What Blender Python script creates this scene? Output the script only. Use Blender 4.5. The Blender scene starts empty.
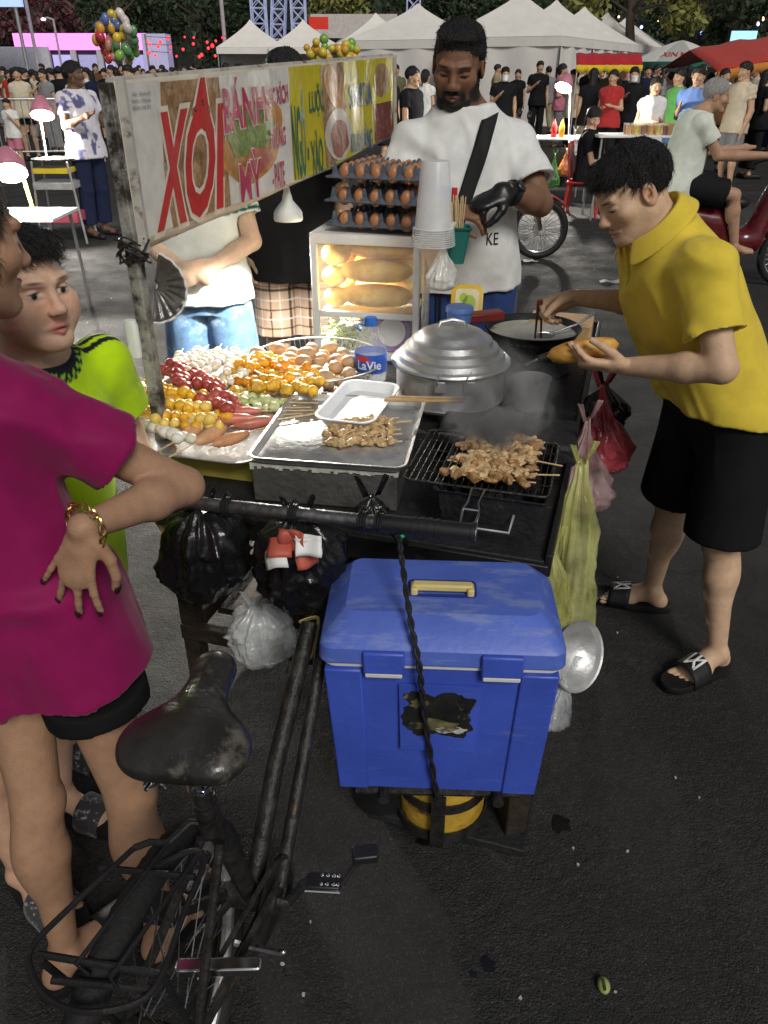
import bpy, bmesh, math, random
import numpy as np
from mathutils import Vector, Matrix
R=math.radians; PI=math.pi
SC=bpy.context.scene; COL=SC.collection
random.seed(7); rng=np.random.default_rng(7)
def V(*a): return np.array(a,float)
def nrm(a):
    a=np.asarray(a,float); return a/(np.linalg.norm(a)+1e-12)
# ---------------------------------------------------------------- camera geometry (for measuring where things stand)
CAMZ=1.6; PITCH=R(30); FPX=768.0
def ray(px,py):
    dx=(px-384)/FPX; dv=(512-py)/FPX; c,s=math.cos(PITCH),math.sin(PITCH)
    return V(dx,c+s*dv,-s+c*dv)
def at(px,py,Y=None,Z=None):
    d=ray(px,py)
    t=Y/d[1] if Y is not None else (Z-CAMZ)/d[2]
    return V(0,0,CAMZ)+d*t
# ---------------------------------------------------------------- numpy noise
def vnoise(P,seed=0):
    P=np.asarray(P,float); i=np.floor(P).astype(np.int64); f=P-i; f=f*f*(3-2*f)
    def h(a,b,c):
        n=(a*374761393+b*668265263+c*2147483647+seed*974711)&0xffffffff
        n=((n^(n>>13))*1274126177)&0xffffffff; n=(n^(n>>16))&0xffff
        return n/32767.5-1
    x,y,z=i[...,0],i[...,1],i[...,2]; r=0
    for a in (0,1):
        for b in (0,1):
            for c in (0,1):
                w=(f[...,0] if a else 1-f[...,0])*(f[...,1] if b else 1-f[...,1])*(f[...,2] if c else 1-f[...,2])
                r=r+w*h(x+a,y+b,z+c)
    return r
def fbm(P,o=3,seed=0):
    r=0;a=1
    for k in range(o): r=r+a*vnoise(np.asarray(P)*2**k,seed+k); a*=.5
    return r
# ---------------------------------------------------------------- materials
MATS={}
def mat(name,col=(.5,.5,.5),rough=.6,metal=0,var=.15,vs=8.,bump=0.,bs=60.,spec=.4,trans=0,alpha=1,emit=None,es=0,dirt=None,ds=5.,dt=.55,attr=False,dstr=None,wr=0,sheen=0,coat=0,ior=1.45,sss=0):
    m=bpy.data.materials.new(name); m.use_nodes=True; nt=m.node_tree; N=nt.nodes; L=nt.links
    b=N['Principled BSDF']; b.inputs['Roughness'].default_value=rough; b.inputs['Metallic'].default_value=metal
    b.inputs['Specular IOR Level'].default_value=spec; b.inputs['IOR'].default_value=ior
    if trans: b.inputs['Transmission Weight'].default_value=trans
    if alpha<1: b.inputs['Alpha'].default_value=alpha
    if sheen: b.inputs['Sheen Weight'].default_value=sheen
    if coat: b.inputs['Coat Weight'].default_value=coat
    if sss:
        b.inputs['Subsurface Weight'].default_value=sss; b.inputs['Subsurface Radius'].default_value=(.012,.005,.003); b.inputs['Subsurface Scale'].default_value=1
    tc=N.new('ShaderNodeTexCoord')
    n=N.new('ShaderNodeTexNoise'); n.inputs['Scale'].default_value=vs; n.inputs['Detail'].default_value=5; n.inputs['Roughness'].default_value=.6
    L.new(tc.outputs['Object'],n.inputs['Vector'])
    mr=N.new('ShaderNodeMapRange'); mr.inputs[1].default_value=.3; mr.inputs[2].default_value=.7; mr.inputs[3].default_value=1-var; mr.inputs[4].default_value=1+var
    L.new(n.outputs['Fac'],mr.inputs[0])
    mx=N.new('ShaderNodeMix'); mx.data_type='RGBA'; mx.blend_type='MULTIPLY'; mx.inputs['Factor'].default_value=1
    cb=N.new('ShaderNodeCombineColor')
    for k in range(3): L.new(mr.outputs[0],cb.inputs[k])
    if attr:
        at_=N.new('ShaderNodeAttribute'); at_.attribute_name='Col'; L.new(at_.outputs['Color'],mx.inputs['A'])
    else: mx.inputs['A'].default_value=(*col,1)
    L.new(cb.outputs[0],mx.inputs['B']); out=mx.outputs['Result']
    if dirt:
        n2=N.new('ShaderNodeTexNoise'); n2.inputs['Scale'].default_value=ds; n2.inputs['Detail'].default_value=8; n2.inputs['Roughness'].default_value=.7
        if dstr: mp2=N.new('ShaderNodeMapping'); mp2.inputs['Scale'].default_value=dstr; L.new(tc.outputs['Object'],mp2.inputs[0]); L.new(mp2.outputs[0],n2.inputs['Vector'])
        else: L.new(tc.outputs['Object'],n2.inputs['Vector'])
        m2=N.new('ShaderNodeMapRange'); m2.inputs[1].default_value=dt; m2.inputs[2].default_value=dt+.12; L.new(n2.outputs['Fac'],m2.inputs[0])
        mx2=N.new('ShaderNodeMix'); mx2.data_type='RGBA'; L.new(m2.outputs[0],mx2.inputs['Factor']); L.new(out,mx2.inputs['A']); mx2.inputs['B'].default_value=(*dirt,1); out=mx2.outputs['Result']
    L.new(out,b.inputs['Base Color'])
    mrr=N.new('ShaderNodeMapRange'); mrr.inputs[1].default_value=.3; mrr.inputs[2].default_value=.7; mrr.inputs[3].default_value=max(0.02,rough-.08); mrr.inputs[4].default_value=min(1,rough+.08)
    L.new(n.outputs['Fac'],mrr.inputs[0]); L.new(mrr.outputs[0],b.inputs['Roughness'])
    if bump:
        n3=N.new('ShaderNodeTexNoise'); n3.inputs['Scale'].default_value=bs; n3.inputs['Detail'].default_value=4; L.new(tc.outputs['Object'],n3.inputs['Vector'])
        bp=N.new('ShaderNodeBump'); bp.inputs['Strength'].default_value=bump; bp.inputs['Distance'].default_value=.01; L.new(n3.outputs['Fac'],bp.inputs['Height']); L.new(bp.outputs[0],b.inputs['Normal'])
        if wr:      # soft creases in cloth
            n4=N.new('ShaderNodeTexNoise'); n4.noise_type='RIDGED_MULTIFRACTAL'; n4.inputs['Scale'].default_value=4.5; n4.inputs['Detail'].default_value=2.5; n4.inputs['Distortion'].default_value=1.1; mp=N.new('ShaderNodeMapping'); mp.inputs['Scale'].default_value=(1,1,.6); L.new(tc.outputs['Object'],mp.inputs[0]); L.new(mp.outputs[0],n4.inputs['Vector'])
            b4=N.new('ShaderNodeBump'); b4.inputs['Strength'].default_value=wr; b4.inputs['Distance'].default_value=.012; L.new(n4.outputs[0],b4.inputs['Height']); L.new(bp.outputs[0],b4.inputs['Normal']); L.new(b4.outputs[0],b.inputs['Normal'])
    if emit:
        b.inputs['Emission Color'].default_value=(*emit,1); b.inputs['Emission Strength'].default_value=es
    MATS[name]=m; return m
def film(name,col,alpha=.35,rough=.2,bump=.6,bs=25.,spec=.8):
    """thin plastic film: see-through with a glossy crumpled skin"""
    m=mat(name,col,rough,var=.2,vs=10,bump=bump,bs=bs,spec=spec)
    nt=m.node_tree;N=nt.nodes;L=nt.links;b=N['Principled BSDF'];o=N['Material Output']
    tr=N.new('ShaderNodeBsdfTransparent'); tr.inputs[0].default_value=(*[min(1,.55+.6*c) for c in col],1); ms=N.new('ShaderNodeMixShader')
    tc=N.new('ShaderNodeTexCoord'); n=N.new('ShaderNodeTexNoise'); n.inputs['Scale'].default_value=bs*.7; n.inputs['Detail'].default_value=3; L.new(tc.outputs['Object'],n.inputs['Vector'])
    mr=N.new('ShaderNodeMapRange'); mr.inputs[1].default_value=.35; mr.inputs[2].default_value=.7; mr.inputs[3].default_value=max(0,alpha-.2); mr.inputs[4].default_value=min(1,alpha+.35); L.new(n.outputs['Fac'],mr.inputs[0])
    L.new(mr.outputs[0],ms.inputs[0]); L.new(tr.outputs[0],ms.inputs[1]); L.new(b.outputs[0],ms.inputs[2]); L.new(ms.outputs[0],o.inputs[0])
    return m
# ---------------------------------------------------------------- objects and tags
def tag(o,label=None,cat=None,group=None,kind=None):
    if label: o['label']=label
    if cat: o['category']=cat
    if group: o['group']=group
    if kind: o['kind']=kind
    return o
def thing(name,label,cat,loc=(0,0,0),rotz=0,group=None):
    o=bpy.data.objects.new(name,None); COL.objects.link(o); o.location=tuple(loc); o.rotation_euler=(0,0,rotz); o.empty_display_size=.05
    return tag(o,label,cat,group)
def copy_tree(o,parent=None):
    c=o.copy(); COL.objects.link(c)
    if parent is not None: c.parent=parent
    for ch in list(o.children): copy_tree(ch,c)
    return c
def link(me,name,m,parent=None,loc=None,rotz=0):
    o=bpy.data.objects.new(name,me); COL.objects.link(o)
    for x in (m if isinstance(m,(list,tuple)) else [m]): me.materials.append(x)
    if parent is not None: o.parent=parent
    if loc is not None: o.location=tuple(loc)
    if rotz: o.rotation_euler=(0,0,rotz)
    return o
def rotm(axis,ang): return np.array(Matrix.Rotation(ang,3,Vector(axis)))
def frame(z,xh=(1,0,0)):
    z=nrm(z); x=np.asarray(xh,float); x=x-z*x.dot(z)
    if np.linalg.norm(x)<1e-4: x=np.cross(z,V(0,1,.1)); 
    x=nrm(x); y=np.cross(z,x); return np.stack([x,y,z],1)
def rrect(w,d,r,n=4):
    r=min(r,w/2-1e-5,d/2-1e-5); P=[]
    for cx,cy,a0 in ((w/2-r,d/2-r,0),(-w/2+r,d/2-r,90),(-w/2+r,-d/2+r,180),(w/2-r,-d/2+r,270)):
        for k in range(n+1):
            a=R(a0+90*k/n); P.append((cx+r*math.cos(a),cy+r*math.sin(a)))
    return P
class MB:
    def __init__(s): s.v=[];s.f=[];s.m=[]
    def add(s,vs,fs,m=0,M=None,off=None):
        b=len(s.v)
        for p in vs:
            p=np.asarray(p,float)
            if M is not None: p=M@p
            if off is not None: p=p+np.asarray(off)
            s.v.append(tuple(p))
        for f in fs: s.f.append([b+i for i in f]); s.m.append(m)
        return s
    def box(s,c,sz,M=None,m=0):
        a,b,h=[x/2 for x in sz]
        vs=[(x,y,z) for z in (-h,h) for x,y in ((-a,-b),(a,-b),(a,b),(-a,b))]
        return s.add(vs,[(3,2,1,0),(4,5,6,7),(0,1,5,4),(1,2,6,5),(2,3,7,6),(3,0,4,7)],m,M,c)
    def loft(s,rings,m=0,cap0=True,cap1=True,closed=True,M=None,off=None):
        n=len(rings[0]); vs=[p for r in rings for p in r]; fs=[]
        for i in range(len(rings)-1):
            for j in range(n if closed else n-1):
                k=(j+1)%n; fs.append((i*n+j,i*n+k,(i+1)*n+k,(i+1)*n+j))
        if cap0: fs.append(tuple(reversed(range(n))))
        if cap1: fs.append(tuple((len(rings)-1)*n+j for j in range(n)))
        return s.add(vs,fs,m,M,off)
    def rr(s,st,n=4,m=0,cap0=True,cap1=True,M=None,off=None):
        """stack of rounded rectangles (w,d,r,z[,ox,oy])"""
        rings=[]
        for q in st:
            w,d,r,z=q[:4]; ox,oy=(q[4],q[5]) if len(q)>5 else (0,0)
            rings.append([(x+ox,y+oy,z) for x,y in rrect(w,d,r,n)])
        return s.loft(rings,m,cap0,cap1,True,M,off)
    def lathe(s,pr,n=24,m=0,M=None,off=None,cap0=False,cap1=False):
        rings=[[(r*math.cos(2*PI*j/n),r*math.sin(2*PI*j/n),z) for j in range(n)] for r,z in pr]
        return s.loft(rings,m,cap0,cap1,True,M,off)
    def tube(s,pts,r,n=8,m=0,caps=True,loop=False):
        P=[np.asarray(p,float) for p in pts]; K=len(P); rings=[]; x=None
        for i in range(K):
            a=P[(i-1)%K] if (loop or i>0) else P[i]; b=P[(i+1)%K] if (loop or i<K-1) else P[i]
            t=nrm(b-a)
            if x is None: F=frame(t,(1,0,0) if abs(t[0])<.9 else (0,1,0)); x=F[:,0]
            x=nrm(x-t*x.dot(t)); y=np.cross(t,x); rr=r[i] if hasattr(r,'__len__') else r
            rings.append([P[i]+rr*(math.cos(2*PI*j/n)*x+math.sin(2*PI*j/n)*y) for j in range(n)])
        if loop: rings.append(rings[0])
        return s.loft(rings,m,caps and not loop,caps and not loop)
    def ball(s,c,r,n=12,m=0,M=None):
        r=(r,r,r) if not hasattr(r,'__len__') else r; rings=[]
        k=max(4,n//2)
        for i in range(k+1):
            a=-PI/2+PI*i/k; a=max(-PI/2+.05,min(PI/2-.05,a))
            rings.append([(r[0]*math.cos(a)*math.cos(2*PI*j/n),r[1]*math.cos(a)*math.sin(2*PI*j/n),r[2]*math.sin(a)) for j in range(n)])
        return s.loft(rings,m,True,True,True,M,c)
    def surf(s,fn,nu,nv,closed=False,m=0,thick=0):
        rings=[[fn(i/nu,j/nv) for j in range(nv+(0 if closed else 1))] for i in range(nu+1)]
        return s.loft(rings,m,False,False,closed)
    def poly(s,P,z0,z1,m=0,M=None,off=None):
        return s.loft([[(x,y,z0) for x,y in P],[(x,y,z1) for x,y in P]],m,True,True,True,M,off)
    def mesh(s,name,smooth=True,ang=40):
        me=bpy.data.meshes.new(name); me.from_pydata(s.v,[],s.f)
        me.polygons.foreach_set('material_index',s.m)
        if smooth: me.polygons.foreach_set('use_smooth',[True]*len(s.f)); me.update(); me.set_sharp_from_angle(angle=R(ang))
        me.update(); return me
    def build(s,name,m,parent=None,loc=None,rotz=0,smooth=True,ang=40,bevel=0,solid=0,sub=0):
        o=link(s.mesh(name,smooth,ang),name,m,parent,loc,rotz)
        if solid:
            q=o.modifiers.new('s','SOLIDIFY'); q.thickness=solid; q.offset=0
        if bevel:
            q=o.modifiers.new('b','BEVEL'); q.width=bevel; q.segments=2; q.limit_method='ANGLE'; q.angle_limit=R(35); q.harden_normals=False
        if sub:
            q=o.modifiers.new('u','SUBSURF'); q.levels=sub; q.render_levels=sub
        return o
def text_mesh(txt,offset=0.0):
    """lettering as a flat mesh, normalised to the unit square"""
    cu=bpy.data.curves.new('txt','FONT'); cu.body=txt; cu.resolution_u=3; cu.offset=offset; cu.fill_mode='FRONT'
    o=bpy.data.objects.new('txt',cu); COL.objects.link(o)
    dg=bpy.context.evaluated_depsgraph_get(); dg.update()
    me=bpy.data.meshes.new_from_object(o.evaluated_get(dg)); bpy.data.objects.remove(o); bpy.data.curves.remove(cu)
    v=[x.co.copy() for x in me.vertices]; f=[list(p.vertices) for p in me.polygons]; bpy.data.meshes.remove(me)
    return v,f
def text_mb(mb,txt,fn,m=0,offset=0.,base=None,cut=12,bold=.0):
    """writes txt with fn(u,v)->point, u,v over the lettering's own box"""
    v,f=text_mesh(txt,offset+bold); b=base
    if b is None: b=(min(p.x for p in v),max(p.x for p in v),min(p.y for p in v),max(p.y for p in v))
    bm=bmesh.new(); vs=[bm.verts.new(((p.x-b[0])/(b[1]-b[0]),(p.y-b[2])/(b[3]-b[2]),0)) for p in v]
    for q in f:
        try: bm.faces.new([vs[i] for i in q])
        except Exception: pass
    for k in range(1,cut):
        bmesh.ops.bisect_plane(bm,geom=bm.verts[:]+bm.edges[:]+bm.faces[:],plane_co=(k/cut,0,0),plane_no=(1,0,0),dist=1e-6)
    bm.verts.ensure_lookup_table(); bm.verts.index_update()
    mb.add([fn(p.co.x,p.co.y) for p in bm.verts],[[q.index for q in F.verts] for F in bm.faces],m); bm.free(); return b
# ---------------------------------------------------------------- distance-field modelling (bodies and clothes)
def capsule(a,b,ra,rb=None,flat=None):
    a=np.asarray(a,float); b=np.asarray(b,float); rb=ra if rb is None else rb; ba=b-a; L2=max(ba.dot(ba),1e-9); r=max(ra,rb)
    def fn(X,Y,Z):
        px,py,pz=X-a[0],Y-a[1],Z-a[2]
        t=np.clip((px*ba[0]+py*ba[1]+pz*ba[2])/L2,0,1)
        qx,qy,qz=px-t*ba[0],py-t*ba[1],pz-t*ba[2]
        d2=qx*qx+qy*qy+qz*qz
        if flat is not None:
            n,k=flat; c=qx*n[0]+qy*n[1]+qz*n[2]; d2=d2+c*c*(k*k-1)
        return np.sqrt(d2)-(ra+(rb-ra)*t)
    return (np.minimum(a,b)-r,np.maximum(a,b)+r,fn)
def ellips(c,r,M=None):
    c=np.asarray(c,float); r=np.asarray(r if hasattr(r,'__len__') else (r,r,r),float); M=np.eye(3) if M is None else M
    ext=np.sqrt(((M*r)**2).sum(1))
    def fn(X,Y,Z):
        p=(X-c[0],Y-c[1],Z-c[2]); k0=0;k1=0
        for i in range(3):
            q=p[0]*M[0,i]+p[1]*M[1,i]+p[2]*M[2,i]; k0=k0+(q/r[i])**2; k1=k1+(q/r[i]**2)**2
        k0=np.sqrt(k0); k1=np.sqrt(k1)+1e-9
        return k0*(k0-1)/k1
    return (c-ext,c+ext,fn)
def tubeloft(st,right,e=2.0):
    """elliptic tube through stations (pos,rx,ry); right = direction of rx; e = superellipse power"""
    P=np.array([q[0] for q in st],float); ax=nrm(P[-1]-P[0]); right=nrm(np.asarray(right)-ax*np.dot(right,ax)); fw=np.cross(ax,right)
    s=(P-P[0])@ax; rx=np.array([q[1] for q in st]); ry=np.array([q[2] for q in st]); cx=(P-P[0])@right; cy=(P-P[0])@fw
    m=max(rx.max(),ry.max()); o=P[0]
    fs=np.linspace(s[0],s[-1],64)
    def sm(a):
        v=np.interp(fs,s,a); k=np.ones(7)/7; return np.convolve(np.pad(v,3,'edge'),k,'valid')
    RX,RY,CX,CY=sm(rx),sm(ry),sm(cx),sm(cy)
    def fn(X,Y,Z):
        px,py,pz=X-o[0],Y-o[1],Z-o[2]
        t=px*ax[0]+py*ax[1]+pz*ax[2]; x=px*right[0]+py*right[1]+pz*right[2]; y=px*fw[0]+py*fw[1]+pz*fw[2]
        a=np.interp(t,fs,RX); b=np.interp(t,fs,RY); x=x-np.interp(t,fs,CX); y=y-np.interp(t,fs,CY)
        q=(np.abs(x/a)**e+np.abs(y/b)**e)**(1/e)
        d=(q-1)*np.minimum(a,b)
        return np.maximum(d,np.maximum(s[0]-t,t-s[-1]))
    return (P.min(0)-m,P.max(0)+m,fn)
def clip(prim,p,n):
    """keeps the side of the plane the normal points away from"""
    lo,hi,f=prim; p=np.asarray(p,float); n=nrm(n)
    return (lo,hi,lambda X,Y,Z: np.maximum(f(X,Y,Z),(X-p[0])*n[0]+(Y-p[1])*n[1]+(Z-p[2])*n[2]))
def nets(d,lo,h):
    s=d<0; n=d.shape; c=np.zeros((n[0]-1,n[1]-1,n[2]-1),np.int8)
    for a in (0,1):
        for b in (0,1):
            for e in (0,1): c+=s[a:n[0]-1+a,b:n[1]-1+b,e:n[2]-1+e]
    ids=np.argwhere((c>0)&(c<8)); idx=np.full(c.shape,-1,np.int64); idx[tuple(ids.T)]=np.arange(len(ids))
    pos=np.zeros((len(ids),3)); cnt=np.zeros(len(ids)); cor=[(a,b,e) for a in (0,1) for b in (0,1) for e in (0,1)]
    val={q:d[ids[:,0]+q[0],ids[:,1]+q[1],ids[:,2]+q[2]].astype(float) for q in cor}
    for q in cor:
        for k in range(3):
            if q[k]==0:
                r=tuple(1 if i==k else q[i] for i in range(3)); da,db=val[q],val[r]; cr=(da<0)!=(db<0)
                t=np.where(cr,da/np.where(cr,da-db,1),0)
                p=np.tile(np.array(q,float),(len(ids),1)); p[:,k]=t; pos+=p*cr[:,None]; cnt+=cr
    v=lo+h*(ids+pos/cnt[:,None]); F=[]
    for k in range(3):
        sl0=[slice(None)]*3; sl1=[slice(None)]*3; sl0[k]=slice(0,-1); sl1[k]=slice(1,None)
        a=s[tuple(sl0)]; b=s[tuple(sl1)]; e=np.argwhere(a!=b); i,j=(k+1)%3,(k+2)%3
        e=e[(e[:,i]>0)&(e[:,j]>0)&(e[:,i]<n[i]-1)&(e[:,j]<n[j]-1)]; ins=a[tuple(e.T)]
        def cell(di,dj):
            q=e.copy(); q[:,i]-=di; q[:,j]-=dj; return idx[tuple(q.T)]
        f=np.stack([cell(1,1),cell(0,1),cell(0,0),cell(1,0)],1); f[~ins]=f[~ins][:,::-1]; F.append(f)
    return v,np.concatenate(F)
class SDF:
    def __init__(s): s.ops=[]
    def u(s,p,k=0.): s.ops.append((p,k,1)); return s
    def sub(s,p,k=0.): s.ops.append((p,k,-1)); return s
    def field(s,h,lo=None,hi=None):
        if lo is None:
            lo=np.min([p[0] for p,k,o in s.ops if o>0],0)-3*h; hi=np.max([p[1] for p,k,o in s.ops if o>0],0)+3*h
        n=np.ceil((hi-lo)/h).astype(int)+1; ax=[lo[i]+h*np.arange(n[i]) for i in range(3)]; D=np.full(n,.5,np.float32)
        for p,k,o in s.ops:
            m=k+2.5*h; sl=[]
            for i in range(3):
                a=int(np.searchsorted(ax[i],p[0][i]-m)); b=int(np.searchsorted(ax[i],p[1][i]+m)); sl.append(slice(a,b))
            if any(q.stop<=q.start for q in sl): continue
            X=ax[0][sl[0]][:,None,None].astype(np.float32); Y=ax[1][sl[1]][None,:,None].astype(np.float32); Z=ax[2][sl[2]][None,None,:].astype(np.float32)
            v=p[2](X,Y,Z); S=tuple(sl); a=D[S]
            if o>0:
                if k:
                    q=np.clip(.5+.5*(a-v)/k,0,1); D[S]=a+(v-a)*q-k*q*(1-q)
                else: D[S]=np.minimum(a,v)
            else:
                v=-v
                if k:
                    q=np.clip(.5-.5*(a-v)/k,0,1); D[S]=a+(v-a)*q+k*q*(1-q)
                else: D[S]=np.maximum(a,v)
        return D,lo,n
    def mesh(s,h,fine=None):
        D,lo,n=s.field(h); v,f=nets(D,lo,h)
        if fine:
            for flo,fhi,fh in fine:     # a finer piece of the same surface (the head)
                flo=np.asarray(flo);fhi=np.asarray(fhi)
                D2,l2,_=s.field(fh,flo-3*fh,fhi+3*fh); v2,f2=nets(D2,l2,fh)
                ins=np.all((v>flo+h)&(v<fhi-h),1); f=f[~ins[f].all(1)]
                in2=np.all((v2>flo)&(v2<fhi),1); f2=f2[in2[f2].all(1)]
                f=np.concatenate([f,f2+len(v)]); v=np.concatenate([v,v2])
            use=np.zeros(len(v),bool); use[f.ravel()]=True; mp=np.cumsum(use)-1; v=v[use]; f=mp[f]
        return v,f
def to_mesh(name,v,f,off=(0,0,0),disp=None,col=None):
    me=bpy.data.meshes.new(name); v=np.asarray(v)
    me.vertices.add(len(v)); me.vertices.foreach_set('co',(v-np.asarray(off)).astype(np.float32).ravel())
    me.loops.add(len(f)*4); me.loops.foreach_set('vertex_index',f.astype(np.int32).ravel())
    me.polygons.add(len(f)); me.polygons.foreach_set('loop_start',np.arange(0,len(f)*4,4,dtype=np.int32))
    me.polygons.foreach_set('use_smooth',np.ones(len(f),bool)); me.update(calc_edges=True); me.validate()
    if disp is not None:
        nn=np.zeros(len(v)*3,np.float32); me.vertex_normals.foreach_get('vector',nn); nn=nn.reshape(-1,3)
        dd=disp(v,nn); co=v-np.asarray(off)+nn*dd[:,None]; me.vertices.foreach_set('co',co.astype(np.float32).ravel()); me.update()
    if col is not None:
        a=me.attributes.new('Col','FLOAT_COLOR','POINT'); c=np.ones((len(v),4),np.float32); c[:,:3]=col; a.data.foreach_set('color',c.ravel())
    return me
LAMP_W=105; LAMP_L=260; LAMP_M=230; LAMP_R=300
# ================================================================ PEOPLE
def head_frame(c,fwd,up=(0,0,1),s=1.):
    f=nrm(fwd); u=np.asarray(up,float); u=nrm(u-f*u.dot(f)); r=np.cross(f,u)
    return dict(c=np.asarray(c,float),M=np.stack([r,f,u],1),s=s)   # columns: right, forward, up
def hp(H,p): return H['c']+H['M']@(np.asarray(p,float)*H['s'])
def head_ops(S,H,detail=True,female=False,nose=1.,wide=1.):
    s=H['s'];M=H['M']
    def E(c,r,k=.01,op='u'):
        p=ellips(hp(H,c),np.asarray(r,float)*s,M); (S.u if op=='u' else S.sub)(p,k*s)
    def C(a,b,ra,rb,k=.008): S.u(capsule(hp(H,a),hp(H,b),ra*s,rb*s),k*s)
    E((0,-.014,.034),(.074*wide,.094,.083),0)
    E((0,.026,-.03),(.060*wide,.064,.086),.03)
    for q in (-1,1):
        C((q*.050*wide,.0,-.052),(q*.02,.062,-.094),.021,.017,.025)
        E((q*.042*wide,.056,-.024),(.026,.026,.024),.02)
    E((0,.074,-.097),(.021,.018,.016),.02)
    if detail:
        for q in (-1,1):
            C((q*.043,.076,.02),(q*.012,.087,.017),.010,.010,.012)
            E((q*.031,.096,-.003),(.0165,.017,.0105),.012,'s')
            E((q*.0315,.0715,-.003),(.0155,.0145,.0135),.003)
            C((q*.0455,.074,-.0035),(q*.018,.082,-.0065),.0042,.0038,.004)     # upper lid
            E((q*.0115*nose,.0955,-.0375),(.0088,.0105,.008),.006)
            E((q*.077*wide,-.006,-.008),(.009,.019,.031),.006)
            E((q*.083*wide,.000,-.006),(.0055,.010,.017),.004,'s')
            C((q*.024,.078,-.067),(q*.004,.0925,-.0645),.0042,.0052,.004)
            C((q*.021,.079,-.0705),(0,.0905,-.0755),.0042,.0060,.004)
        C((0,.084,.014),(0,.101,-.028),.0075,.0095*nose,.012)
        E((0,.103,-.034),(.0125*nose,.0125,.0105),.007)
        E((0,.0975,-.0693),(.02,.006,.0022),.002,'s')
    else:
        C((0,.084,.012),(0,.103,-.034),.008,.012,.012)
        for q in (-1,1): E((q*.077,-.006,-.008),(.01,.02,.032),.006)
def head_paint(H,skin,eyes='open',brow=(.03,.022,.018),lip=(.42,.16,.13),gaze=0.,beard=None,brow_w=1.):
    L=[]
    P=lambda c,r,col,soft=.35,rot=0,a=1.: L.append((H,np.array(c),np.array(r),np.array(col),soft,rot,a))
    sk=np.array(skin)
    P((0,.09,-.03),(.03,.03,.024),sk*V(1.1,.9,.86),.8,0,.6)
    for q in (-1,1): P((q*.042,.07,-.03),(.024,.03,.02),sk*V(1.08,.9,.86),.9,0,.55); P((q*.083,0,-.006),(.012,.02,.03),sk*V(1.05,.82,.76),.5,0,.7)
    P((0,.094,-.066),(.024,.022,.0075),lip,.4); P((0,.094,-.0755),(.02,.02,.0065),np.array(lip)*1.12,.4); P((0,.094,-.0697),(.023,.022,.0016),np.array(lip)*.35,.5)
    for q in (-1,1):
        P((q*.009,.1,-.0445),(.005,.012,.003),sk*.3,.5)
        P((q*.030,.08,.0185),(.0185*brow_w,.03,.0036*brow_w),brow,.45,q*.07,.9)
        if eyes=='open':
            P((q*.0315,.09,-.0045),(.0125,.02,.0056),(.62,.58,.54),.25); P((q*.0315+gaze,.09,-.004),(.0062,.02,.0062),(.018,.012,.01),.25)
            P((q*.0315,.09,.0008),(.0145,.02,.0019),(.02,.015,.012),.35,q*-.1)
        elif eyes=='down':
            P((q*.0315,.09,-.0085),(.0125,.02,.003),(.05,.035,.03),.3); P((q*.0315,.09,-.0062),(.0145,.02,.0018),(.015,.012,.01),.35,q*.06); P((q*.0315,.09,.004),(.012,.02,.0012),sk*.5,.5)
    if beard is not None:
        for q in (-1,1): P((q*.058,.022,-.058),(.030,.042,.052),beard,.25)
        P((0,.062,-.098),(.052,.06,.033),beard,.25); P((0,.097,-.054),(.026,.018,.0065),beard,.4); 
        for q in (-1,1): P((q*.032,.082,-.072),(.010,.03,.026),beard,.45)
        P((0,.094,-.067),(.020,.022,.0065),lip,.4); P((0,.094,-.0755),(.017,.02,.0055),np.array(lip)*1.12,.4); P((0,.094,-.0697),(.020,.022,.0016),np.array(lip)*.3,.5)
    return L
def paint(v,base,L):
    c=np.tile(np.asarray(base,float),(len(v),1))
    for H,p,r,col,soft,rot,al in L:
        q=((v-H['c'])@H['M'])/H['s']-p
        m=np.abs(q).max(1)<.13
        if not m.any(): continue
        qq=q[m]; ca,sa=math.cos(rot),math.sin(rot); x=qq[:,0]*ca+qq[:,2]*sa; z=-qq[:,0]*sa+qq[:,2]*ca
        d=np.sqrt((x/r[0])**2+(qq[:,1]/r[1])**2+(z/r[2])**2); w=np.clip((1+soft-d)/(2*soft),0,1)*al
        c[m]=c[m]*(1-w[:,None])+col*w[:,None]
    return c
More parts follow.
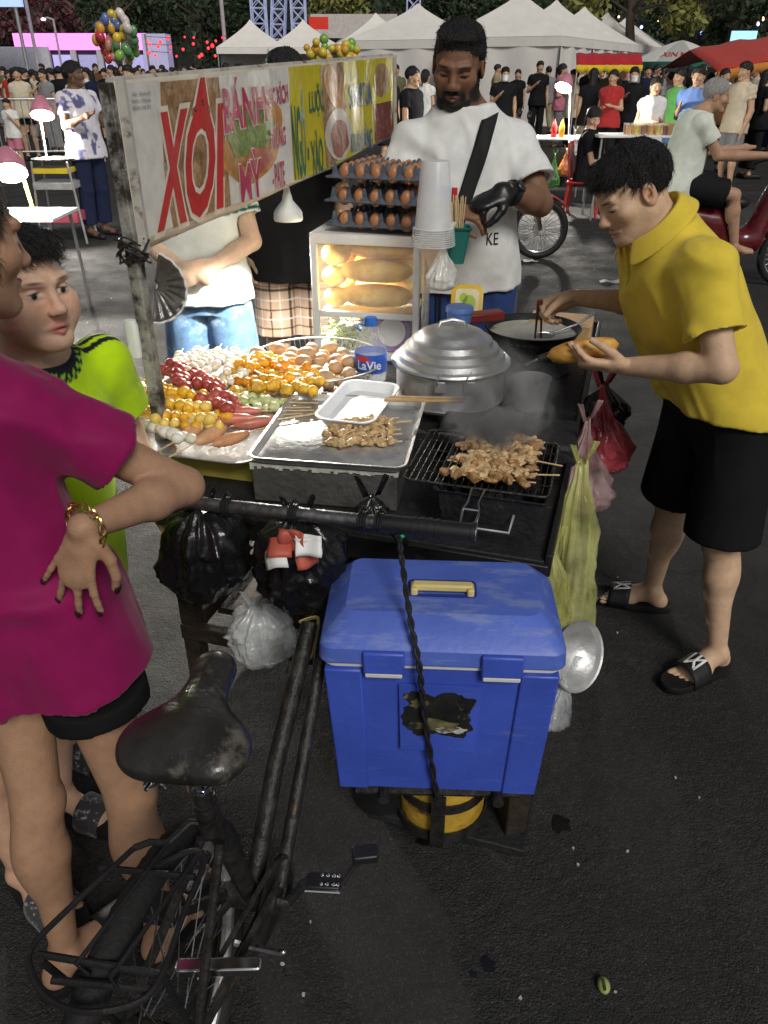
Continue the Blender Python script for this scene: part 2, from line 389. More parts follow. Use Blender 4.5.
def fingers(S,wr,d,n,thumb,curl=(.5,.5,.5,.5),spread=.12,tc=.5,s=1.,nails=None,slim=1.):
    """wr wrist, d towards the fingers, n out of the palm, thumb = side of the thumb"""
    d=nrm(d); n=np.asarray(n,float); n=nrm(n-d*n.dot(d)); t=np.cross(d,n); t=t if t.dot(thumb)>0 else -t
    pt=lambda a,b,c: wr+s*(d*a+t*b+n*c)
    S.u(capsule(pt(.0,0,0),pt(.035,.003,0),.026*s*slim,.034*s*slim,(n,1.75)),.012*s)
    S.u(capsule(pt(.035,.004,.001),pt(.082,.004,.0),.036*s*slim,.038*s*slim,(n,2.6)),.012*s)
    for k,(b,L) in enumerate(((.030,.074),(.0105,.083),(-.009,.077),(-.0275,.060))):
        p=pt(.078-(.004 if k in(0,2) else .010 if k==3 else 0),b*1.02,.0); a=-spread*(1.3-k*.9)
        dd=nrm(d*math.cos(a)-t*math.sin(a)); r=(.0088,.0090,.0086,.0075)[k]*s*slim
        S.u(capsule(p-dd*.02*s,p,r*1.15,r*1.12),.008*s)
        c=0
        for j,(fr,cc) in enumerate(((.44,.75),(.31,1.15),(.25,.7))):
            c+=curl[k]*cc; q=p+s*L*fr*(dd*math.cos(c)+n*math.sin(c)); S.u(capsule(p,q,r*(1-.07*j),r*(.95-.09*j)),.0035*s)
            if j==2 and nails is not None:
                nn=-(n*math.cos(c)-dd*math.sin(c)); nails.append((q+nn*r*.75,nrm(q-p),nn,r))
            p=q
    p=pt(.016,.024,.006); m=pt(.045,.047,.012+.02*tc); q=m+s*.034*nrm(d*.85+t*(.5-.5*tc)+n*.75*tc); e=q+s*.027*nrm(d*.95+t*(.2-.6*tc)+n*.8*tc)
    S.u(capsule(p,m,.016*s*slim,.0125*s*slim),.012*s); S.u(capsule(m,q,.0118*s*slim,.0105*s*slim),.004*s); S.u(capsule(q,e,.0102*s*slim,.0085*s*slim),.003*s)
    if nails is not None: nails.append((e+nrm(t-n*.2)*.0085*s*.7,nrm(e-q),nrm(t-n*.3),.0095*s))
def mitt(S,wr,d,n,s=1.):
    d=nrm(d); S.u(capsule(wr,wr+d*.05*s,.028*s,.036*s,(nrm(n),1.8)),.015); S.u(capsule(wr+d*.06*s,wr+d*.15*s,.03*s,.016*s,(nrm(n),1.8)),.015)
def stand(h=1.68,female=False,fem_w=None):
    """default joints of someone standing at the origin facing -Y; R = their right = -X"""
    k=h/1.7; w=.150 if female else .178; J={}
    def pair(n,x,y,z):
        J[n+'R']=V(-x*k,y*k,z*k); J[n+'L']=V(x*k,y*k,z*k)
    J['pel']=V(0,0,.90*k); J['nk']=V(0,.01*k,1.44*k); J['hd']=V(0,-.015*k,1.585*k); J['hf']=V(0,-1,-.08); J['hs']=k*.98
    pair('sh',w,.01,1.365); pair('el',w+.055,.03,1.09); pair('wr',w+.05,-.04,.86); pair('hip',.09,0,.90); pair('kn',.10,-.02,.49); pair('an',.105,.03,.085); pair('to',.125,-.13,.035)
    J['k']=k; J['fem']=female; J['w']=w*k
    return J
def turn(J,yaw,off=(0,0,0)):
    M=rotm((0,0,1),yaw); Q={}
    for a,b in J.items():
        if isinstance(b,np.ndarray): Q[a]=M@b+(0 if a=='hf' else np.asarray(off))
        else: Q[a]=b
    return Q
def axes(J):
    up=nrm(J['nk']-J['pel']); r=J['shR']-J['shL']; r=nrm(r-up*r.dot(up)); f=np.cross(up,r); return up,r,f
def torso_st(J,dx=0.,dy=0.,stations=None,belly=0.):
    up,r,f=axes(J); k=J['k']; fem=J['fem']; L=np.linalg.norm(J['nk']-J['pel'])
    rh=J['hipR']-J['hipL']; st=stations or ([(-.16,.13,.10,0),(0,.172,.118,0),(.18,.150,.105,.006),(.36,.130,.095,.01),(.58,.142,.108,.008),(.76,.155,.105,0),(.90,.115,.08,0),(1.,.055,.055,0)] if fem else
        [(-.16,.13,.10,0),(0,.168,.115,0),(.2,.155,.108,.006),(.4,.150,.106,.008),(.6,.166,.115,.006),(.78,.178,.112,0),(.90,.125,.085,0),(1.,.06,.06,0)])
    out=[]
    for s,a,b,c in st:
        bb=b+belly*math.exp(-((s-.25)/.22)**2)
        out.append((J['pel']+up*L*s+f*(c+belly*.5*math.exp(-((s-.25)/.22)**2))*k,a*k+dx,bb*k+dy))
    return out,r
def body(J,detail=True,hands=None,nails=None,female=False,thick=1.,belly=0.,toes=True,nose=1.,wide=1.):
    S=SDF(); k=J['k']; up,r,f=axes(J); st,_=torso_st(J,belly=belly); S.u(tubeloft(st,r),0)
    H=head_frame(J['hd'],J['hf'],J.get('hu',(0,0,1)),J['hs'])
    head_ops(S,H,detail,J['fem'],nose,wide); q=.9 if J['fem'] else 1.
    S.u(capsule(J['nk']-up*.05*k,hp(H,(0,-.022,-.055)),.064*k*q,.055*k*q),.03)
    for a in 'RL':
        sh,el,wr=J['sh'+a],J['el'+a],J['wr'+a]
        S.u(capsule(J['nk']+up*.0,sh,.045*k*q,.045*k*q),.05); S.u(ellips(sh,.051*k*q*thick),.04)
        S.u(capsule(sh,el,.049*k*q*thick,.040*k*q*thick),.02); S.u(capsule(el,el+(wr-el)*.35,.040*k*q*thick,.041*k*q*thick),.012); S.u(capsule(el+(wr-el)*.35,wr,.041*k*q*thick,.0255*k*q*thick),.015)
        hd=(hands or {}).get(a)
        if hd: fingers(S,wr,nails=nails if hd.get('nails') else None,**{x:y for x,y in hd.items() if x!='nails'})
        else: mitt(S,wr,J.get('hdir'+a,wr-el),r,k)
        hip,kn,an,to=J['hip'+a],J['kn'+a],J['an'+a],J['to'+a]; lg=nrm(to-an-up*0); 
        tl=thick*J.get('legs',1.); S.u(capsule(hip,kn,.088*k*tl,.054*k*tl),.03); S.u(capsule(kn,kn+(an-kn)*.3,.051*k*tl,.051*k*tl),.02); S.u(capsule(kn+(an-kn)*.3,an,.050*k*tl,.032*k*tl),.02)
        S.u(ellips(kn+nrm(to-an)*.026*k*V(1,1,0),V(.032,.032,.038)*k*tl),.02); [S.u(ellips(an+np.cross(nrm((to-an)*V(1,1,0)),V(0,0,1))*q_*.027*k+V(0,0,-.004),V(.015,.015,.018)*k),.015) for q_ in (-1,1)]
        fd=to-an; fd=nrm(V(fd[0],fd[1],0) if abs(fd[2])<np.linalg.norm(fd)*.9 else fd); S.u(ellips(kn+(an-kn)*.3-fd*.022*k,V(.04,.04,.10)*k),.03)
        heel=an-fd*.03*k+V(0,0,-.05*k); S.u(ellips(heel,V(.03,.03,.032)*k),.02)
        S.u(capsule(an+V(0,0,-.02*k),to,.036*k,.026*k),.02)
        sd=np.cross(fd,V(0,0,1)); 
        S.u(capsule(to-fd*.05*k+sd*.018*k,to+sd*.022*k,.022*k,.018*k),.015); S.u(capsule(to-fd*.05*k-sd*.018*k,to-sd*.022*k,.022*k,.018*k),.015)
        if toes:
            inn=1 if np.dot(sd,J['hip'+('L' if a=='R' else 'R')]-hip)>0 else -1
            for j in range(5):
                b=inn*(.034-.0165*j)*k; L=(.052,.05,.045,.037,.028)[j]*k; rr=(.0125,.0095,.009,.0085,.008)[j]*k
                S.u(capsule(to+sd*b-fd*.01*k+V(0,0,-.006),to+sd*b*1.05+fd*L*.85+V(0,0,-.014*k),rr,rr),.005)
    return S,H
def shirt(J,loose=.022,sleeve=.55,hem=-.18,flare=.02,neckr=.07,slw=.022,belly=0.,vneck=0.,hemn=None,st=None,thick=1.,collar=False):
    S=SDF(); k=J['k']; up,r,f=axes(J); L=np.linalg.norm(J['nk']-J['pel']); fem=J['fem']
    s0=[(hem,.172 if not fem else .178,.122,0),(0,.172,.120,0),(.2,.163,.114,.004),(.4,.158 if not fem else .142,.112,.006),(.6,.17 if not fem else .152,.122,.006),(.78,.182 if not fem else .16,.116,0),(.90,.135,.09,0),(1.0,.078,.07,0),(1.03,.07,.065,0)]
    a=[(s,x+(flare if s<=0 else 0),y+(flare*.6 if s<=0 else 0),c) for s,x,y,c in (st or s0)]
    q,_=torso_st(J,loose,loose*.8,a,belly); S.u(tubeloft(q,r,2.3),0); qq=.9 if fem else 1.
    for e in 'RL':
        sh,el=J['sh'+e],J['el'+e]; d=nrm(el-sh); end=sh+(el-sh)*sleeve
        S.u(capsule(J['nk']-up*.03*k,sh,.046*k*qq,.046*k*qq+loose*.3),.05)
        S.u(ellips(sh,.050*k*qq+loose*.4),.04)
        p=clip(capsule(sh-d*.01,sh+(el-sh)*(sleeve+.3),.051*k*qq*thick+loose*.4,.050*k*qq*thick+slw),end,d); S.u(p,.025)
        S.sub(clip(capsule(sh+(end-sh)*.75,end+d*.1,.040*k*qq*thick+slw*.45,.040*k*qq*thick+slw*.5),end-d*.02,-d),.004)
    S.sub(ellips(J['nk']+up*.045*k+f*.012,V(neckr,neckr*.95,.062)*k,np.stack([r,f,up],1)),.006)
    if vneck: S.sub(capsule(J['nk']+up*.05*k+f*.06*k,J['nk']-up*vneck*k+f*.11*k,.03*k,.008),.006)
    if hemn is not None: S.ops=[(clip(p,*hemn) if o>0 else p,kk,o) for p,kk,o in S.ops]
    return S
def shorts(J,leg=.75,loose=.025,flare=.015,top=.12,dy=0.,thick=1.):
    S=SDF(); k=J['k']; up,r,f=axes(J); L=np.linalg.norm(J['nk']-J['pel'])
    a=[(-.15,.15,.115,0),(0,.178,.123,0),(top,.162,.114,.004)]; q,_=torso_st(J,loose*.5,loose*.5,a); S.u(tubeloft(q,r,2.2),0)
    for e in 'RL':
        hip,kn=J['hip'+e],J['kn'+e]; an=J['an'+e]
        if leg<=1:
            end=hip+(kn-hip)*leg; d=nrm(kn-hip)
            S.u(clip(capsule(hip,hip+(kn-hip)*(leg+.25),.096*k*thick+loose*.6,.064*k*thick+loose+flare),end,d),.02)
            S.sub(clip(capsule(hip+(kn-hip)*(leg-.1),end+d*.1,.056*k*thick+loose*.55+flare*.4,.056*k*thick+loose*.55+flare*.6),end-d*.02,-d),.004)
        else:
            t=leg-1; S.u(capsule(hip,kn,.098*k*thick+loose*.4,.064*k*thick+loose*.6),.02); end=kn+(an-kn)*t; d=nrm(an-kn)
            S.u(clip(capsule(kn,an,.063*k*thick+loose*.6,.048*k*thick+loose+flare),end,d),.02)
    return S
def folds(amp=.009,f1=7.,f2=19.,seed=0,stretch=(1,1,.45),M=None,ridge=.6):
    def fn(v,n):
        q=v if M is None else v@M
        q=q*np.array(stretch); w=q+.06*np.stack([vnoise(q*6,seed+5),vnoise(q*6,seed+6),vnoise(q*6,seed+7)],1)
        a=vnoise(w*f1,seed); b=vnoise(w*f2,seed+1); c=vnoise(w*f1*1.3,seed+3); e=vnoise(w*f2*.9+3,seed+4)
        msk=np.clip(.55+vnoise(q*4,seed+9),0,1)
        return amp*(.45*a+msk*(.95*np.exp(-(c/.20)**2)-.35)+.40*msk*np.exp(-(e/.25)**2)+.18*b)
    return fn
def hair_ops(H,style='short',front=.05,S=None,vol=1.,cut=0.):
    S=S or SDF(); s=H['s']; M=H['M']
    def E(c,r,k=.01,pl=None):
        p=ellips(hp(H,c),np.asarray(r,float)*s,M)
        if pl: p=clip(p,hp(H,pl[0]),M@nrm(np.asarray(pl[1],float)))
        S.u(p,k*s)
    n=(0,.52,-.854)
    if style in('short','crop','fringe'):
        E((0,-.016,.038),(.074+.009*vol,.092+.009*vol,.081+.010*vol),0,((0,.082,front),n))
        E((0,-.03,.03),(.080,.086,.075),.015,((0,-.06,-.058),(0,.0,-1)))
        S.sub(clip(ellips(hp(H,(0,.05,-.035+cut)),V(.11,.085,.07)*s,M),hp(H,(0,0,.05+cut)),M@V(0,0,1)),.01*s)
        if style!='crop': E((0,.02,.09),(.066,.065,.03*vol),.03)
        if style=='fringe':
            E((0,.05,.072),(.070,.046,.036),.015); S.sub(ellips(hp(H,(0,.085,cut)),V(.10,.055,.050)*s,M),.006*s)
    else:
        E((0,-.016,.038),(.085,.103,.093),0,((0,.075,.045),n))
        E((0,-.045,-.02),(.078,.065,.11),.02)
        if style=='long': E((0,-.06,-.12),(.075,.05,.16),.03)
        if style=='tail': E((0,-.125,.02),(.03,.035,.04),.01); S.u(capsule(hp(H,(0,-.14,.0)),hp(H,(0,-.125,-.17)),.024*s,.010*s),.01)
        S.sub(ellips(hp(H,(0,.075,-.045)),V(.068,.085,.095)*s,M),.012*s)
    return S
def strands(H,amp=.004,seed=3,fr=150):
    def fn(v,n):
        q=((v-H['c'])@H['M'])/H['s']; th=np.arctan2(q[:,0],q[:,1]+.02); 
        a=vnoise(np.stack([th*7,q[:,2]*7,q[:,1]*7],1),seed); b=vnoise(np.stack([th*22,q[:,1]*10,q[:,2]*10],1),seed+1)
        return amp*(a*.9+b*.8)
    return fn
SKIN=mat('skin',attr=True,rough=.50,var=.11,vs=42,bump=.14,bs=260,spec=.35,sss=.12)
def wisps(v,f,H,n=2600,L=.022,seed=1,down=.6,fwd=.25):
    """loose single hairs that leave the hair mass, as thin ribbons"""
    g=np.random.default_rng(seed); a=v[f[:,0]];b=v[f[:,1]];c=v[f[:,3]]; nn=np.cross(b-a,c-a); nn/=np.linalg.norm(nn,axis=1)[:,None]+1e-9
    k=g.integers(0,len(f),n); p=v[f[k]].mean(1); nn=nn[k]; M=H['M']; flow=-M[:,2]*down+M[:,1]*fwd; t=flow+g.normal(size=(n,3))*.22; t-=nn*(t*nn).sum(1)[:,None]; t/=np.linalg.norm(t,axis=1)[:,None]+1e-9
    l=L*g.uniform(.5,1.3,n)[:,None]; s=np.cross(nn,t)*.0007; p0=p-nn*.002; p1=p+t*l*.5+nn*l*.10; p2=p+t*l+nn*l*.08*g.uniform(-.5,1.6,(n,1))
    vs=np.stack([p0-s,p0+s,p1+s*.8,p1-s*.8,p2+s*.3,p2-s*.3],1).reshape(-1,3); i=np.arange(n)[:,None]*6
    return vs,np.concatenate([i+[[0,1,2,3]],i+[[3,2,4,5]]])
HAIRM=mat('hair_black',(.008,.007,.007),.42,var=.4,vs=90,bump=.8,bs=260,spec=.55)
GREYH=mat('hair_grey',(.30,.29,.28),.5,var=.35,vs=90,bump=.8,bs=220)
def cloth(name,col,var=.10,bump=.06,bs=700,rough=.85,**k): return mat(name,col,rough,var=var,vs=18,bump=bump,bs=bs,spec=.12,wr=.55,sheen=.12 if max(col)>.05 or k.get('attr') else 0,**k)
# ================================================================ THE FOUR MAIN PEOPLE
def hand(d,n,thumb,curl=(.3,.35,.4,.45),spread=.12,tc=.5,s=1.,nails=False,slim=1.): return dict(d=V(*d),n=V(*n),thumb=V(*thumb),curl=curl,spread=spread,tc=tc,s=s,nails=nails,slim=slim)
def put(name,S,h,m,root,off,disp=None,fine=None,col=None,name_=None):
    v,f=S.mesh(h,fine); c=col(v) if callable(col) else col
    return link(to_mesh(name,v,f,off,disp,c),name,m,root)
def hero_hair(S,h,root,off,H,amp,seed,n=3200,L=.022,**k):
    v,f=S.mesh(h); me=to_mesh('hair',v,f,off,strands(H,amp,seed)); co=np.zeros(len(me.vertices)*3,np.float32); me.vertices.foreach_get('co',co); vv=co.reshape(-1,3)+np.asarray(off)
    w,wf=wisps(vv,f,H,n,L,seed,**k); return link(to_mesh('hair',np.concatenate([vv,w]),np.concatenate([f,wf+len(vv)]),off),'hair',HAIRM,root)
def nail_mesh(nails,m,root,off,s=1.):
    for q,d,n,r in nails:
        t=np.cross(d,n); mb=MB(); rings=[]
        for i in range(5):
            a=-.5+i/4; rings.append([q+d*(a*r*1.7)+t*(r*.78*math.sin(b)*(1 if i<4 else .6))+n*(r*.30*math.cos(b)-r*.18) for b in (-1.2,-.6,0,.6,1.2)])
        mb.loft(rings,0,False,False,False); b=mb.build('fingernail',m,root,solid=.0012)
        b.data.transform(Matrix.Translation(-Vector(off)))
def slide(root,off,an,to,name,msole,mstrap,k=1.,base=0.,logo=None):
    """open-toed slipper under a foot"""
    fd=nrm(V(to[0]-an[0],to[1]-an[1],0)); sd=np.cross(fd,V(0,0,1)); c=V(an[0],an[1],0)-fd*.075*k; L=np.linalg.norm((to-an)[:2])+.175*k
    st=[]
    ring=[]
    for i in range(28):
        a=2*PI*i/28; x=math.cos(a); y=math.sin(a); w=.044+.008*x
        ring.append((.5*L*(1+np.sign(x)*abs(x)**.75),np.sign(y)*abs(y)**.8*w*k))
    mk=lambda z,sc: [c+fd*(.5*L+(p[0]-.5*L)*sc)+sd*p[1]*sc+V(0,0,z+base)-np.asarray(off) for p in ring]
    mb=MB(); mb.loft([mk(.002,.96),mk(.006,1),mk(.026,1.02),mk(.030,1),mk(.028,.93)]); o=mb.build(name,msole,root)
    mb=MB(); rings=[]
    for i in range(6):
        u=.50+.24*i/5; row=[]
        for j in range(15):
            a=PI*j/14; h=.068*k-.020*k*(i/5); w=.049*k
            row.append(c+fd*(u*L)+sd*math.cos(a)*w+V(0,0,base+.014+h*math.sin(a)**.7)-np.asarray(off))
        rings.append(row)
    mb.loft(rings,0,False,False,False); st=mb.build('strap',mstrap,o,solid=.004)
    if logo:
        mb=MB(); 
        def fn(u,v):
            a=PI*(.5+(.5-u)*.30); q=.505+.19*v; h=.068*k-.020*k*((q-.5)/.24); return c+fd*(q*L)+sd*math.cos(a)*.049*k*(-1)+V(0,0,base+.014+h*math.sin(a)**.7+.0035)-np.asarray(off)
        for t in logo: text_mb(mb,t,fn,cut=4)
        mb.build('logo',MATS['white_print'],o,solid=.0006)
    return o
mat('white_print',(.75,.75,.74),.6,var=.05); mat('rubber_black',(.012,.012,.013),.6,var=.3,bump=.1,bs=120)
mat('gold_chain',(.75,.5,.2),.28,metal=1,var=.1); mat('nail_dark',(.03,.012,.016),.2,spec=.7,var=.1)
mat('black_strap',(.012,.012,.013),.75,var=.3,bump=.3,bs=400)
SLIP=cloth('slipper_canvas',(.05,.05,.055),dirt=(.55,.55,.53),ds=60,dt=.56)
# ---------------------------------------------------------------- woman in the pink T-shirt, back to us
def make_woman():
    J=turn(stand(1.6,True),PI-R(30),(-.545,1.03,0)); off=(-.545,1.03,0)
    J.update(pel=V(-.60,1.04,.86),nk=V(-.665,1.055,1.25),legs=.92,hd=V(-.574,1.05,1.41),hf=V(.66,.75,-.12),hs=.95,
      shR=V(-.525,1.035,1.172),shL=V(-.765,1.15,1.18),elR=V(-.328,1.115,1.005),wrR=V(-.425,.925,1.04),elL=V(-.79,1.20,.99),wrL=V(-.72,1.22,.79),
      hipR=V(-.515,.995,.85),hipL=V(-.66,1.075,.85),knR=V(-.462,.955,.45),knL=V(-.625,.935,.45),anR=V(-.455,.94,.09),anL=V(-.632,.885,.09),toR=V(-.395,1.055,.035),toL=V(-.555,.985,.035))
    root=thing('person','woman in a magenta T-shirt and black shorts with one hand on her hip','person',off)
    nails=[]; sk=(.38,.22,.135)
    S,H=body(J,hands={'R':hand((-.36,-.10,-1),(.25,.95,-.1),(.8,.45,-.3),(.16,.12,.10,.08),.24,.35,.92,True,.78)},nails=nails,thick=.90)
    col=lambda v: paint(v,sk,head_paint(H,sk,'open',lip=(.42,.13,.10)))
    put('body',S,.0038,SKIN,root,off,fine=[(H['c']-.15,H['c']+.15,.0023)],col=col)
    nail_mesh(nails,MATS['nail_dark'],root,off)
    hs=hair_ops(H,'tail'); hs.u(ellips(hp(H,(.062,-.012,.0)),V(.020,.052,.080),H['M']),.02); hs.u(ellips(hp(H,(.05,-.06,-.05)),V(.04,.05,.09),H['M']),.02); hero_hair(hs,.004,root,off,H,.003,3)
    st=[(-.42,.166,.122,0),(-.2,.160,.120,0),(0,.150,.112,0),(.2,.134,.098,.004),(.4,.124,.092,.006),(.6,.138,.104,.006),(.78,.15,.106,0),(.90,.115,.084,0),(1.0,.078,.07,0),(1.03,.07,.065,0)]
    s=shirt(J,.020,.54,-.42,.010,.066,.030,st=st); s.sub(capsule(V(-.9,1.0,.62),V(-.2,1.15,.62),.02,.02))
    put('shirt',s,.005,cloth('magenta_jersey',(.235,.007,.080),rough=.6),root,off,folds(.017,6,14,2,(1,1,.5)))
    b=shorts(J,.50,.016,.012,top=-.06,thick=.93); b.ops=[(clip(p_,V(0,0,.70),V(0,0,1)) if o_>0 else p_,k_,o_) for p_,k_,o_ in b.ops]; put('shorts',b,.006,cloth('black_cotton',(.010,.010,.011)),root,off,folds(.004,seed=8))
    # chain bracelet round the right wrist
    w=J['wrR']; ax=nrm(w-J['elR']); F=frame(ax); mb=MB()
    for i in range(15):
        a=2*PI*i/15; c=w+ax*(-.006+.004*math.sin(a))+F@V(math.cos(a)*.0325,math.sin(a)*.0325,0)-np.asarray(off)
        tn=F@V(-math.sin(a),math.cos(a),0); q=nrm(np.cross(tn,ax)) if i%2 else ax
        mb.tube([c+tn*.0085*math.cos(t)+q*.0052*math.sin(t) for t in np.linspace(0,2*PI,9)[:-1]],.0019,6,loop=True)
    mb.build('bracelet',MATS['gold_chain'],root)
    for a in 'RL': slide(root,off,J['an'+a],J['to'+a],'sandal',MATS['rubber_black'],MATS['rubber_black'],.95)
    return root
# ---------------------------------------------------------------- boy in the neon shirt
def make_boy():
    off=(-.72,1.42,0); J=turn(stand(1.36),R(60),off)
    J.update(pel=V(-.72,1.42,.70),nk=V(-.685,1.435,1.10),hd=V(-.652,1.40,1.255),hf=V(.84,-.54,.10),hs=.93,shR=V(-.685,1.30,1.055),shL=V(-.60,1.58,1.05),
      elR=V(-.74,1.22,.86),wrR=V(-.70,1.21,.68),elL=V(-.60,1.66,.86),wrL=V(-.56,1.64,.69),anR=V(-.79,1.28,.075),anL=V(-.86,1.47,.075),toR=V(-.69,1.245,.03),toL=V(-.765,1.43,.03),
      knR=V(-.76,1.33,.38),knL=V(-.78,1.47,.38),hipR=V(-.735,1.355,.70),hipL=V(-.70,1.485,.70))
    root=thing('person','boy in a neon green football shirt looking across the food cart','person',off); sk=(.66,.43,.30)
    S,H=body(J,nose=.92,wide=1.06,thick=1.05); 
    for q in (-1,1): S.u(ellips(hp(H,(q*.045,.05,-.048)),V(.026,.026,.028)),.02)
    put('body',S,.0042,SKIN,root,off,fine=[(H['c']-.15,H['c']+.15,.0023)],col=lambda v: paint(v,sk,head_paint(H,sk,'open',lip=(.55,.2,.17),gaze=.002,brow_w=.85,brow=(.06,.045,.035))))
    hs=hair_ops(H,'fringe',.06,None,.5,.010); hero_hair(hs,.0032,root,off,H,.003,4,4200,.024,fwd=.5)
    s=shirt(J,.026,.6,-.28,.012,.072,.026,thick=1.1); G=cloth('neon_jersey',attr=True,col=(0,0,0))
    up,r,f=axes(J)
    def col(v):
        c=np.tile(V(.52,.80,.012),(len(v),1)); dn=np.linalg.norm((v-J['nk']-up*.03),axis=1); m=dn<.098
        ch=((np.floor(np.arctan2((v-J['nk'])@r,(v-J['nk'])@f)*9)+np.floor(dn*150))%2)>0
        c[m]=np.where(ch[m][:,None],V(.012,.016,.02),V(.30,.6,.03)); c[(dn<.086)]=V(.015,.02,.03)
        for e in 'RL':
            a,b=J['nk'],J['sh'+e]; d=nrm(b-a); q=v-a; al=q@d; cr=(q-al[:,None]*d)@np.cross(d,nrm(np.cross(up,d)))
            lat=q@nrm(np.cross(up,d)); k=(al>.06)&(al<.19)&(((np.abs(lat-.0)<.006)|(np.abs(lat-.022)<.006)|(np.abs(lat+.022)<.006)))&((q@up)>-.06); c[k]=V(.012,.016,.02)
        return c
    o=put('shirt',s,.005,G,root,off,folds(.006,9,20,5),col=col)
    # club crest on the chest
    ctr=J['nk']-up*.115+r*-.045*1+f*.09; 
    put('shorts',shorts(J,.9,.025,.02,thick=1.05),.006,cloth('navy_nylon',(.012,.016,.04)),root,off,folds(.004,seed=9))
    slide(root,off,J['anR'],J['toR'],'slipper',MATS['rubber_black'],SLIP,.92); slide(root,off,J['anL'],J['toL'],'slipper',MATS['rubber_black'],SLIP,.92)
    return root
# ---------------------------------------------------------------- bearded man in the white T-shirt
def make_white():
    off=(.30,2.98,0); J=turn(stand(1.74),0,off)
    J.update(hd=V(.245,2.93,1.612),hf=V(-.22,-.93,-.30),hu=V(.07,0,1),hs=1.04,nk=V(.275,2.97,1.475),shR=V(.105,2.96,1.375),shL=V(.465,2.97,1.375),
      elR=V(.05,2.86,1.16),wrR=V(.215,2.68,1.20),elL=V(.54,2.84,1.195),wrL=V(.40,2.68,1.255),pel=V(.30,2.98,.95))
    root=thing('person','bearded man in a white printed T-shirt with a black sling strap behind the egg trays','person',off); sk=(.20,.105,.062)
    hd={'L':hand((-.75,-.25,-.25),(0,.3,-1),(-.2,-.8,.2),(.75,.8,.85,.9),.1,.6,1.02),'R':hand((.9,-.2,-.1),(.0,.4,-1),(.2,-.8,.3),(.5,.55,.6,.7),.1,.6,1.0)}
    S,H=body(J,hands=hd,belly=.03,thick=1.06,nose=1.25)
    bd=(.016,.012,.010)
    put('body',S,.004,SKIN,root,off,fine=[(H['c']-.16,H['c']+.16,.0022)],col=lambda v: paint(v,sk,head_paint(H,sk,'down',brow=(.012,.009,.008),lip=(.19,.085,.065),beard=bd,brow_w=1.15)))
    b=SDF(); s=H['s']
    for q in (-1,1): 
        b.u(capsule(hp(H,(q*.058,.000,-.045)),hp(H,(q*.034,.048,-.094)),.016,.021),.015)
    b.u(capsule(hp(H,(-.03,.054,-.1)),hp(H,(.03,.054,-.1)),.021,.021),.015); b.u(ellips(hp(H,(0,.068,-.104)),V(.024,.020,.020)),.01)
    b.sub(ellips(hp(H,(0,.095,-.048)),V(.04,.045,.016)),.004); b.sub(ellips(hp(H,(0,.10,-.071)),V(.022,.04,.009)),.003); b.u(capsule(hp(H,(-.024,.0795,-.060)),hp(H,(0,.089,-.054)),.0055,.0065),.004); b.u(capsule(hp(H,(.024,.0795,-.060)),hp(H,(0,.089,-.054)),.0055,.0065),.004)
    v,f=b.mesh(.003); w,wf=wisps(v,f,H,2600,.008,9); link(to_mesh('beard',np.concatenate([v,w]),np.concatenate([f,wf+len(v)]),off),'beard',HAIRM,root)
    hero_hair(hair_ops(H,'short',.064,None,.35,.008),.0032,root,off,H,.0035,6,3600,.016,down=.2)
    s=shirt(J,.025,.68,-.12,.012,.070,.045,belly=.035); W=cloth('white_tee',(.70,.71,.69))
    sh=put('shirt',s,.0055,W,root,off,folds(.018,6,14,11,(1,1,.5)))
    put('shorts',shorts(J,.9,.03,.02),.007,cloth('blue_shorts',(.025,.05,.16)),root,off,folds(.006,seed=13))
    # sling strap across the chest, following the shirt
    from mathutils.bvhtree import BVHTree
    me=sh.data; bv=BVHTree.FromPolygons([x.co for x in me.vertices],[list(p.vertices) for p in me.polygons])
    def on(x,z,o=.004,y0=-.6):
        h=bv.ray_cast(Vector((x,y0,z)),Vector((0,1,0))); return np.array(h[0])+V(0,-o,0) if h[0] else V(x,-.1,z)
    mb=MB(); rings=[]
    for i in range(15):
        t=i/14; c=V(.055,0,1.462)*(1-t)+V(-.06,0,1.10)*t; w=V(.030,0,.011); rings.append([on(*(c+w*q)[[0,2]],.006) for q in (-1,-.5,0,.5,1)])
    mb.loft(rings,0,False,False,False); mb.build('sling_strap',MATS['black_strap'],root,solid=.005)
    mb=MB(); mb.surf(lambda u,v: on(-.135+.058*u+.0*v,1.175+.075*v+.010*math.sin(PI*u),.003),6,6)
    mb.build('shirt_print',cloth('print_blue',(.02,.08,.42)),root,solid=.0015)
    mb=MB(); mb.surf(lambda u,v: on(-.068+.018*u,1.19+.06*v,.003),3,5); mb.build('shirt_print',cloth('print_red',(.5,.03,.03)),root,solid=.0015)
    mb=MB(); mb.surf(lambda u,v: on(.015+.02*u,1.16+.05*v,.003),3,5); mb.build('shirt_print',cloth('print_yellow',(.75,.5,.02)),root,solid=.0015)
    mb=MB(); text_mb(mb,'KE',lambda u,v: on(.058+.042*u,1.065+.04*v,.003),cut=4); mb.build('shirt_print',MATS['rubber_black'],root,solid=.001)
    # glove and watch on his left arm
    G=SDF(); wr=J['wrL']; g=hand((-.75,-.25,-.25),(0,.3,-1),(-.2,-.8,.2),(.75,.8,.85,.9),.1,.6,1.02)
    fingers(G,wr,s=1.05,slim=1.10,**{k:v for k,v in g.items() if k not in('nails','s','slim')}); ax0=nrm(wr-J['elL']); G.u(capsule(wr-ax0*.02,wr+nrm(g['d'])*.02,.033,.035),.01)
    put('glove',G,.0035,mat('black_nitrile',(.013,.013,.014),.35,spec=.5,var=.2,bump=.15,bs=60),root,off,folds(.002,30,60,3))
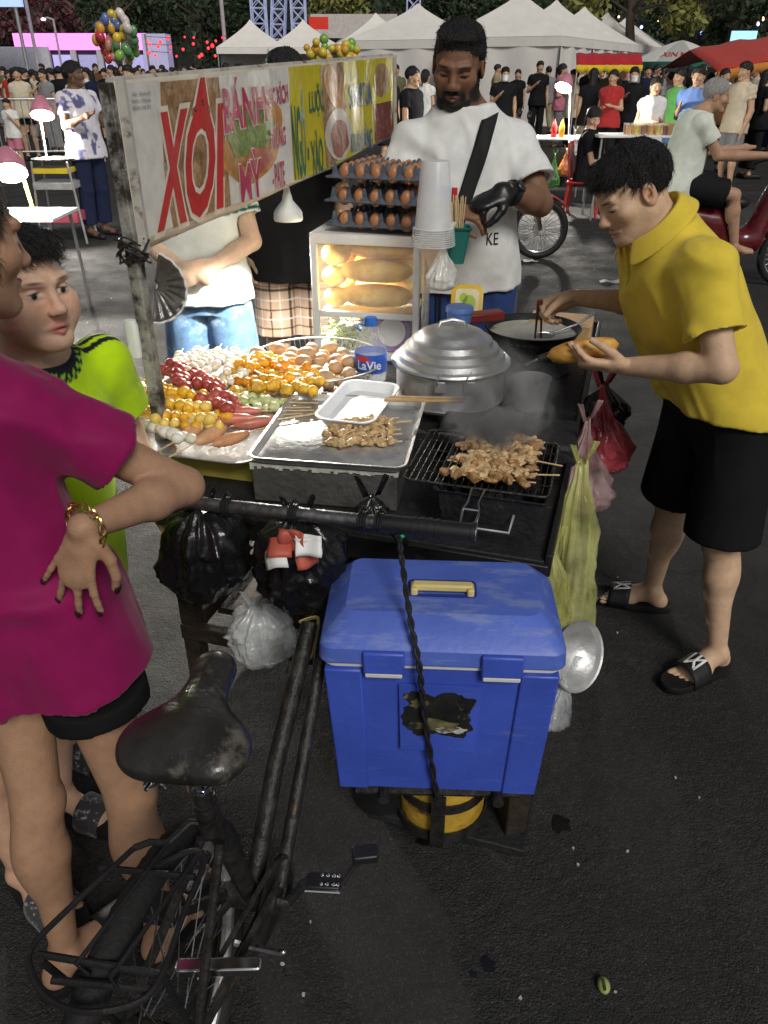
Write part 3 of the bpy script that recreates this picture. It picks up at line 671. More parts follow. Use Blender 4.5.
    ax=nrm(J['elL']-wr); F=frame(ax); mb=MB(); mb.tube([wr+ax*.03+F@V(math.cos(a)*.034,math.sin(a)*.034,0)-np.asarray(off) for a in np.linspace(0,2*PI,25)[:-1]],.0085,8,loop=True)
    wb=mb.build('wristwatch',MATS['rubber_black'],root)
    nn=nrm(V(.1,-.75,.6)); nn=nrm(nn-ax*nn.dot(ax)); c=wr+ax*.03+nn*.037-np.asarray(off); mb=MB(); mb.lathe([(.021,-.006),(.021,.004),(.019,.006),(.016,.006)],20,M=frame(nn),off=c,cap0=True,cap1=True); mb.build('watch_case',mat('gunmetal',(.05,.05,.055),.35,metal=.8),wb)
    for a in 'RL': slide(root,off,J['an'+a],J['to'+a],'sandal',MATS['rubber_black'],MATS['rubber_black'])
    return root
# ---------------------------------------------------------------- cook in the yellow polo shirt
def make_cook():
    off=(.92,1.95,0); J=stand(1.62); k=J['k']
    J.update(pel=V(.93,1.955,.80),nk=V(.675,1.965,1.245),hd=V(.588,1.955,1.348),hf=V(-.86,-.22,-.50),hu=V(-.55,.0,.9),hs=.89,
      shL=V(.735,1.80,1.20),shR=V(.70,2.135,1.165),elL=V(.775,1.69,1.005),wrL=V(.60,1.845,.955),elR=V(.775,2.235,1.01),wrR=V(.55,2.20,1.035),
      hipL=V(.945,1.87,.79),hipR=V(.905,2.04,.79),knL=V(.955,1.845,.43),knR=V(.90,2.10,.43),anL=V(1.005,1.80,.085),anR=V(.905,2.115,.085),toL=V(.915,1.752,.034),toR=V(.80,2.15,.034))
    root=thing('person','cook in a yellow polo shirt and black shorts filling a bread roll with chopsticks','person',off); sk=(.60,.40,.26)
    hd={'R':hand((-.85,.12,-.32),(-.05,-.75,-.6),(-.3,-.6,.75),(.85,.95,1.05,1.1),.06,.75,.98,True),'L':hand((-.95,.05,.05),(-.05,.45,.9),(-.2,-.2,.8),(.35,.4,.45,.5),.12,.6,.98,True)}
    hd['L']['thumb']=V(0,-1,.4)
    cn=[]; J['legs']=.97; S,H=body(J,hands=hd,thick=.91,nails=cn); nail_mesh(cn,mat('nail_pink',(.58,.38,.30),.3,spec=.5),root,off)
    put('body',S,.0038,SKIN,root,off,fine=[(H['c']-.15,H['c']+.15,.0022)],col=lambda v: paint(v,sk,head_paint(H,sk,'down',lip=(.46,.22,.17))))
    hero_hair(hair_ops(H,'fringe',.056,None,.38,.004),.003,root,off,H,.003,14,4800,.024,fwd=.5)
    up,r,f=axes(J); st=[(-.16,.160,.118,0),(0,.162,.118,0),(.2,.155,.120,.004),(.4,.155,.122,.004),(.6,.162,.120,.004),(.78,.168,.112,0),(.90,.128,.088,0),(1.0,.078,.07,0),(1.03,.07,.065,0)]
    Yl=cloth('yellow_pique',(.70,.53,.06),bump=.10,bs=900)
    s=shirt(J,.026,.66,-.16,.020,.068,.030,vneck=.07,st=st,hemn=(V(.95,1.9,.812),V(-.06,0,-1)),thick=.95)
    sh=put('shirt',s,.005,Yl,root,off,folds(.015,6.5,15,21,(1,1,.55),M=np.stack([r,f,up],1)))
    # folded collar
    mb=MB(); rings=[]
    for i in range(25):
        a=R(-155+310*i/24)+PI/2*0; dirv=-f*math.cos(a)+r*math.sin(a); base=J['nk']+up*(.022+.022*math.cos(a))+f*.006; fr=abs(i-12)/12
        rad=.072; base=base+up*.016; c0=base+dirv*rad; rings.append([c0-up*.02,c0+up*.016,c0+up*.020+dirv*.006,c0+dirv*.026-up*.006,c0+dirv*(.038+.010*fr)-up*(.022+.025*max(0,fr-.6))])
    mb.loft([[p-np.asarray(off) for p in q] for q in rings],0,False,False,False); mb.build('collar',Yl,root,solid=.0022,sub=1)
    b=shorts(J,.92,.022,.026,top=.16,thick=.93); put('shorts',b,.006,cloth('black_twill',(.012,.012,.0125)),root,off,folds(.007,6,14,33))
    for a in 'RL': slide(root,off,J['an'+a],J['to'+a],'slipper',MATS['rubber_black'],MATS['rubber_black'],1.0,0,('N','Y'))
    return root,J,hd
make_woman(); make_boy(); make_white(); COOK,CJ,CH=make_cook()
# bystander at the left edge: only the near foot comes into the picture
def make_edge():
    off=(-.93,1.12,0); J=turn(stand(1.62),PI*.75,off); J['anR']=V(-.79,1.07,.085); J['toR']=V(-.715,1.015,.034); J['knR']=V(-.83,1.10,.46)
    root=thing('person','bystander at the picture edge showing one bare leg and a slipper','person',off)
    S,H=body(J,detail=False); sk=(.5,.3,.2); put('body',S,.005,SKIN,root,off,col=lambda v: paint(v,sk,[]))
    put('hair',hair_ops(H,'short'),.006,HAIRM,root,off); put('shirt',shirt(J),.008,cloth('grey_tee',(.2,.2,.2)),root,off,folds()); put('shorts',shorts(J,.9),.008,MATS['black_cotton'],root,off)
    for a in 'RL': slide(root,off,J['an'+a],J['to'+a],'slipper',MATS['rubber_black'],SLIP)
make_edge()
def asphalt():
    m=bpy.data.materials.new('asphalt'); m.use_nodes=True; nt=m.node_tree;N=nt.nodes;L=nt.links;b=N['Principled BSDF']; tc=N.new('ShaderNodeTexCoord')
    def noise(sc,det,ro=.6):
        n=N.new('ShaderNodeTexNoise'); n.inputs['Scale'].default_value=sc; n.inputs['Detail'].default_value=det; n.inputs['Roughness'].default_value=ro; L.new(tc.outputs['Object'],n.inputs['Vector']); return n.outputs['Fac']
    def rng_(f,a,b_,c,d):
        r=N.new('ShaderNodeMapRange'); 
        for i,v in enumerate((a,b_,c,d)): r.inputs[i+1].default_value=v
        L.new(f,r.inputs[0]); return r.outputs[0]
    def mix(f,a,b_):
        x=N.new('ShaderNodeMix'); x.data_type='RGBA'; L.new(f,x.inputs['Factor']) 
        for k,q in (('A',a),('B',b_)):
            if isinstance(q,tuple): x.inputs[k].default_value=(*q,1)
            else: L.new(q,x.inputs[k])
        return x.outputs['Result']
    c=mix(rng_(noise(.9,6,.7),.38,.66,0,1),(.014,.0137,.0133),(.028,.027,.0258))
    c=mix(rng_(noise(6,5,.7),.50,.62,0,.7),c,(.017,.0165,.016))
    v=N.new('ShaderNodeTexVoronoi'); v.inputs['Scale'].default_value=230; L.new(tc.outputs['Object'],v.inputs['Vector'])
    wn=N.new('ShaderNodeTexWhiteNoise'); L.new(v.outputs['Position'],wn.inputs['Vector'])
    c=mix(rng_(wn.outputs['Value'],.80,1,0,.38),c,(.085,.083,.078))
    w2=N.new('ShaderNodeTexVoronoi'); w2.inputs['Scale'].default_value=42; L.new(tc.outputs['Object'],w2.inputs['Vector'])
    c=mix(rng_(w2.outputs['Distance'],.04,.10,.35,0),c,(.20,.195,.18)) if False else c
    ve=N.new('ShaderNodeTexVoronoi'); ve.feature='DISTANCE_TO_EDGE'; ve.inputs['Scale'].default_value=.55; wv=N.new('ShaderNodeVectorMath'); wv.operation='ADD'; nv=N.new('ShaderNodeTexNoise'); nv.inputs['Scale'].default_value=2.2; nv.inputs['Detail'].default_value=6; L.new(tc.outputs['Object'],nv.inputs['Vector']); L.new(tc.outputs['Object'],wv.inputs[0]); L.new(nv.outputs['Color'],wv.inputs[1]); L.new(wv.outputs[0],ve.inputs['Vector'])
    crk=rng_(ve.outputs['Distance'],.0,.012,.8,0); c=mix(crk,c,(.008,.008,.008)); c=mix(rng_(noise(1.7,7,.75),.60,.70,0,.55),c,(.055,.053,.049))
    L.new(c,b.inputs['Base Color']); L.new(rng_(noise(3,5),.35,.65,.62,.88),b.inputs['Roughness']); b.inputs['Specular IOR Level'].default_value=.4
    bp=N.new('ShaderNodeBump'); bp.inputs['Strength'].default_value=.75; bp.inputs['Distance'].default_value=.004; L.new(v.outputs['Distance'],bp.inputs['Height']); bp.invert=True
    b2=N.new('ShaderNodeBump'); b2.inputs['Strength'].default_value=.6; b2.inputs['Distance'].default_value=.02; L.new(noise(26,6,.65),b2.inputs['Height']); L.new(bp.outputs[0],b2.inputs['Normal']); L.new(b2.outputs[0],b.inputs['Normal']); return m
G=MB(); G.add([(-120,-8,0),(120,-8,0),(120,140,0),(-120,140,0)],[(0,1,2,3)])
tag(G.build('ground',asphalt()),kind='structure')
# ================================================================ THE FOOD CART AND WHAT IT CARRIES
A=R(-17)
CX=V(math.cos(A),math.sin(A),0); CY=V(-math.sin(A),math.cos(A),0); O=V(.30,1.36,0)
def cl(p):          # world point -> cart-local point
    p=np.asarray(p)-O; return V(p@CX,p@CY,p[2])
def MT(name): return MATS[name]
mat('soot',(.016,.016,.017),.65,var=.4,vs=14,bump=.5,bs=70,dirt=(.07,.065,.06),ds=16,dt=.60)
mat('black_paint',(.014,.014,.015),.42,var=.3,bump=.15,bs=90,dirt=(.075,.05,.03),ds=22,dt=.62)
mat('dark_wood',(.028,.020,.014),.7,var=.4,vs=20,bump=.5,bs=60)
mat('steel',(.58,.58,.57),.30,metal=1,var=.12,vs=14,bump=.08,bs=60)
mat('worn_steel',(.60,.60,.59),.46,metal=.8,var=.2,vs=16,bump=.25,bs=35,dirt=(.22,.17,.10),ds=9,dt=.6)
mat('aluminium',(.70,.70,.70),.36,metal=.9,var=.12,vs=9,bump=.12,bs=40,dirt=(.30,.28,.25),ds=7,dt=.62)
mat('chrome',(.7,.7,.7),.14,metal=1,var=.1)
mat('old_iron',(.035,.034,.032),.5,metal=.5,var=.5,vs=30,bump=.4,bs=80,dirt=(.10,.055,.028),ds=25,dt=.58)
mat('bamboo',(.62,.47,.27),.65,var=.2,vs=60); mat('wood_pale',(.50,.33,.16),.6,var=.25,vs=30,bump=.2)
mat('white_plastic',(.74,.75,.74),.45,var=.06); mat('white_alu',(.68,.70,.68),.40,var=.08,dirt=(.42,.38,.3),ds=18,dt=.66)
mat('black_plastic',(.014,.014,.015),.4,var=.2,spec=.5)
mat('grey_pulp',(.085,.10,.13),.55,var=.2,vs=30,bump=.2,bs=120)
mat('glass',(.95,.97,.95),.05,trans=0,alpha=.12,var=.02,spec=.6)
mat('clear_plastic',(.86,.88,.88),.15,alpha=.17,var=.04,spec=.6)
mat('frosted_plastic',(.80,.82,.83),.32,alpha=.62,var=.05,spec=.5)
mat('yellow_card',(.56,.47,.10),.7,var=.2,vs=9,bump=.2,bs=40)
mat('peeled_paint',(.075,.072,.068),.7,var=.35,vs=12,bump=.5,bs=50,dirt=(.38,.36,.32),ds=11,dt=.63)
# ---------------------------------------------------------------- cart
cart=thing('food_cart','long black street food cart with a table top, push bar and sign pole','cart',O,A)
mb=MB(); mb.box((-.42,.90,.685),(.92,1.80,.03)); mb.build('tabletop',MT('soot'),cart,bevel=.004)
mb=MB(); mb.box((.047,.90,.690),(.014,1.80,.055)); mb.box((-.887,.90,.690),(.014,1.80,.055)); mb.box((-.42,-.008,.668),(.94,.016,.062)); mb.box((-.42,1.808,.69),(.94,.016,.05)); mb.build('edge_rail',MT('black_paint'),cart,bevel=.003)
for x,y in ((-.86,.03),(.02,.03),(-.86,1.76),(.02,1.76)):
    mb=MB(); mb.box((x,y,.385),(.045,.045,.57)); mb.build('leg',MT('dark_wood'),cart,bevel=.003)
mb=MB(); mb.box((-.42,.95,.245),(.90,1.55,.022)); mb.build('lower_shelf',MT('dark_wood'),cart)
mb=MB(); mb.box((-.63,.012,.30),(.50,.03,.045)); mb.box((-.86,.9,.30),(.03,1.66,.045)); mb.box((.02,.9,.30),(.03,1.66,.045)); mb.build('lower_rail',MT('dark_wood'),cart,bevel=.003)
mb=MB(); mb.box((-.30,.05,.52),(.50,.02,.27)); mb.box((.030,.95,.50),(.012,1.55,.30)); mb.build('side_panel',MT('soot'),cart)
for x in (-.72,-.12):
    mb=MB(); mb.tube([V(x+.0,1.15+.30*math.cos(a),.30+.30*math.sin(a)) for a in np.linspace(0,2*PI,33)[:-1]],.024,8,loop=True); wh=mb.build('wheel',MT('rubber_black'),cart)
    mb=MB(); [mb.tube([V(x,1.15,.30),V(x,1.15+.285*math.cos(a),.30+.285*math.sin(a))],.003,5) for a in np.linspace(0,2*PI,19)[:-1]]; mb.tube([V(x-.04,1.15,.3),V(x+.04,1.15,.3)],.03,10); mb.build('spokes',MT('steel'),wh)
# push bar
pL,pR=cl(at(176,501,Z=.83)),cl(at(476,533,Z=.83)); d=pR-pL
mb=MB(); mb.tube([pL,pL+d*.72],.0145,14); pb=mb.build('push_bar',mat('bar_steel',(.20,.20,.20),.36,metal=.9,var=.35,vs=30,bump=.15,bs=80,dirt=(.05,.035,.025),ds=20,dt=.56),cart)
mb=MB(); mb.tube([pL+d*.70,pL+d*.985],.0185,14); mb.tube([pL+d*.985,pL+d],.021,14); [mb.tube([pL+d*t,pL+d*(t+.012)],.0205,14) for t in (.80,.825,.85,.875)]; mb.build('grip',MT('black_plastic'),pb)
mb=MB(); mb.tube([pL+d*.996,pL+d*1.002],.017,14); mb.build('end_cap',MT('steel'),pb)
for t in (.12,.46,.71):
    q=pL+d*t; mb=MB(); mb.tube([q,q+V(0,.06,-.05),V(q[0]+.005,.02,.665)],.011,8); mb.build('bracket',MT('old_iron'),cart)
for t in (.17,.40,.63,.685):
    mb=MB(); F=frame(d)
    for k in range(3): mb.tube([pL+d*(t+.009*k)+F@V(math.cos(a)*.0175,math.sin(a)*.0175,0) for a in np.linspace(0,2*PI,13)[:-1]],.0034,6,loop=True)
    mb.tube([pL+d*t+V(0,0,.016),pL+d*t+V(.01,.0,.034),pL+d*t+V(.022,-.004,.027)],.0028,6); mb.build('binding',MT('black_plastic'),pb)
# sign pole at the far-left corner
P0=at(163,437,Z=.78); mb=MB(); px,py=cl(P0)[:2]
mb.box((px,py,.998),(.030,.030,1.155)); pole=mb.build('sign_pole',mat('weathered_pole',(.30,.29,.26),.6,var=.35,vs=18,bump=.3,dirt=(.03,.025,.02),ds=8,dt=.50),cart,bevel=.003)
mb=MB(); 
for k in range(26):
    a=k*2.4; z=1.232+.001*k; r=.028+.012*random.random()
    mb.tube([V(px+r*math.cos(a+t*2.2),py+r*math.sin(a+t*2.2),z+.02*math.sin(3*t+k)) for t in np.linspace(0,1,5)],.0022,5)
mb.build('wire_binding',MT('old_iron'),pole)
mb=MB(); mb.rr([(.03,.02,.01,0),(.034,.022,.011,.02),(.034,.022,.011,.075),(.024,.018,.008,.09)],off=(px-.020,py-.028,1.0)); mb.build('clip',MT('white_plastic'),pole)
# grey post that carries the cups
cp=cl(at(426,352,Z=.70)+V(0,.12,0)); mb=MB(); mb.tube([V(cp[0],cp[1],.70),V(cp[0],cp[1],1.33)],.014,12); mb.build('cup_post',MT('worn_steel'),cart)
for dx in (.035,.05): 
    mb=MB(); mb.tube([V(cp[0]+dx,cp[1]+.02,.70),V(cp[0]+dx,cp[1]+.02,1.16)],.005,8); mb.build('rod',MT('black_paint'),cart)
# ---------------------------------------------------------------- banner sign
SL=2.33; SD=V(.258,.966,0); SN=V(.966,-.258,0)*1.0
S0=V(P0[0]-.004,P0[1],0)
def sg_of(px,py):      # picture point -> (s,t) on the sign plane
    r=ray(px,py); n=V(SD[1],-SD[0],0); C=V(0,0,CAMZ); t=((S0-C)@n)/(r@n); p=C+r*t; return (p-S0)@SD,p[2]
def s_edges(s): return 1.244+.06*s/SL+.055*max(0,s/SL-.6),1.578+.075*s/SL
def sgp(s,z,o=0.):
    w=.0045*math.sin(s*7+z*3)+.0018*math.sin(s*21+z*7+1)+.0008*math.sin(s*43-z*9)
    n=V(SD[1],-SD[0],0)*1.0
    return S0+SD*s+V(0,0,z)+n*(.02+w*min(1,s*4)+o)
sign=thing('banner_sign','long printed food banner hung along the left side of the cart','sign',S0)
LS=lambda p: p-S0
mb=MB(); mb.surf(lambda u,v: LS(sgp(SL*u,s_edges(SL*u)[0]*(1-v)+s_edges(SL*u)[1]*v)),160,24)
BN=mat('banner_vinyl',(.56,.50,.40),.38,var=.12,vs=6,bump=.25,bs=26,spec=.5,dirt=(.36,.31,.24),ds=7,dt=.56); mb.build('banner',BN,sign,solid=.0015)
mb=MB()
for e in (0,1):
    mb.tube([LS(sgp(s,s_edges(s)[e]))-V(SD[1],-SD[0],0)*.012 for s in np.linspace(0,SL,14)],.008,6)
mb.tube([LS(sgp(SL,s_edges(SL)[0])),LS(sgp(SL,s_edges(SL)[1]))],.008,6); mb.box(LS(sgp(.012,1.41))+V(.0,-.0,0),(.032,.02,.345)); mb.build('frame',mat('rusty_white',(.42,.40,.36),.6,var=.3,dirt=(.10,.05,.03),ds=18,dt=.54),sign)
def patch(name,m,pts,o,parent=sign,n=14):
    """flat printed shape given by picture points, lying on the banner"""
    q=[sg_of(*p) for p in pts]; bm=bmesh.new(); vs=[bm.verts.new((a,b,0)) for a,b in q]; bm.faces.new(vs)
    lo,hi=min(a for a,b in q),max(a for a,b in q); zl,zh=min(b for a,b in q),max(b for a,b in q)
    for k in range(1,int((hi-lo)/.025)+1): bmesh.ops.bisect_plane(bm,geom=bm.verts[:]+bm.edges[:]+bm.faces[:],plane_co=(lo+.025*k,0,0),plane_no=(1,0,0),dist=1e-6)
    for k in range(1,int((zh-zl)/.05)+1): bmesh.ops.bisect_plane(bm,geom=bm.verts[:]+bm.edges[:]+bm.faces[:],plane_co=(0,zl+.05*k,0),plane_no=(0,1,0),dist=1e-6)
    bmesh.ops.triangulate(bm,faces=bm.faces[:]); bm.verts.index_update(); m_=MB()
    def lim(s,z): a,b=s_edges(s); return min(max(z,a+.006),b-.006)
    m_.add([LS(sgp(v.co.x,lim(v.co.x,v.co.y),o)) for v in bm.verts],[[x.index for x in f.verts] for f in bm.faces]); bm.free(); return m_.build(name,m,parent)
def ell(cx,cy,rx,ry,rot=0,n=26,wob=.0): 
    return [(cx+rx*math.cos(a)*math.cos(rot)-ry*math.sin(a)*math.sin(rot)+wob*math.sin(a*5+cx),cy+rx*math.cos(a)*math.sin(rot)+ry*math.sin(a)*math.cos(rot)+wob*math.cos(a*4+cy)) for a in np.linspace(0,2*PI,n+1)[:-1]]
pr=lambda n,c,**k: mat('print_'+n,c,.42,var=k.pop('var',.12),vs=k.pop('vs',20),spec=.45,bump=.15,bs=30,**k)
pr('yellow_panel',(.55,.47,.02)); pr('red',(.48,.030,.030)); pr('magenta',(.42,.03,.10)); pr('green',(.02,.14,.10)); pr('blue',(.06,.16,.36)); pr('cream',(.70,.65,.55)); pr('brown',(.30,.17,.08),var=.5,vs=26,dirt=(.45,.33,.2),ds=30,dt=.5)
pr('bread',(.46,.22,.06),var=.4,vs=18); pr('lettuce',(.17,.24,.06),var=.6,vs=60,dirt=(.3,.10,.06),ds=50,dt=.58); pr('ham',(.42,.14,.09),var=.4,vs=40); pr('bowl',(.60,.55,.47)); pr('meat',(.26,.07,.035),var=.6,vs=70,dirt=(.5,.25,.13),ds=80,dt=.55); pr('darkred',(.16,.03,.025),var=.5,vs=30,dirt=(.4,.3,.26),ds=40,dt=.55); pr('greytext',(.33,.33,.33)); pr('white',(.66,.65,.61))
# pictures printed on the banner
patch('printed_panel',MT('print_white'),[(113,84),(150,80),(166,226),(140,238)],.0015)
patch('printed_food',MT('print_brown'),[(152,82),(210,77),(222,205),(166,228),(156,170)],.0016)
patch('printed_panel',MT('print_white'),[(209,76),(282,66),(290,190),(222,204)],.0019)
patch('printed_panel',MT('print_yellow_panel'),[(282,66),(387,53),(389,136),(290,184)],.0019)
patch('printed_food',MT('print_bread'),ell(245,140,30,46,.35,wob=2),.0025); patch('printed_food',MT('print_lettuce'),ell(243,131,22,30,.55,wob=3),.0031); patch('printed_food',MT('print_ham'),ell(250,160,16,12,-.7,wob=2),.0035)
patch('printed_food',MT('print_brown'),[(312,66),(337,62),(342,140),(334,158),(320,168)],.0025); patch('printed_food',MT('print_bread'),ell(327,88,9,24,-.3),.0031)
patch('printed_bowl',MT('print_bowl'),ell(332,134,14,26),.0036); patch('printed_food',MT('print_meat'),ell(333,138,9.5,19,wob=.7),.0042)
patch('printed_food',MT('print_brown'),ell(376,80,7,17),.0028); patch('printed_food',MT('print_darkred'),[(369,105),(387,100),(388,136),(371,143)],.0028)
def word(txt,m,quad,o,outline=None,name='lettering',bold=.022):
    (ax,ay),(bx,by),(cx,cy),(dx,dy)=quad     # top-left, top-right, bottom-right, bottom-left picture corners
    def fn(u,v,oo): 
        x=(ax*(1-u)+bx*u)*v+(dx*(1-u)+cx*u)*(1-v); y=(ay*(1-u)+by*u)*v+(dy*(1-u)+cy*u)*(1-v); s,z=sg_of(x,y); return LS(sgp(s,z,oo))
    if outline:
        mb=MB(); v,_=text_mesh(txt,0.); bb=(min(p.x for p in v),max(p.x for p in v),min(p.y for p in v),max(p.y for p in v)); text_mb(mb,txt,lambda u,v: fn(u,v,o-.0008),offset=outline[1],base=bb); mb.build('letter_outline',outline[0],sign)
        mb=MB(); text_mb(mb,txt,lambda u,v: fn(u,v,o+.0006),base=bb,bold=bold)
    else: mb=MB(); text_mb(mb,txt,lambda u,v: fn(u,v,o+.0006),bold=.018)
    return mb.build(name,m,sign)
W_=MT('print_cream')
word('XÔI',MT('print_red'),[(153,86),(211,80),(213,204),(151,228)],.0045,(W_,.07),bold=.032)
word('BÁNH',MT('print_magenta'),[(211,78),(256,78),(259,120),(214,132)],.0055,(W_,.05)); word('MỲ',MT('print_magenta'),[(229,152),(251,149),(255,194),(232,201)],.0055,(W_,.05))
word('XÚC XÍCH',MT('print_magenta'),[(260,85),(280,80),(282,101),(260,107)],.005,(W_,.04)); word('TRỨNG',MT('print_magenta'),[(262,124),(279,120),(280,144),(264,149)],.005,(W_,.04)); word('- PATE',MT('print_magenta'),[(264,165),(278,161),(279,184),(265,189)],.005,(W_,.04))
word('NGÔ -',MT('print_green'),[(283,84),(301,92),(304,176),(290,181)],.0045); word('LUỘC',MT('print_green'),[(302,84),(315,82),(317,115),(304,119)],.0045); word('XÀO',MT('print_green'),[(304,132),(315,128),(318,172),(307,176)],.0045)
word('SẮN HẤP DỪA',MT('print_blue'),[(342,71),(365,68),(367,104),(343,109)],.0045); word('KHOAI NƯỚNG',MT('print_blue'),[(344,127),(367,121),(368,148),(345,153)],.0045)
for k,y in enumerate((92,99,105)): word('xxxxxx' if 0 else ('Xôi - Bánh mỳ','Ngô - Khoai','Xin mời')[k],MT('print_greytext'),[(122,y),(141,y-2),(142,y+3),(123,y+5)],.003,name='small_lettering')
# ---------------------------------------------------------------- pendant lamp under the sign (lit)
LP=at(289,206,Y=2.84); LP=LP-V(0,.04,0)
lamp=thing('pendant_lamp','ribbed white pendant lamp shining below the banner','lamp',LP)
mb=MB(); prof=[(.72*a_,.85*b_) for a_,b_ in [(.012,.075),(.016,.055),(.020,.045),(.024,.028),(.040,.010),(.056,-.006),(.064,-.018),(.066,-.040),(.063,-.048)]]
n=48; rings=[[((r+(.0018 if j%2 else 0)*(z<.02))*math.cos(2*PI*j/n),(r+(.0018 if j%2 else 0)*(z<.02))*math.sin(2*PI*j/n),z) for j in range(n)] for r,z in prof]; mb.loft(rings,0,True,False)
mb.build('lamp_shade',mat('shade_white',(.62,.64,.60),.45,var=.12,dirt=(.35,.33,.28),ds=40,dt=.6),lamp,solid=.002)
BULB=mat('bulb_lit',(.9,.9,.85),.4,emit=(1,.97,.88),es=14); mb=MB(); mb.ball((0,0,-.026),(.022,.022,.018),16); mb.build('bulb',BULB,lamp)
mb=MB(); mb.tube([(0,0,.075),(.004,-.002,.10),(.01,0,.13)],.003,6); mb.build('cord',MT('black_plastic'),lamp)
def lamp_light(name,loc,power,size=.05,color=(1,.95,.85),spot=None,tgt=None,blend=.6,parent=None):
    l=bpy.data.lights.new(name,'SPOT' if spot else 'POINT'); l.energy=power; l.shadow_soft_size=size; l.color=color
    o=bpy.data.objects.new(name,l); COL.objects.link(o); o.location=tuple(loc)
    if spot:
        l.spot_size=R(spot); l.spot_blend=blend; o.rotation_euler=(Vector(loc)-Vector(tgt)).to_track_quat('Z','Y').to_euler()
    return o
lamp_light('lamp_light',LP+V(0,0,-.05),LAMP_W,.03,spot=146,tgt=LP+V(-.02,-.18,-1),blend=.35)
# shell-shaped reflector tied to the pole
rf=thing('lamp_reflector','shell shaped ribbed reflector tied to the sign pole','reflector',at(152,287,Y=1.84))
mb=MB(); n=40
def refl(u,v):
    a=R(-55+165*v)-R(40); r=.012+.095*u; rip=.004*math.sin(v*60)*u; return .78*V(r*math.cos(a),.02*math.cos(u*2.2)+rip,r*math.sin(a))
mb.surf(refl,8,80); mb.build('shell',film('smoked_plastic',(.12,.11,.10),.75,.2,.3,40),rf,solid=.002)
mb=MB(); mb.tube([refl(1,v) for v in np.linspace(0,1,40)],.0028,6); mb.build('rim',MT('white_plastic'),rf)
# ---------------------------------------------------------------- bread case
def gz(px,py,z): return at(px,py,Z=z)
bc=at(318,346,Y=2.70); bc=V(bc[0],2.70,.70); BW,BD,BH=.355,.36,.415
case=thing('bread_case','white framed glass case full of bread rolls','display case',bc,R(-12))
mb=MB(); t=.022
for x in (0,BW):
    for y in (0,BD): mb.box((x,y,BH/2),(t,t,BH))
for z in (t/2,BH-t/2):
    for y in (0,BD): mb.box((BW/2,y,z),(BW-t,t,t+.006))
    for x in (0,BW): mb.box((x,BD/2,z),(t,BD-t,t+.006))
mb.box((BW/2,.0,.155),(BW-t,.012,.022)); mb.build('frame',MT('white_alu'),case,bevel=.003)
mb=MB(); mb.box((BW/2,BD/2,BH+.004),(BW+.02,BD+.02,.010)); mb.build('roof_panel',MT('white_alu'),case); mb=MB(); mb.box((BW/2,BD/2,.155),(BW-t,BD-t*1.4,.006)); mb.build('shelf',mat('clear_panel',(.70,.66,.5),.2,var=.1,alpha=.9),case)
mb=MB(); mb.box((BW/2,-.002,.29),(BW-t-.004,.003,.235)); mb.box((BW/2,-.002,.085),(BW-t-.004,.003,.11)); mb.box((0,BD/2,BH/2),(.003,BD-t-.004,BH-.06)); mb.box((BW,BD/2,BH/2),(.003,BD-t-.004,BH-.06)); mb.build('pane',MT('glass'),case)
mb=MB(); mb.box((BW/2,BD,.21),(BW-t-.004,.003,.36)); mb.build('back_panel',mat('panel_glow_yellow',(.70,.58,.20),.5),case)  # warm glow inside the case is put into this yellow and crust below
BREAD=mat('bread_crust',(.78,.45,.06),.5,var=.3,vs=16,bump=.25,bs=50,dirt=(.80,.58,.18),ds=8,dt=.5)
BREAD2=mat('bread_golden',(.55,.28,.055),.5,var=.35,vs=20,bump=.3,bs=60,dirt=(.68,.42,.12),ds=12,dt=.5)
def loaf(L,r,seed):
    mb=MB(); n=18; rings=[]
    for i in range(15):
        t=-1+2*i/14; rr=r*math.sqrt(max(.003,1-abs(t)**2.6)); ring=[]
        for j in range(n):
            a=2*PI*j/n; b=rr*(1+.04*vnoise(V(t*3+seed,math.cos(a)*2,math.sin(a)*2))); z=b*math.sin(a)*.8
            if z>0: z-=r*.16*math.exp(-((math.cos(a)*rr+.25*r*t)/(.16*r))**2)*(abs(t)<.75)
            ring.append((t*L/2,b*math.cos(a),z))
        rings.append(ring)
    return mb.loft(rings)
for k,(x,y,z,L,r,yaw) in enumerate(((.205,.06,.210,.26,.050,.05),(.205,.06,.295,.26,.050,.10),(.215,.09,.362,.24,.040,-.05),(.060,.06,.200,.10,.043,1.4),(.055,.06,.272,.10,.044,1.5),(.060,.07,.345,.11,.048,1.3),(.2,.2,.205,.25,.046,0),(.2,.2,.29,.25,.046,.1),(.06,.2,.21,.1,.044,1.5),(.06,.2,.30,.1,.044,1.5))):
    M=rotm((0,0,1),R(-12)); p=bc+M@V(x,y,z)
    o=loaf(L,r,k).build('bread_roll',BREAD,None,p,R(-12)+yaw); tag(o,'golden bread roll stacked behind the glass of the bread case','bread','bread rolls in the case')
M=rotm((0,0,1),R(-12)); W2=lambda x,y,z: bc+M@V(x,y,z)
mb=MB()
for k in range(420):
    p=V(.02+.20*random.random(),.015+.12*random.random(),.025+.085*random.random()*(1-.3*random.random())); q=p+V(random.gauss(0,.016),random.gauss(0,.01),random.gauss(0,.008)); mb.tube([p,(p+q)/2+V(0,0,.004),q],.0018,4,caps=False)
tag(mb.build('shredded_cabbage',mat('cabbage',(.50,.58,.20),.6,var=.3),None,bc,R(-12)),'pale green shredded cabbage heaped on the case floor','food',kind='stuff')
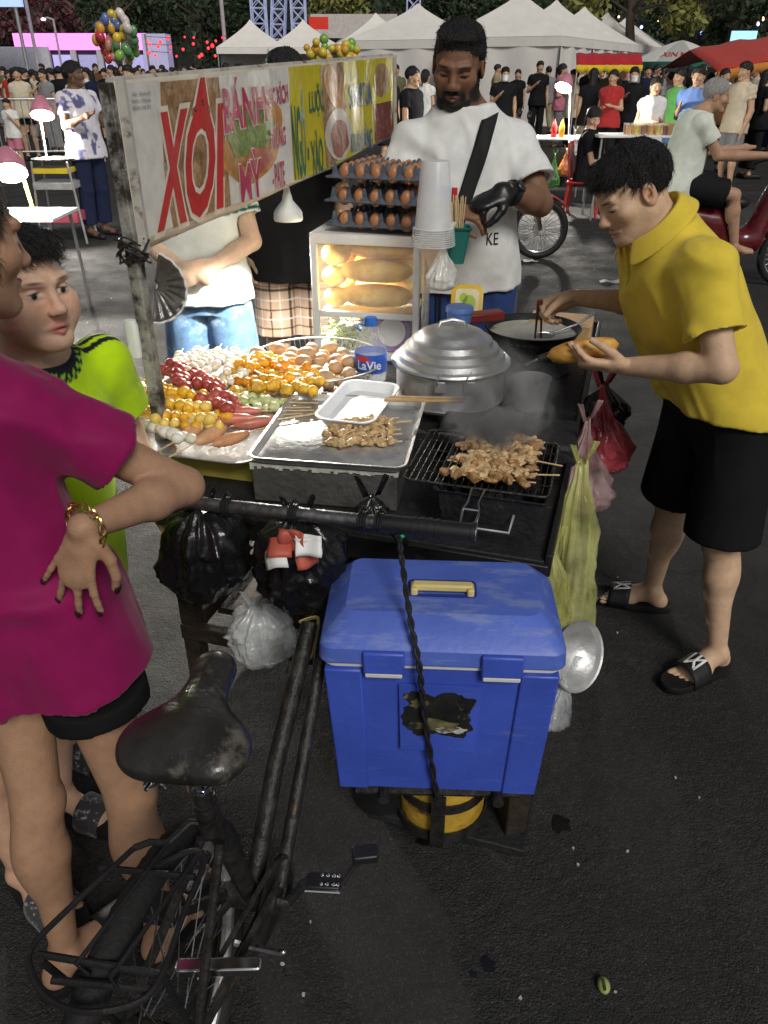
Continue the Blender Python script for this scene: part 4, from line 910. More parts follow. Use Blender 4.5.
mb=MB(); mb.lathe([(.005,0),(.05,.002),(.066,.02),(.068,.022)],28,cap0=True); pl=thing('purple_dish','purple rimmed dish leaning inside the bread case','dish',W2(.262,.05,.085),R(-12)); o=mb.build('dish_rim',mat('purple',(.22,.06,.38),.4),pl); o.rotation_euler=(R(70),0,0)
mb=MB(); mb.lathe([(.001,.003),(.048,.0045),(.050,.007)],24,cap0=True); o=mb.build('well',MT('white_plastic'),pl); o.rotation_euler=(R(70),0,0)
# ---------------------------------------------------------------- egg trays and eggs
EGG=mat('egg_brown',(.40,.18,.08),.42,var=.12,vs=20,spec=.4); EGGP=mat('egg_pale',(.50,.33,.19),.45,var=.3,dirt=(.36,.20,.10),ds=9,dt=.56,dstr=(1,1,1),vs=20,spec=.4)
def egg_mesh():
    mb=MB(); n=16; rings=[]
    for i in range(11):
        a=-PI/2+PI*i/10; a=max(-1.5,min(1.5,a)); z=.029*math.sin(a); r=.0215*math.cos(a)*(1-.13*math.sin(a)); rings.append([(r*math.cos(2*PI*j/n),r*math.sin(2*PI*j/n),z) for j in range(n)])
    return mb.loft(rings)
eggme=egg_mesh().mesh('egg'); eggme.materials.append(EGG)
def egg(loc,label,group,yaw=0,tilt=0,s=1.,az=0):
    o=bpy.data.objects.new('egg',eggme); COL.objects.link(o); o.location=tuple(loc); o.rotation_euler=(tilt,az,yaw); o.scale=(s,s,s); return tag(o,label,'egg',group)
TW=.325; ts=.055
def tray():
    mb=MB(); nx,ny=5,6
    mb.rr([(TW,ny*ts+.02,.012,-.003),(TW,ny*ts+.02,.012,.0)],cap0=False,cap1=False)
    N_=10
    def fn(u,v):
        x=(u-.5)*TW; y=(v-.5)*(ny*ts+.02); cu=math.cos(2*PI*(u*TW-(TW-5*ts)/2)/ts)*.5+.5; cv=math.cos(2*PI*(v*(ny*ts+.02)-.01)/ts)*.5+.5
        p=max(0,cu*cv-.25)/.75; c=(1-cu)*(1-cv); e=min(1,8*min(u,1-u),8*min(v,1-v)); return V(x,y,(.043*p**.85-.014*c)*e)
    mb.surf(fn,5*N_,6*N_); return mb
trayme=tray().mesh('egg_tray')
tlab=['bottom plastic egg tray resting on the glass case','middle plastic egg tray of the stack of three','top grey plastic egg tray filled with brown eggs']
tc=W2(BW/2+.045,BD/2-.005,0)
for k in range(3):
    z=.70+BH+.034+.073*k; an=R(-19)+R((1,-2,0)[k]); root=thing('egg_tray',tlab[k],'egg tray',(tc[0]+.004*k,tc[1],z),an,'stacked egg trays'); 
    o=link(trayme if k==0 else trayme.copy(),'shell',MT('grey_pulp') if k==0 else [],root); o.modifiers.new('s','SOLIDIFY').thickness=.0018
    mb=MB(); [mb.tube([V(s*(TW/2),-(6*ts+.02)/2,0),V(s*(TW/2),(6*ts+.02)/2,0)],.004,6) for s in (-1,1)]; [mb.tube([V(-TW/2,s*(6*ts+.02)/2,0),V(TW/2,s*(6*ts+.02)/2,0)],.004,6) for s in (-1,1)]
    for i in range(6):
        for s in (-1,1): mb.loft([[(-TW/2+.02+i*ts-.012,s*.155,-.004),(-TW/2+.02+i*ts+.012,s*.155,-.004),(-TW/2+.02+i*ts+.012,s*.149,-.004),(-TW/2+.02+i*ts-.012,s*.149,-.004)],[(-TW/2+.02+i*ts-.004,s*.150,.040),(-TW/2+.02+i*ts+.004,s*.150,.040),(-TW/2+.02+i*ts+.004,s*.146,.040),(-TW/2+.02+i*ts-.004,s*.146,.040)]])
    mb.build('rim',MT('grey_pulp'),root)
    Mz=rotm((0,0,1),an)
    for i in range(5):
        for j in range(6):
            if k<2 and not(j==0 or i==4): continue
            p=V(-2*ts+i*ts,-2.5*ts+j*ts,.012); p=V(tc[0]+.004*k,tc[1],z)+Mz@(p+V(random.gauss(0,.0015),random.gauss(0,.0015),0))
            egg(p,('brown egg sitting in the bottom tray of the stack','brown egg sitting in the middle tray of the stack','brown egg standing in the open top tray')[k],('eggs in the bottom tray','eggs in the middle tray','eggs in the top tray')[k],random.random()*6,random.gauss(0,.10))
# ---------------------------------------------------------------- grey griddle box and steel tray
gb=V(-.112,1.765,.70); GA=R(-9)
gbx=thing('griddle_box','grey metal box with peeling white paint under the steel tray','metal box',gb,GA)
mb=MB(); mb.box((.0,.0,.055),(.345,.37,.105)); mb.build('body',MT('peeled_paint'),gbx,bevel=.004)
mb=MB(); 
for k in range(40):
    x=-.17+.34*k/39; h=.006+.010*abs(vnoise(V(k*.9,0,0))); mb.box((x,-.1867,.1045-h/2),(.0088,.003,h))
for k in range(16): mb.box((.1737,-.175+.35*k/15,.1045-.005),(.003,.023,.008+.008*abs(vnoise(V(k,3,0)))))
mb.build('peeling_edge',mat('flaked_white',(.52,.50,.46),.7,var=.25,vs=60,bump=.4),gbx)
st=thing('steel_tray','shallow shiny steel tray lying on the grey metal box','tray',gb+V(0.01,.0,.112),GA)
mb=MB(); mb.rr([(.34,.385,.02,.002),(.345,.39,.022,.0),(.36,.405,.025,.016),(.372,.417,.03,.017),(.372,.417,.03,.0145),(.362,.407,.025,.014),(.347,.392,.022,-.002)],5,cap0=True,cap1=True); mb.build('pan',MT('worn_steel'),st)
def lump(mb,c,r,seed,amp=.18,f=45,n=12,M=None,m=0):
    b=MB(); b.ball((0,0,0),r,n); P=np.array(b.v); nn=P/np.array(r if hasattr(r,'__len__') else (r,)*3); k=1+amp*fbm(P*f+seed*7.3,2); P=P*k[:,None]; mb.add(P,b.f,m,M,c)
MEAT=mat('grilled_pork',(.36,.20,.085),.5,var=.5,vs=55,bump=.6,bs=120,spec=.5,dirt=(.13,.055,.022),ds=60,dt=.60)
MEAT2=mat('pale_pork',(.58,.40,.20),.36,var=.5,vs=60,bump=.6,bs=120,spec=.5,dirt=(.22,.10,.04),ds=60,dt=.62)
def meat_skewer(p,ang,L,n,stick,label,group,m,seed,w=.016):
    root=thing('meat_skewer',label,'skewer',p,ang,group); r=random.Random(seed); mb=MB()
    for k in range(n):
        x=-L/2+L*(k+.5)/n
        for q in range(2): lump(mb,(x+r.gauss(0,.006),r.gauss(0,w*.5),.007+r.random()*.009),(L/n*(.45+.45*r.random()),w*(.40+.5*r.random()),.0055+.005*r.random()),seed*13+k*3+q,.55,85,12,np.array(Matrix.Rotation(r.gauss(0,.9),3,'Z')))
    mb.build('meat',m,root); mb=MB(); mb.tube([V(-L/2-.01,0,.007),V(L/2+stick,0,.010)],.0018,6); mb.build('stick',MT('bamboo'),root)
tz=.70+.112+.004
for k in range(5):
    p=at(360,446-5.2*k,Z=tz); meat_skewer(V(p[0],p[1],tz+.004*(k%2)),R(7+3*k-4),.165,9,.02+.03*(k==3),'raw pork skewer in the row lying on the steel tray','pork skewers on the steel tray',MEAT2,k+3,.012)
# foam tray
c=(at(315,420,Z=.845)+at(372,427,Z=.845)+at(400,385,Z=.845)+at(345,380,Z=.845))/4; ft=thing('foam_tray','empty white foam food tray on the steel tray','tray',V(c[0],c[1],tz+.006),R(-16))
mb=MB(); mb.rr([(.118,.245,.03,.0),(.125,.252,.03,.001),(.148,.276,.035,.024),(.160,.290,.038,.026),(.160,.290,.038,.029),(.147,.274,.035,.028),(.120,.246,.03,.005)],6); mb.build('shell',mat('foam',(.80,.82,.84),.55,var=.03),ft)
mb=MB(); mb.box((0,0,.004),(.205,.012,.007)); mb.box((.01,.016,.006),(.20,.010,.006)); tag(mb.build('wooden_tongs',MT('wood_pale'),None,at(424,402,Z=.86),R(-3),bevel=.002),'flat wooden tongs resting across the tray edge by the pot','tongs')
# ---------------------------------------------------------------- lidded pot
pc=V(.198,2.20,.735); pot=thing('steamer_pot','large dented aluminium pot with a stepped domed lid','pot',pc,0)
mb=MB(); mb.lathe([(.150,0),(.160,.004),(.163,.012),(.160,.016),(.161,.115),(.166,.118),(.168,.122)],56,cap0=True); mb.build('pot_body',MT('aluminium'),pot)
mb=MB(); mb.lathe([(.165,.112),(.174,.113),(.177,.118),(.174,.124),(.160,.128),(.155,.142),(.142,.147),(.138,.162),(.123,.168),(.118,.183),(.100,.190),(.094,.200),(.070,.210),(.035,.217),(.003,.219)],64,cap1=True); ld=mb.build('lid',MT('aluminium'),pot)
mb=MB(); mb.tube([V(-.042,0,.212),V(-.034,0,.232),V(0,0,.238),V(.034,0,.232),V(.042,0,.212)],.004,8); mb.build('lid_handle',MT('steel'),ld)
for x in (-.042,.040):
    mb=MB(); y=-math.sqrt(.166**2-x*x); mb.box((x,y-.004,.092),(.030,.008,.032)); mb.tube([V(x-.008,y-.012,.10),V(x-.008,y-.017,.122),V(x+.004,y-.010,.14)],.0025,6); mb.build('latch',MT('worn_steel'),pot,bevel=.002)
# ---------------------------------------------------------------- sooty block, grill
mb=MB(); mb.box((0,0,.030),(.37,.185,.06)); sb=at(510,432,Z=.76); o=tag(mb.build('soot_block',MT('soot'),None,V(sb[0],sb[1]+.03,.70),R(-12),bevel=.012),'soot blackened stove slab between the pot and the grill','slab')
gc=V(.265,1.57,.70); ga=R(-16); gr=thing('charcoal_grill','black steel charcoal grill box with a wire handle','grill',gc,ga); gw,gd,gh=.235,.30,.115
mb=MB(); mb.rr([(gw-.03,gd-.03,.008,0),(gw,gd,.008,gh),(gw+.012,gd+.012,.01,gh+.002),(gw+.012,gd+.012,.01,gh-.001),(gw-.006,gd-.006,.008,gh-.003),(gw-.02,gd-.02,.008,.05)],3); mb.build('body',MT('soot'),gr)
mb=MB(); mb.tube([V(-.02,-gd/2-.004,.075),V(-.02,-gd/2-.03,.05),V(.05,-gd/2-.03,.05),V(.055,-gd/2-.004,.08)],.003,6); mb.build('handle',MT('worn_steel'),gr)
mb=MB()
for k in range(60): lump(mb,V(random.uniform(-.1,.1),random.uniform(-.13,.13),.065+random.random()*.015),.014,k,.3,60,8)
mb.build('charcoal',mat('charcoal',(.02,.019,.018),.9,var=.5,vs=60,dirt=(.16,.15,.14),ds=50,dt=.6),gr)
gt=thing('wire_grill','folding wire grill rack lying over the charcoal','grill rack',gc+V(-.035,.01,gh+.008),ga); mb=MB(); ww,wd=.315,.275
mb.tube([V(x,y,0) for x,y in rrect(ww,wd,.015,3)],.003,6,loop=True)
for k in range(1,22): x=-ww/2+ww*k/22; mb.tube([V(x,-wd/2,0),V(x,wd/2,0)],.0013,5)
for k in range(1,5): y=-wd/2+wd*k/5; mb.tube([V(-ww/2,y,-.002),V(ww/2,y,-.002)],.0018,5)
mb.build('grate',MT('old_iron'),gt)
mb=MB(); 
for s in (-1,1): mb.tube([V(.01+s*.014,-wd/2,0),V(.01+s*.011,-wd/2-.065,.0),V(.01+s*.017,-wd/2-.085,-.005),V(.01+s*.013,-wd/2-.14,-.02),V(.01+s*.003,-wd/2-.145,-.022)],.0024,6)
mb.tube([V(-.007,-wd/2-.085,-.005),V(.027,-wd/2-.085,-.005)],.0024,6); mb.build('handle',MT('steel'),gt)
for k in range(11):
    y=-.105+.021*k; off=rotm((0,0,1),ga)@V(-.012+.006*(k%3),y,gh+.012); meat_skewer(gc+off,ga+R(random.gauss(0,6)),.185-.015*(k%3),10,.01+.05*(k%5==1),'pork skewer browning over the smoking charcoal grill','pork skewers on the charcoal grill',MEAT2 if k%3 else MEAT,k+40,.016)
# ---------------------------------------------------------------- wok, saucepan, cups
wc=at(533,327,Z=.845); wk=thing('wok','black wok of pale batter on its burner','wok',V(wc[0],wc[1],.70),0)
mb=MB(); mb.lathe([(.06,.055),(.10,.07),(.135,.10),(.158,.143),(.162,.146),(.160,.149),(.154,.146),(.13,.105),(.09,.075),(.02,.062)],44,cap0=True,cap1=True); mb.build('pan',MT('black_paint'),wk)
mb=MB(); mb.lathe([(.002,.130),(.10,.131),(.146,.128),(.147,.122)],40,cap0=True); mb.build('batter',mat('batter',(.56,.55,.47),.35,var=.25,vs=9,bump=.4,bs=22,dirt=(.13,.09,.04),ds=6.5,dt=.56),wk)
mb=MB(); mb.lathe([(.135,0),(.14,.01),(.12,.055),(.10,.06)],30,cap0=True,cap1=True); mb.build('burner',MT('soot'),wk)
mb=MB(); mb.tube([V(.05,-.05,.138),V(.14,-.035,.165),V(.21,.03,.185)],[.004,.004,.006],8); mb.ball((.03,-.055,.134),(.035,.025,.008),14); tag(mb.build('ladle',MT('steel'),None,V(wc[0],wc[1],.70)),'steel ladle resting in the wok of batter','ladle')
mb=MB(); mb.box((0,0,.065),(.22,.16,.13)); tag(mb.build('wooden_box',MT('wood_pale'),None,V(wc[0]+.13,wc[1]+.16,.70),R(-17),bevel=.004),'pale wooden box on the cart behind the wok','box')
sc=at(512,362,Z=.79); sp=thing('saucepan','dark saucepan with a black handle beside the pot','saucepan',V(sc[0]+.0,sc[1]+.02,.70),0); mb=MB(); mb.lathe([(.07,0),(.078,.01),(.080,.105),(.083,.108),(.080,.108),(.076,.10),(.07,.03),(.005,.03)],36,cap0=True,cap1=True); mb.build('pan',MT('soot'),sp)
mb=MB(); h0=cl(at(524,364,Z=.86)); wl=lambda px,py,z: at(px,py,Z=z)-V(sc[0],sc[1]+.02,.70); mb.tube([V(.03,-.078,.10),wl(527,364,.86),wl(540,358,.87)],.005,8); mb.build('handle_neck',MT('steel'),sp)
mb=MB(); mb.tube([wl(538,359,.87),wl(552,355,.875),wl(567,352,.88)],[.010,.0125,.009],10); mb.build('handle',MT('black_plastic'),sp)
def cup(name,label,p,r0,r1,h,m,cat='cup',group=None,lip=True):
    mb=MB(); mb.lathe([(r0*.9,.002),(r0,0),(r1,h),(r1+.003,h+.001),(r1+.003,h+.004),(r1,h+.004),(r1-.0015,h),(r0-.0015,.003),(.003,.004)],28,cap1=True); return tag(mb.build(name,m,None,p),label,cat,group)
p=at(531,412,Z=.76); cup('plastic_beaker','clear plastic beaker standing by the smoking grill',V(p[0],p[1]+.03,.762),.042,.052,.085,MT('clear_plastic'))
p=at(497,330,Z=.72); cup('deli_cup','clear plastic deli cup behind the pot',V(p[0],p[1]+.05,.76),.036,.050,.072,MT('frosted_plastic'))
# stack of plastic cups upside down on the grey post
q=at(433,243,Y=2.42); cs=thing('cup_stack','stack of frosted plastic cups upside down on the post','cup stack',V(q[0],2.42,q[2]),0); mb=MB(); 
mb.lathe([(.040,.228),(.0415,.226),(.056,.050),(.058,.045)],36,cap0=True)
for k in range(9): z=.046-.006*k; mb.lathe([(.058+.0006*k,z),(.0625+.0006*k,z-.001),(.0625+.0006*k,z-.0035),(.0585+.0006*k,z-.005)],36)
mb.build('cups',MT('frosted_plastic'),cs); 
# skewer holder
q=at(455,262,Y=2.46); sh_=thing('skewer_holder','green plastic holder packed with bamboo skewers','holder',q,0); tl=V(.03,.0,1); F=frame(tl); mb=MB(); mb.rr([(.050,.05,.012,0),(.078,.07,.016,.105),(.084,.076,.018,.107),(.084,.076,.018,.100)],4,cap1=False,M=F); mb.build('tub',mat('green_plastic',(.02,.14,.12),.4,var=.12),sh_,solid=.002)
for k in range(26):
    a=random.random()*6.28; r=.026*math.sqrt(random.random()); mb=MB(); b=V(r*math.cos(a)*.5,r*math.sin(a)*.5,.02); mb.tube([F@b,F@V(r*math.cos(a)*1.15-.012,r*math.sin(a)*1.1,.175+.02*random.random())],.0017,5); tag(mb.build('skewer_stick',MT('bamboo'),None,q),'bare bamboo skewer standing in the green holder','skewer','bare skewers in the green holder')
# small tubs behind the pot
tb=at(466,318,Y=2.62); ty=thing('yellow_tub','yellow snack tub tilted toward the front behind the pot','tub',tb,R(-8)); Fm=rotm((1,0,0),R(62)); mb=MB(); mb.rr([(.085,.10,.018,-.03),(.100,.115,.02,.0),(.108,.123,.022,.002),(.108,.123,.022,.008),(.096,.11,.018,.009)],5,M=Fm,off=(0,0,.05)); mb.build('tub_body',mat('tub_yellow',(.66,.43,.02),.35,var=.08),ty)
mb=MB(); mb.rr([(.080,.094,.014,.0095),(.080,.094,.014,.0102)],4,M=Fm,off=(0,0,.05)); lb=mb.build('label',mat('label_cream',(.68,.64,.40),.4),ty)
mb=MB(); 
for cx,cy,r in ((.008,.0,.022),(-.012,.016,.014)): mb.poly([(cx+r*math.cos(a),cy+r*1.2*math.sin(a)) for a in np.linspace(0,2*PI,15)[:-1]],.0104,.0108,M=Fm,off=(0,0,.05))
mb.build('fruit_print',mat('fruit_green',(.35,.5,.05),.4),lb)
mb=MB(); mb.box((-.022,.034,.0106),(.020,.008,.0006),M=Fm); mb.v=[(x,y,z) for x,y,z in mb.v]
p=at(459,322,Y=2.50); mb=MB(); mb.lathe([(.038,0),(.042,.035),(.046,.036),(.046,.048),(.043,.052),(.003,.053)],28,cap0=True,cap1=True); tag(mb.build('blue_lidded_pot',mat('blue_lid',(.10,.20,.50),.4),None,p),'small pot with a blue lid behind the steamer','pot')
p=at(484,322,Y=2.56); mb=MB(); mb.box((0,0,.02),(.13,.05,.03)); tag(mb.build('red_lunch_box',mat('dull_red',(.22,.03,.025),.45),None,p,R(20),bevel=.005),'dull red box wedged behind the pot','box')
# ---------------------------------------------------------------- egg basket
ec=V(-.205,2.25,.70); bk=thing('wire_basket','round wire basket heaped with boiled brown eggs','basket',ec,0); mb=MB(); br,bb=.205,.15
for z,r in ((.14,br),(.08,(br+bb)/2),(.006,bb)): mb.tube([V(r*math.cos(a),r*math.sin(a),z) for a in np.linspace(0,2*PI,49)[:-1]],.003 if z>.1 else .002,6,loop=True)
for k in range(72): a=2*PI*k/72; mb.tube([V(br*math.cos(a),br*math.sin(a),.14),V(bb*math.cos(a),bb*math.sin(a),.006)],.0013,4,caps=False)
for k in range(9): x=-bb+2*bb*(k+.5)/9; y=math.sqrt(max(.0,bb*bb-x*x)); mb.tube([V(x,-y,.006),V(x,y,.006)],.0015,4)
mb.build('wires',MT('worn_steel'),bk)
eggme2=eggme.copy(); eggme2.materials.clear(); eggme2.materials.append(EGGP)
epx=[(258,353),(277,349),(265,358),(290,359),(306,354),(322,356),(337,360),(296,380),(328,384),(294,354),(312,349),(330,348),(343,354),(350,362),(268,364),(285,364),(303,362),(320,360),(335,367),(349,374),(315,372),(300,373),(326,377),(341,381),(283,374),(311,381)]
for k,(x,y) in enumerate(epx):
    z=.83+.012*math.sin(k*2.1)-(0.012 if y>370 else 0); p=at(x,y,Z=z); egg(p,'boiled brown egg heaped in the round wire basket','boiled eggs in the wire basket',random.random()*6,R(60+40*random.random()),random.uniform(.92,1.04)).data=eggme2
for k in range(14):
    a=k*2.4; r=.12*math.sqrt((k+.5)/14); egg(ec+V(r*math.cos(a)+.02,r*math.sin(a),.06+.03*(k%2)),'boiled brown egg heaped in the round wire basket','boiled eggs in the wire basket',k,R(70),1.1).data=eggme2
# ---------------------------------------------------------------- water bottle
wb=at(371,380,Z=.80); wb=V(wb[0],wb[1]+.03,.79); bt=thing('water_bottle','half full water bottle with a blue cap and label','bottle',wb,0)
bp=[(.040,0),(.046,.006),(.047,.03),(.046,.04),(.047,.095),(.045,.108),(.036,.135),(.022,.156),(.016,.164),(.016,.172)]
mb=MB(); mb.lathe([(r*(1+.0),z) for r,z in bp],32,cap0=True); mb.build('shell',MT('clear_plastic'),bt)
mb=MB(); mb.lathe([(.042,.003),(.044,.03),(.044,.07),(.002,.071)],28,cap0=True,cap1=True); mb.build('water',mat('water_in',(.75,.82,.86),.1,alpha=.35,var=.02),bt)
mb=MB(); mb.lathe([(.0178,.166),(.0185,.168),(.0185,.186),(.017,.189),(.003,.190)],24,cap1=True); BL=mat('cap_blue',(.03,.16,.62),.35); mb.build('cap',BL,bt); mb=MB(); mb.tube([V(-.016,0,.165),V(-.034,-.008,.172),V(-.040,-.01,.164),V(-.030,-.006,.150)],.003,6); mb.build('carry_loop',BL,bt)
mb=MB(); mb.lathe([(.0478,.034),(.0483,.036),(.0483,.088),(.0478,.090)],40); lab=mb.build('label',mat('label_blue',(.03,.11,.52),.35,var=.06),bt)
def cyl(u,v): a=R(-140+88*u); return V(.0489*math.cos(a),.0489*math.sin(a),.046+.027*v)
mb=MB(); text_mb(mb,'LaVie',cyl,cut=14,bold=.02); mb.build('lettering',MT('white_print'),lab)
mb=MB(); 
def cyl2(u,v): a=R(-150+60*u); return V(.0486*math.cos(a),.0486*math.sin(a),.070+.016*v*math.sin(PI*u)**.5)
mb.surf(cyl2,10,3); mb.build('label_swoosh',mat('label_red',(.6,.03,.05),.35),lab)
# ---------------------------------------------------------------- food tray with skewers
fc=V(-.475,2.045,.775); fa=R(-15)
mb=MB(); mb.box((0,0,.035),(.30,.42,.072)); tag(mb.build('cardboard_box',MT('yellow_card'),None,V(-.40,1.945,.70),fa,bevel=.003),'yellow cardboard box propping up the food tray','box')
fd=thing('food_tray','wide metal tray piled with colourful skewers','tray',fc,fa); mb=MB(); mb.rr([(.50,.70,.05,.0),(.53,.73,.06,.018),(.55,.75,.065,.020),(.55,.75,.065,.017),(.52,.72,.055,.014),(.49,.69,.05,.003)],5); mb.build('pan',MT('worn_steel'),fd)
FOOD={'y':mat('fishball_yellow',(.72,.42,.03),.42,var=.22,vs=40,bump=.15,dirt=(.62,.25,.02),ds=30,dt=.58),'r':mat('sausage_red',(.44,.09,.07),.42,var=.25,vs=40,spec=.5,dirt=(.56,.2,.14),ds=40,dt=.6),'w':mat('tofu_white',(.74,.70,.58),.5,var=.15,vs=40,dirt=(.60,.48,.28),ds=30,dt=.6),'f':mat('fried_gold',(.74,.36,.02),.5,var=.35,vs=35,bump=.5,bs=90),'p':mat('sausage_pink',(.50,.12,.085),.35,var=.25,vs=30,spec=.5,dirt=(.55,.24,.17),ds=25,dt=.58),'o':mat('corn_dog',(.62,.30,.14),.42,var=.2,vs=25,bump=.15),'g':mat('cabbage_roll',(.58,.62,.34),.5,var=.3,vs=50,dirt=(.30,.42,.10),ds=40,dt=.58)}
FV={}
for k_,(base,alts) in {'y':((.78,.50,.06),((.70,.38,.03),(.80,.58,.14))),'r':((.44,.09,.07),((.36,.06,.045),(.52,.16,.12))),'w':((.74,.70,.58),((.70,.62,.44),(.76,.74,.66))),'f':((.74,.36,.02),((.62,.25,.015),(.76,.45,.05))),'p':((.50,.12,.085),((.44,.09,.06),(.54,.17,.12))),'o':((.62,.30,.14),((.55,.24,.10),(.66,.36,.19))),'g':((.58,.62,.34),((.46,.52,.22),(.66,.66,.46)))}.items():
    FV[k_]=[FOOD[k_]]
    for j_,c_ in enumerate(alts):
        m_=FOOD[k_].copy(); m_.name=FOOD[k_].name+('_dark','_pale')[j_]
        for nd in m_.node_tree.nodes:
            if nd.type=='MIX' and nd.blend_type=='MULTIPLY': nd.inputs['A'].default_value=(*c_,1)
        FV[k_].append(m_)
FOOD=FV
vr=random.Random(9)
def skewer(kind,p,ang,shapes,stick,label,group,name,tilt=0):
    root=thing(name,label,'skewer',p,ang,group); root.rotation_euler=(0,tilt,ang); mb=MB()
    for k,(x,r,y,z) in enumerate(shapes): sc_=vr.uniform(.82,1.15); lump(mb,V(x,y,z),tuple(q*sc_ for q in r) if hasattr(r,'__len__') else tuple(r*sc_*vr.uniform(.92,1.1) for _ in range(3)),k+len(label)%7+p[0]*50,.16 if kind in 'yr' else (.5 if kind in 'fg' else .08),30 if kind in 'wpo' else 48,14)
    mb.build('food',FOOD[kind][vr.randrange(3)],root); mb=MB(); a,b=stick; mb.tube([V(a,0,0),V(b,0,0)],.0017,6); mb.build('stick',MT('bamboo'),root)
rr=random.Random(5)
zt=.80
# yellow fish balls, sticks to the left
for k,(x,y) in enumerate([(150,383),(160,390),(168,398),(176,405),(184,412),(146,402),(152,412),(160,421),(128,386),(118,398),(126,407),(194,404),(200,396),(196,417),(205,424),(140,392),(136,410),(170,416),(180,424),(188,394),(212,414),(166,388),(146,416)]):
    p=at(x,y,Z=zt+.025+.012*(k%2)); skewer('y',p,fa+R(170+rr.gauss(0,10)),[(-.044+.029*i,.0155,rr.gauss(0,.003),rr.gauss(0,.002)) for i in range(3)],(-.05,.15),'skewer of golden fish balls heaped at the left of the food tray','fish ball skewers','fishball_skewer')
for k,(x,y) in enumerate([(168,372),(182,377),(196,380),(206,386),(216,392),(226,396),(190,371),(176,366),(212,400),(222,405),(233,402),(204,378),(216,384),(182,384),(228,402)]):
    p=at(x,y,Z=zt+.03+.014*(k%2)); skewer('r',p,fa+R(150+rr.gauss(0,14)),[(-.030+.030*i,.0165,rr.gauss(0,.003),rr.gauss(0,.002)) for i in range(3)],(-.05,.06),'skewer of red sausage balls in the middle of the food tray','red sausage ball skewers','sausage_ball_skewer')
for k,(x,y) in enumerate([(176,360),(190,358),(205,358),(220,358),(235,360),(196,364),(212,365),(228,366),(243,368),(240,376),(183,363),(204,362),(220,362),(236,365),(188,355),(214,355),(230,356)]):
    p=at(x,y,Z=zt+.03+.01*(k%2)); skewer('w',p,fa+R(95+rr.gauss(0,10)),[(-.05+.026*i,(.0125,.014,.0115),rr.gauss(0,.002),0) for i in range(5)],(-.06,.11),'skewer of white tofu cubes along the far side of the food tray','white tofu skewers','tofu_skewer')
for k,(x,y) in enumerate([(257,357),(252,366),(262,372),(272,364),(283,366),(294,370),(302,376),(250,380),(262,386),(276,380),(290,384),(300,390),(248,391),(268,360),(288,361),(270,386),(286,376),(308,384),(246,372)]):
    p=at(x,y,Z=zt+.03+.014*(k%2)); skewer('f',p,fa+R(25+rr.gauss(0,18)),[(-.036+.024*i,(.017,.014,.014),rr.gauss(0,.007),rr.gauss(0,.004)) for i in range(4)],(-.05,.11),'skewer of curly golden fried squid next to the eggs','fried squid skewers','fried_skewer')
for k,(x,y) in enumerate([(258,398),(248,402),(270,402),(240,398),(262,408),(226,378),(238,386)]):
    p=at(x,y,Z=zt+.022); skewer('g',p,fa+R(20+rr.gauss(0,10)),[(-.036+.024*i,(.014,.014,.012),rr.gauss(0,.004),0) for i in range(4)],(-.05,.13),'skewer of pale green vegetable rolls beside the pink sausages','vegetable roll skewers','vegetable_skewer')
def skew2(kind,a,b,z,r,label,group,name,st):
    p,q=at(*a,Z=z),at(*b,Z=z); d=q-p; L=np.linalg.norm(d); skewer(kind,(p+q)/2,math.atan2(d[1],d[0]),[(0,(L/2,r,r*.95),0,0)],(-L/2-st[0],L/2+st[1]),label,group,name)
for k,(a,b) in enumerate((((220,405),(259,401)),((214,412),(268,411)),((206,421),(256,417)),((234,426),(274,420)))):
    skew2('p',a,b,zt+.018+.004*(k%2),.0165,('topmost pink sausage on a stick in the row of four','longest pink sausage on a stick lying second in the row','dark pink sausage partly under the others in the tray','pink sausage on a stick nearest the steel tray')[k],'pink sausages on sticks','sausage_skewer',(.01,.12))
for k,(a,b) in enumerate((((178,440),(202,427)),((196,443),(226,427)),((209,446),(252,432)))):
    skew2('o',a,b,zt+.014,.0175,('short corn dog nearest the sign pole','middle corn dog with its stick toward the pole','large corn dog with its stick toward the steel tray')[k],'corn dogs','corn_dog',((.10,.0),(.12,.0),(.0,.13))[k])
for k,(x,y) in enumerate([(160,428),(172,434),(182,436),(146,424),(188,424)]):
    p=at(x,y,Z=zt+.02); skewer('w',p,fa+R(160+rr.gauss(0,10)),[(-.03+.026*i,(.017,.016,.014),rr.gauss(0,.004),0) for i in range(3)],(-.05,.13),'skewer of pale fish cake lumps at the front of the food tray','pale fish cake skewers','fishcake_skewer')
# bread in the cook's hand and his chopsticks
p=at(583,350,Z=.985); lf=loaf(.185,.036,77); o=lf.build('bread_roll',BREAD2,None,p,R(4)); o.rotation_euler=(R(-20),R(-8),R(6)); tag(o,'split bread roll held in the palm of the cook','bread')
mb=MB()
for s in (-1,1): mb.tube([at(540+s*1.5,300,Y=2.165),at(538+s*3,338,Y=2.30)],[.0042,.0028],8)
tag(mb.build('chopsticks',mat('chop_wood',(.20,.06,.03),.5),None),'brown wooden chopsticks in the right hand of the cook','chopsticks')
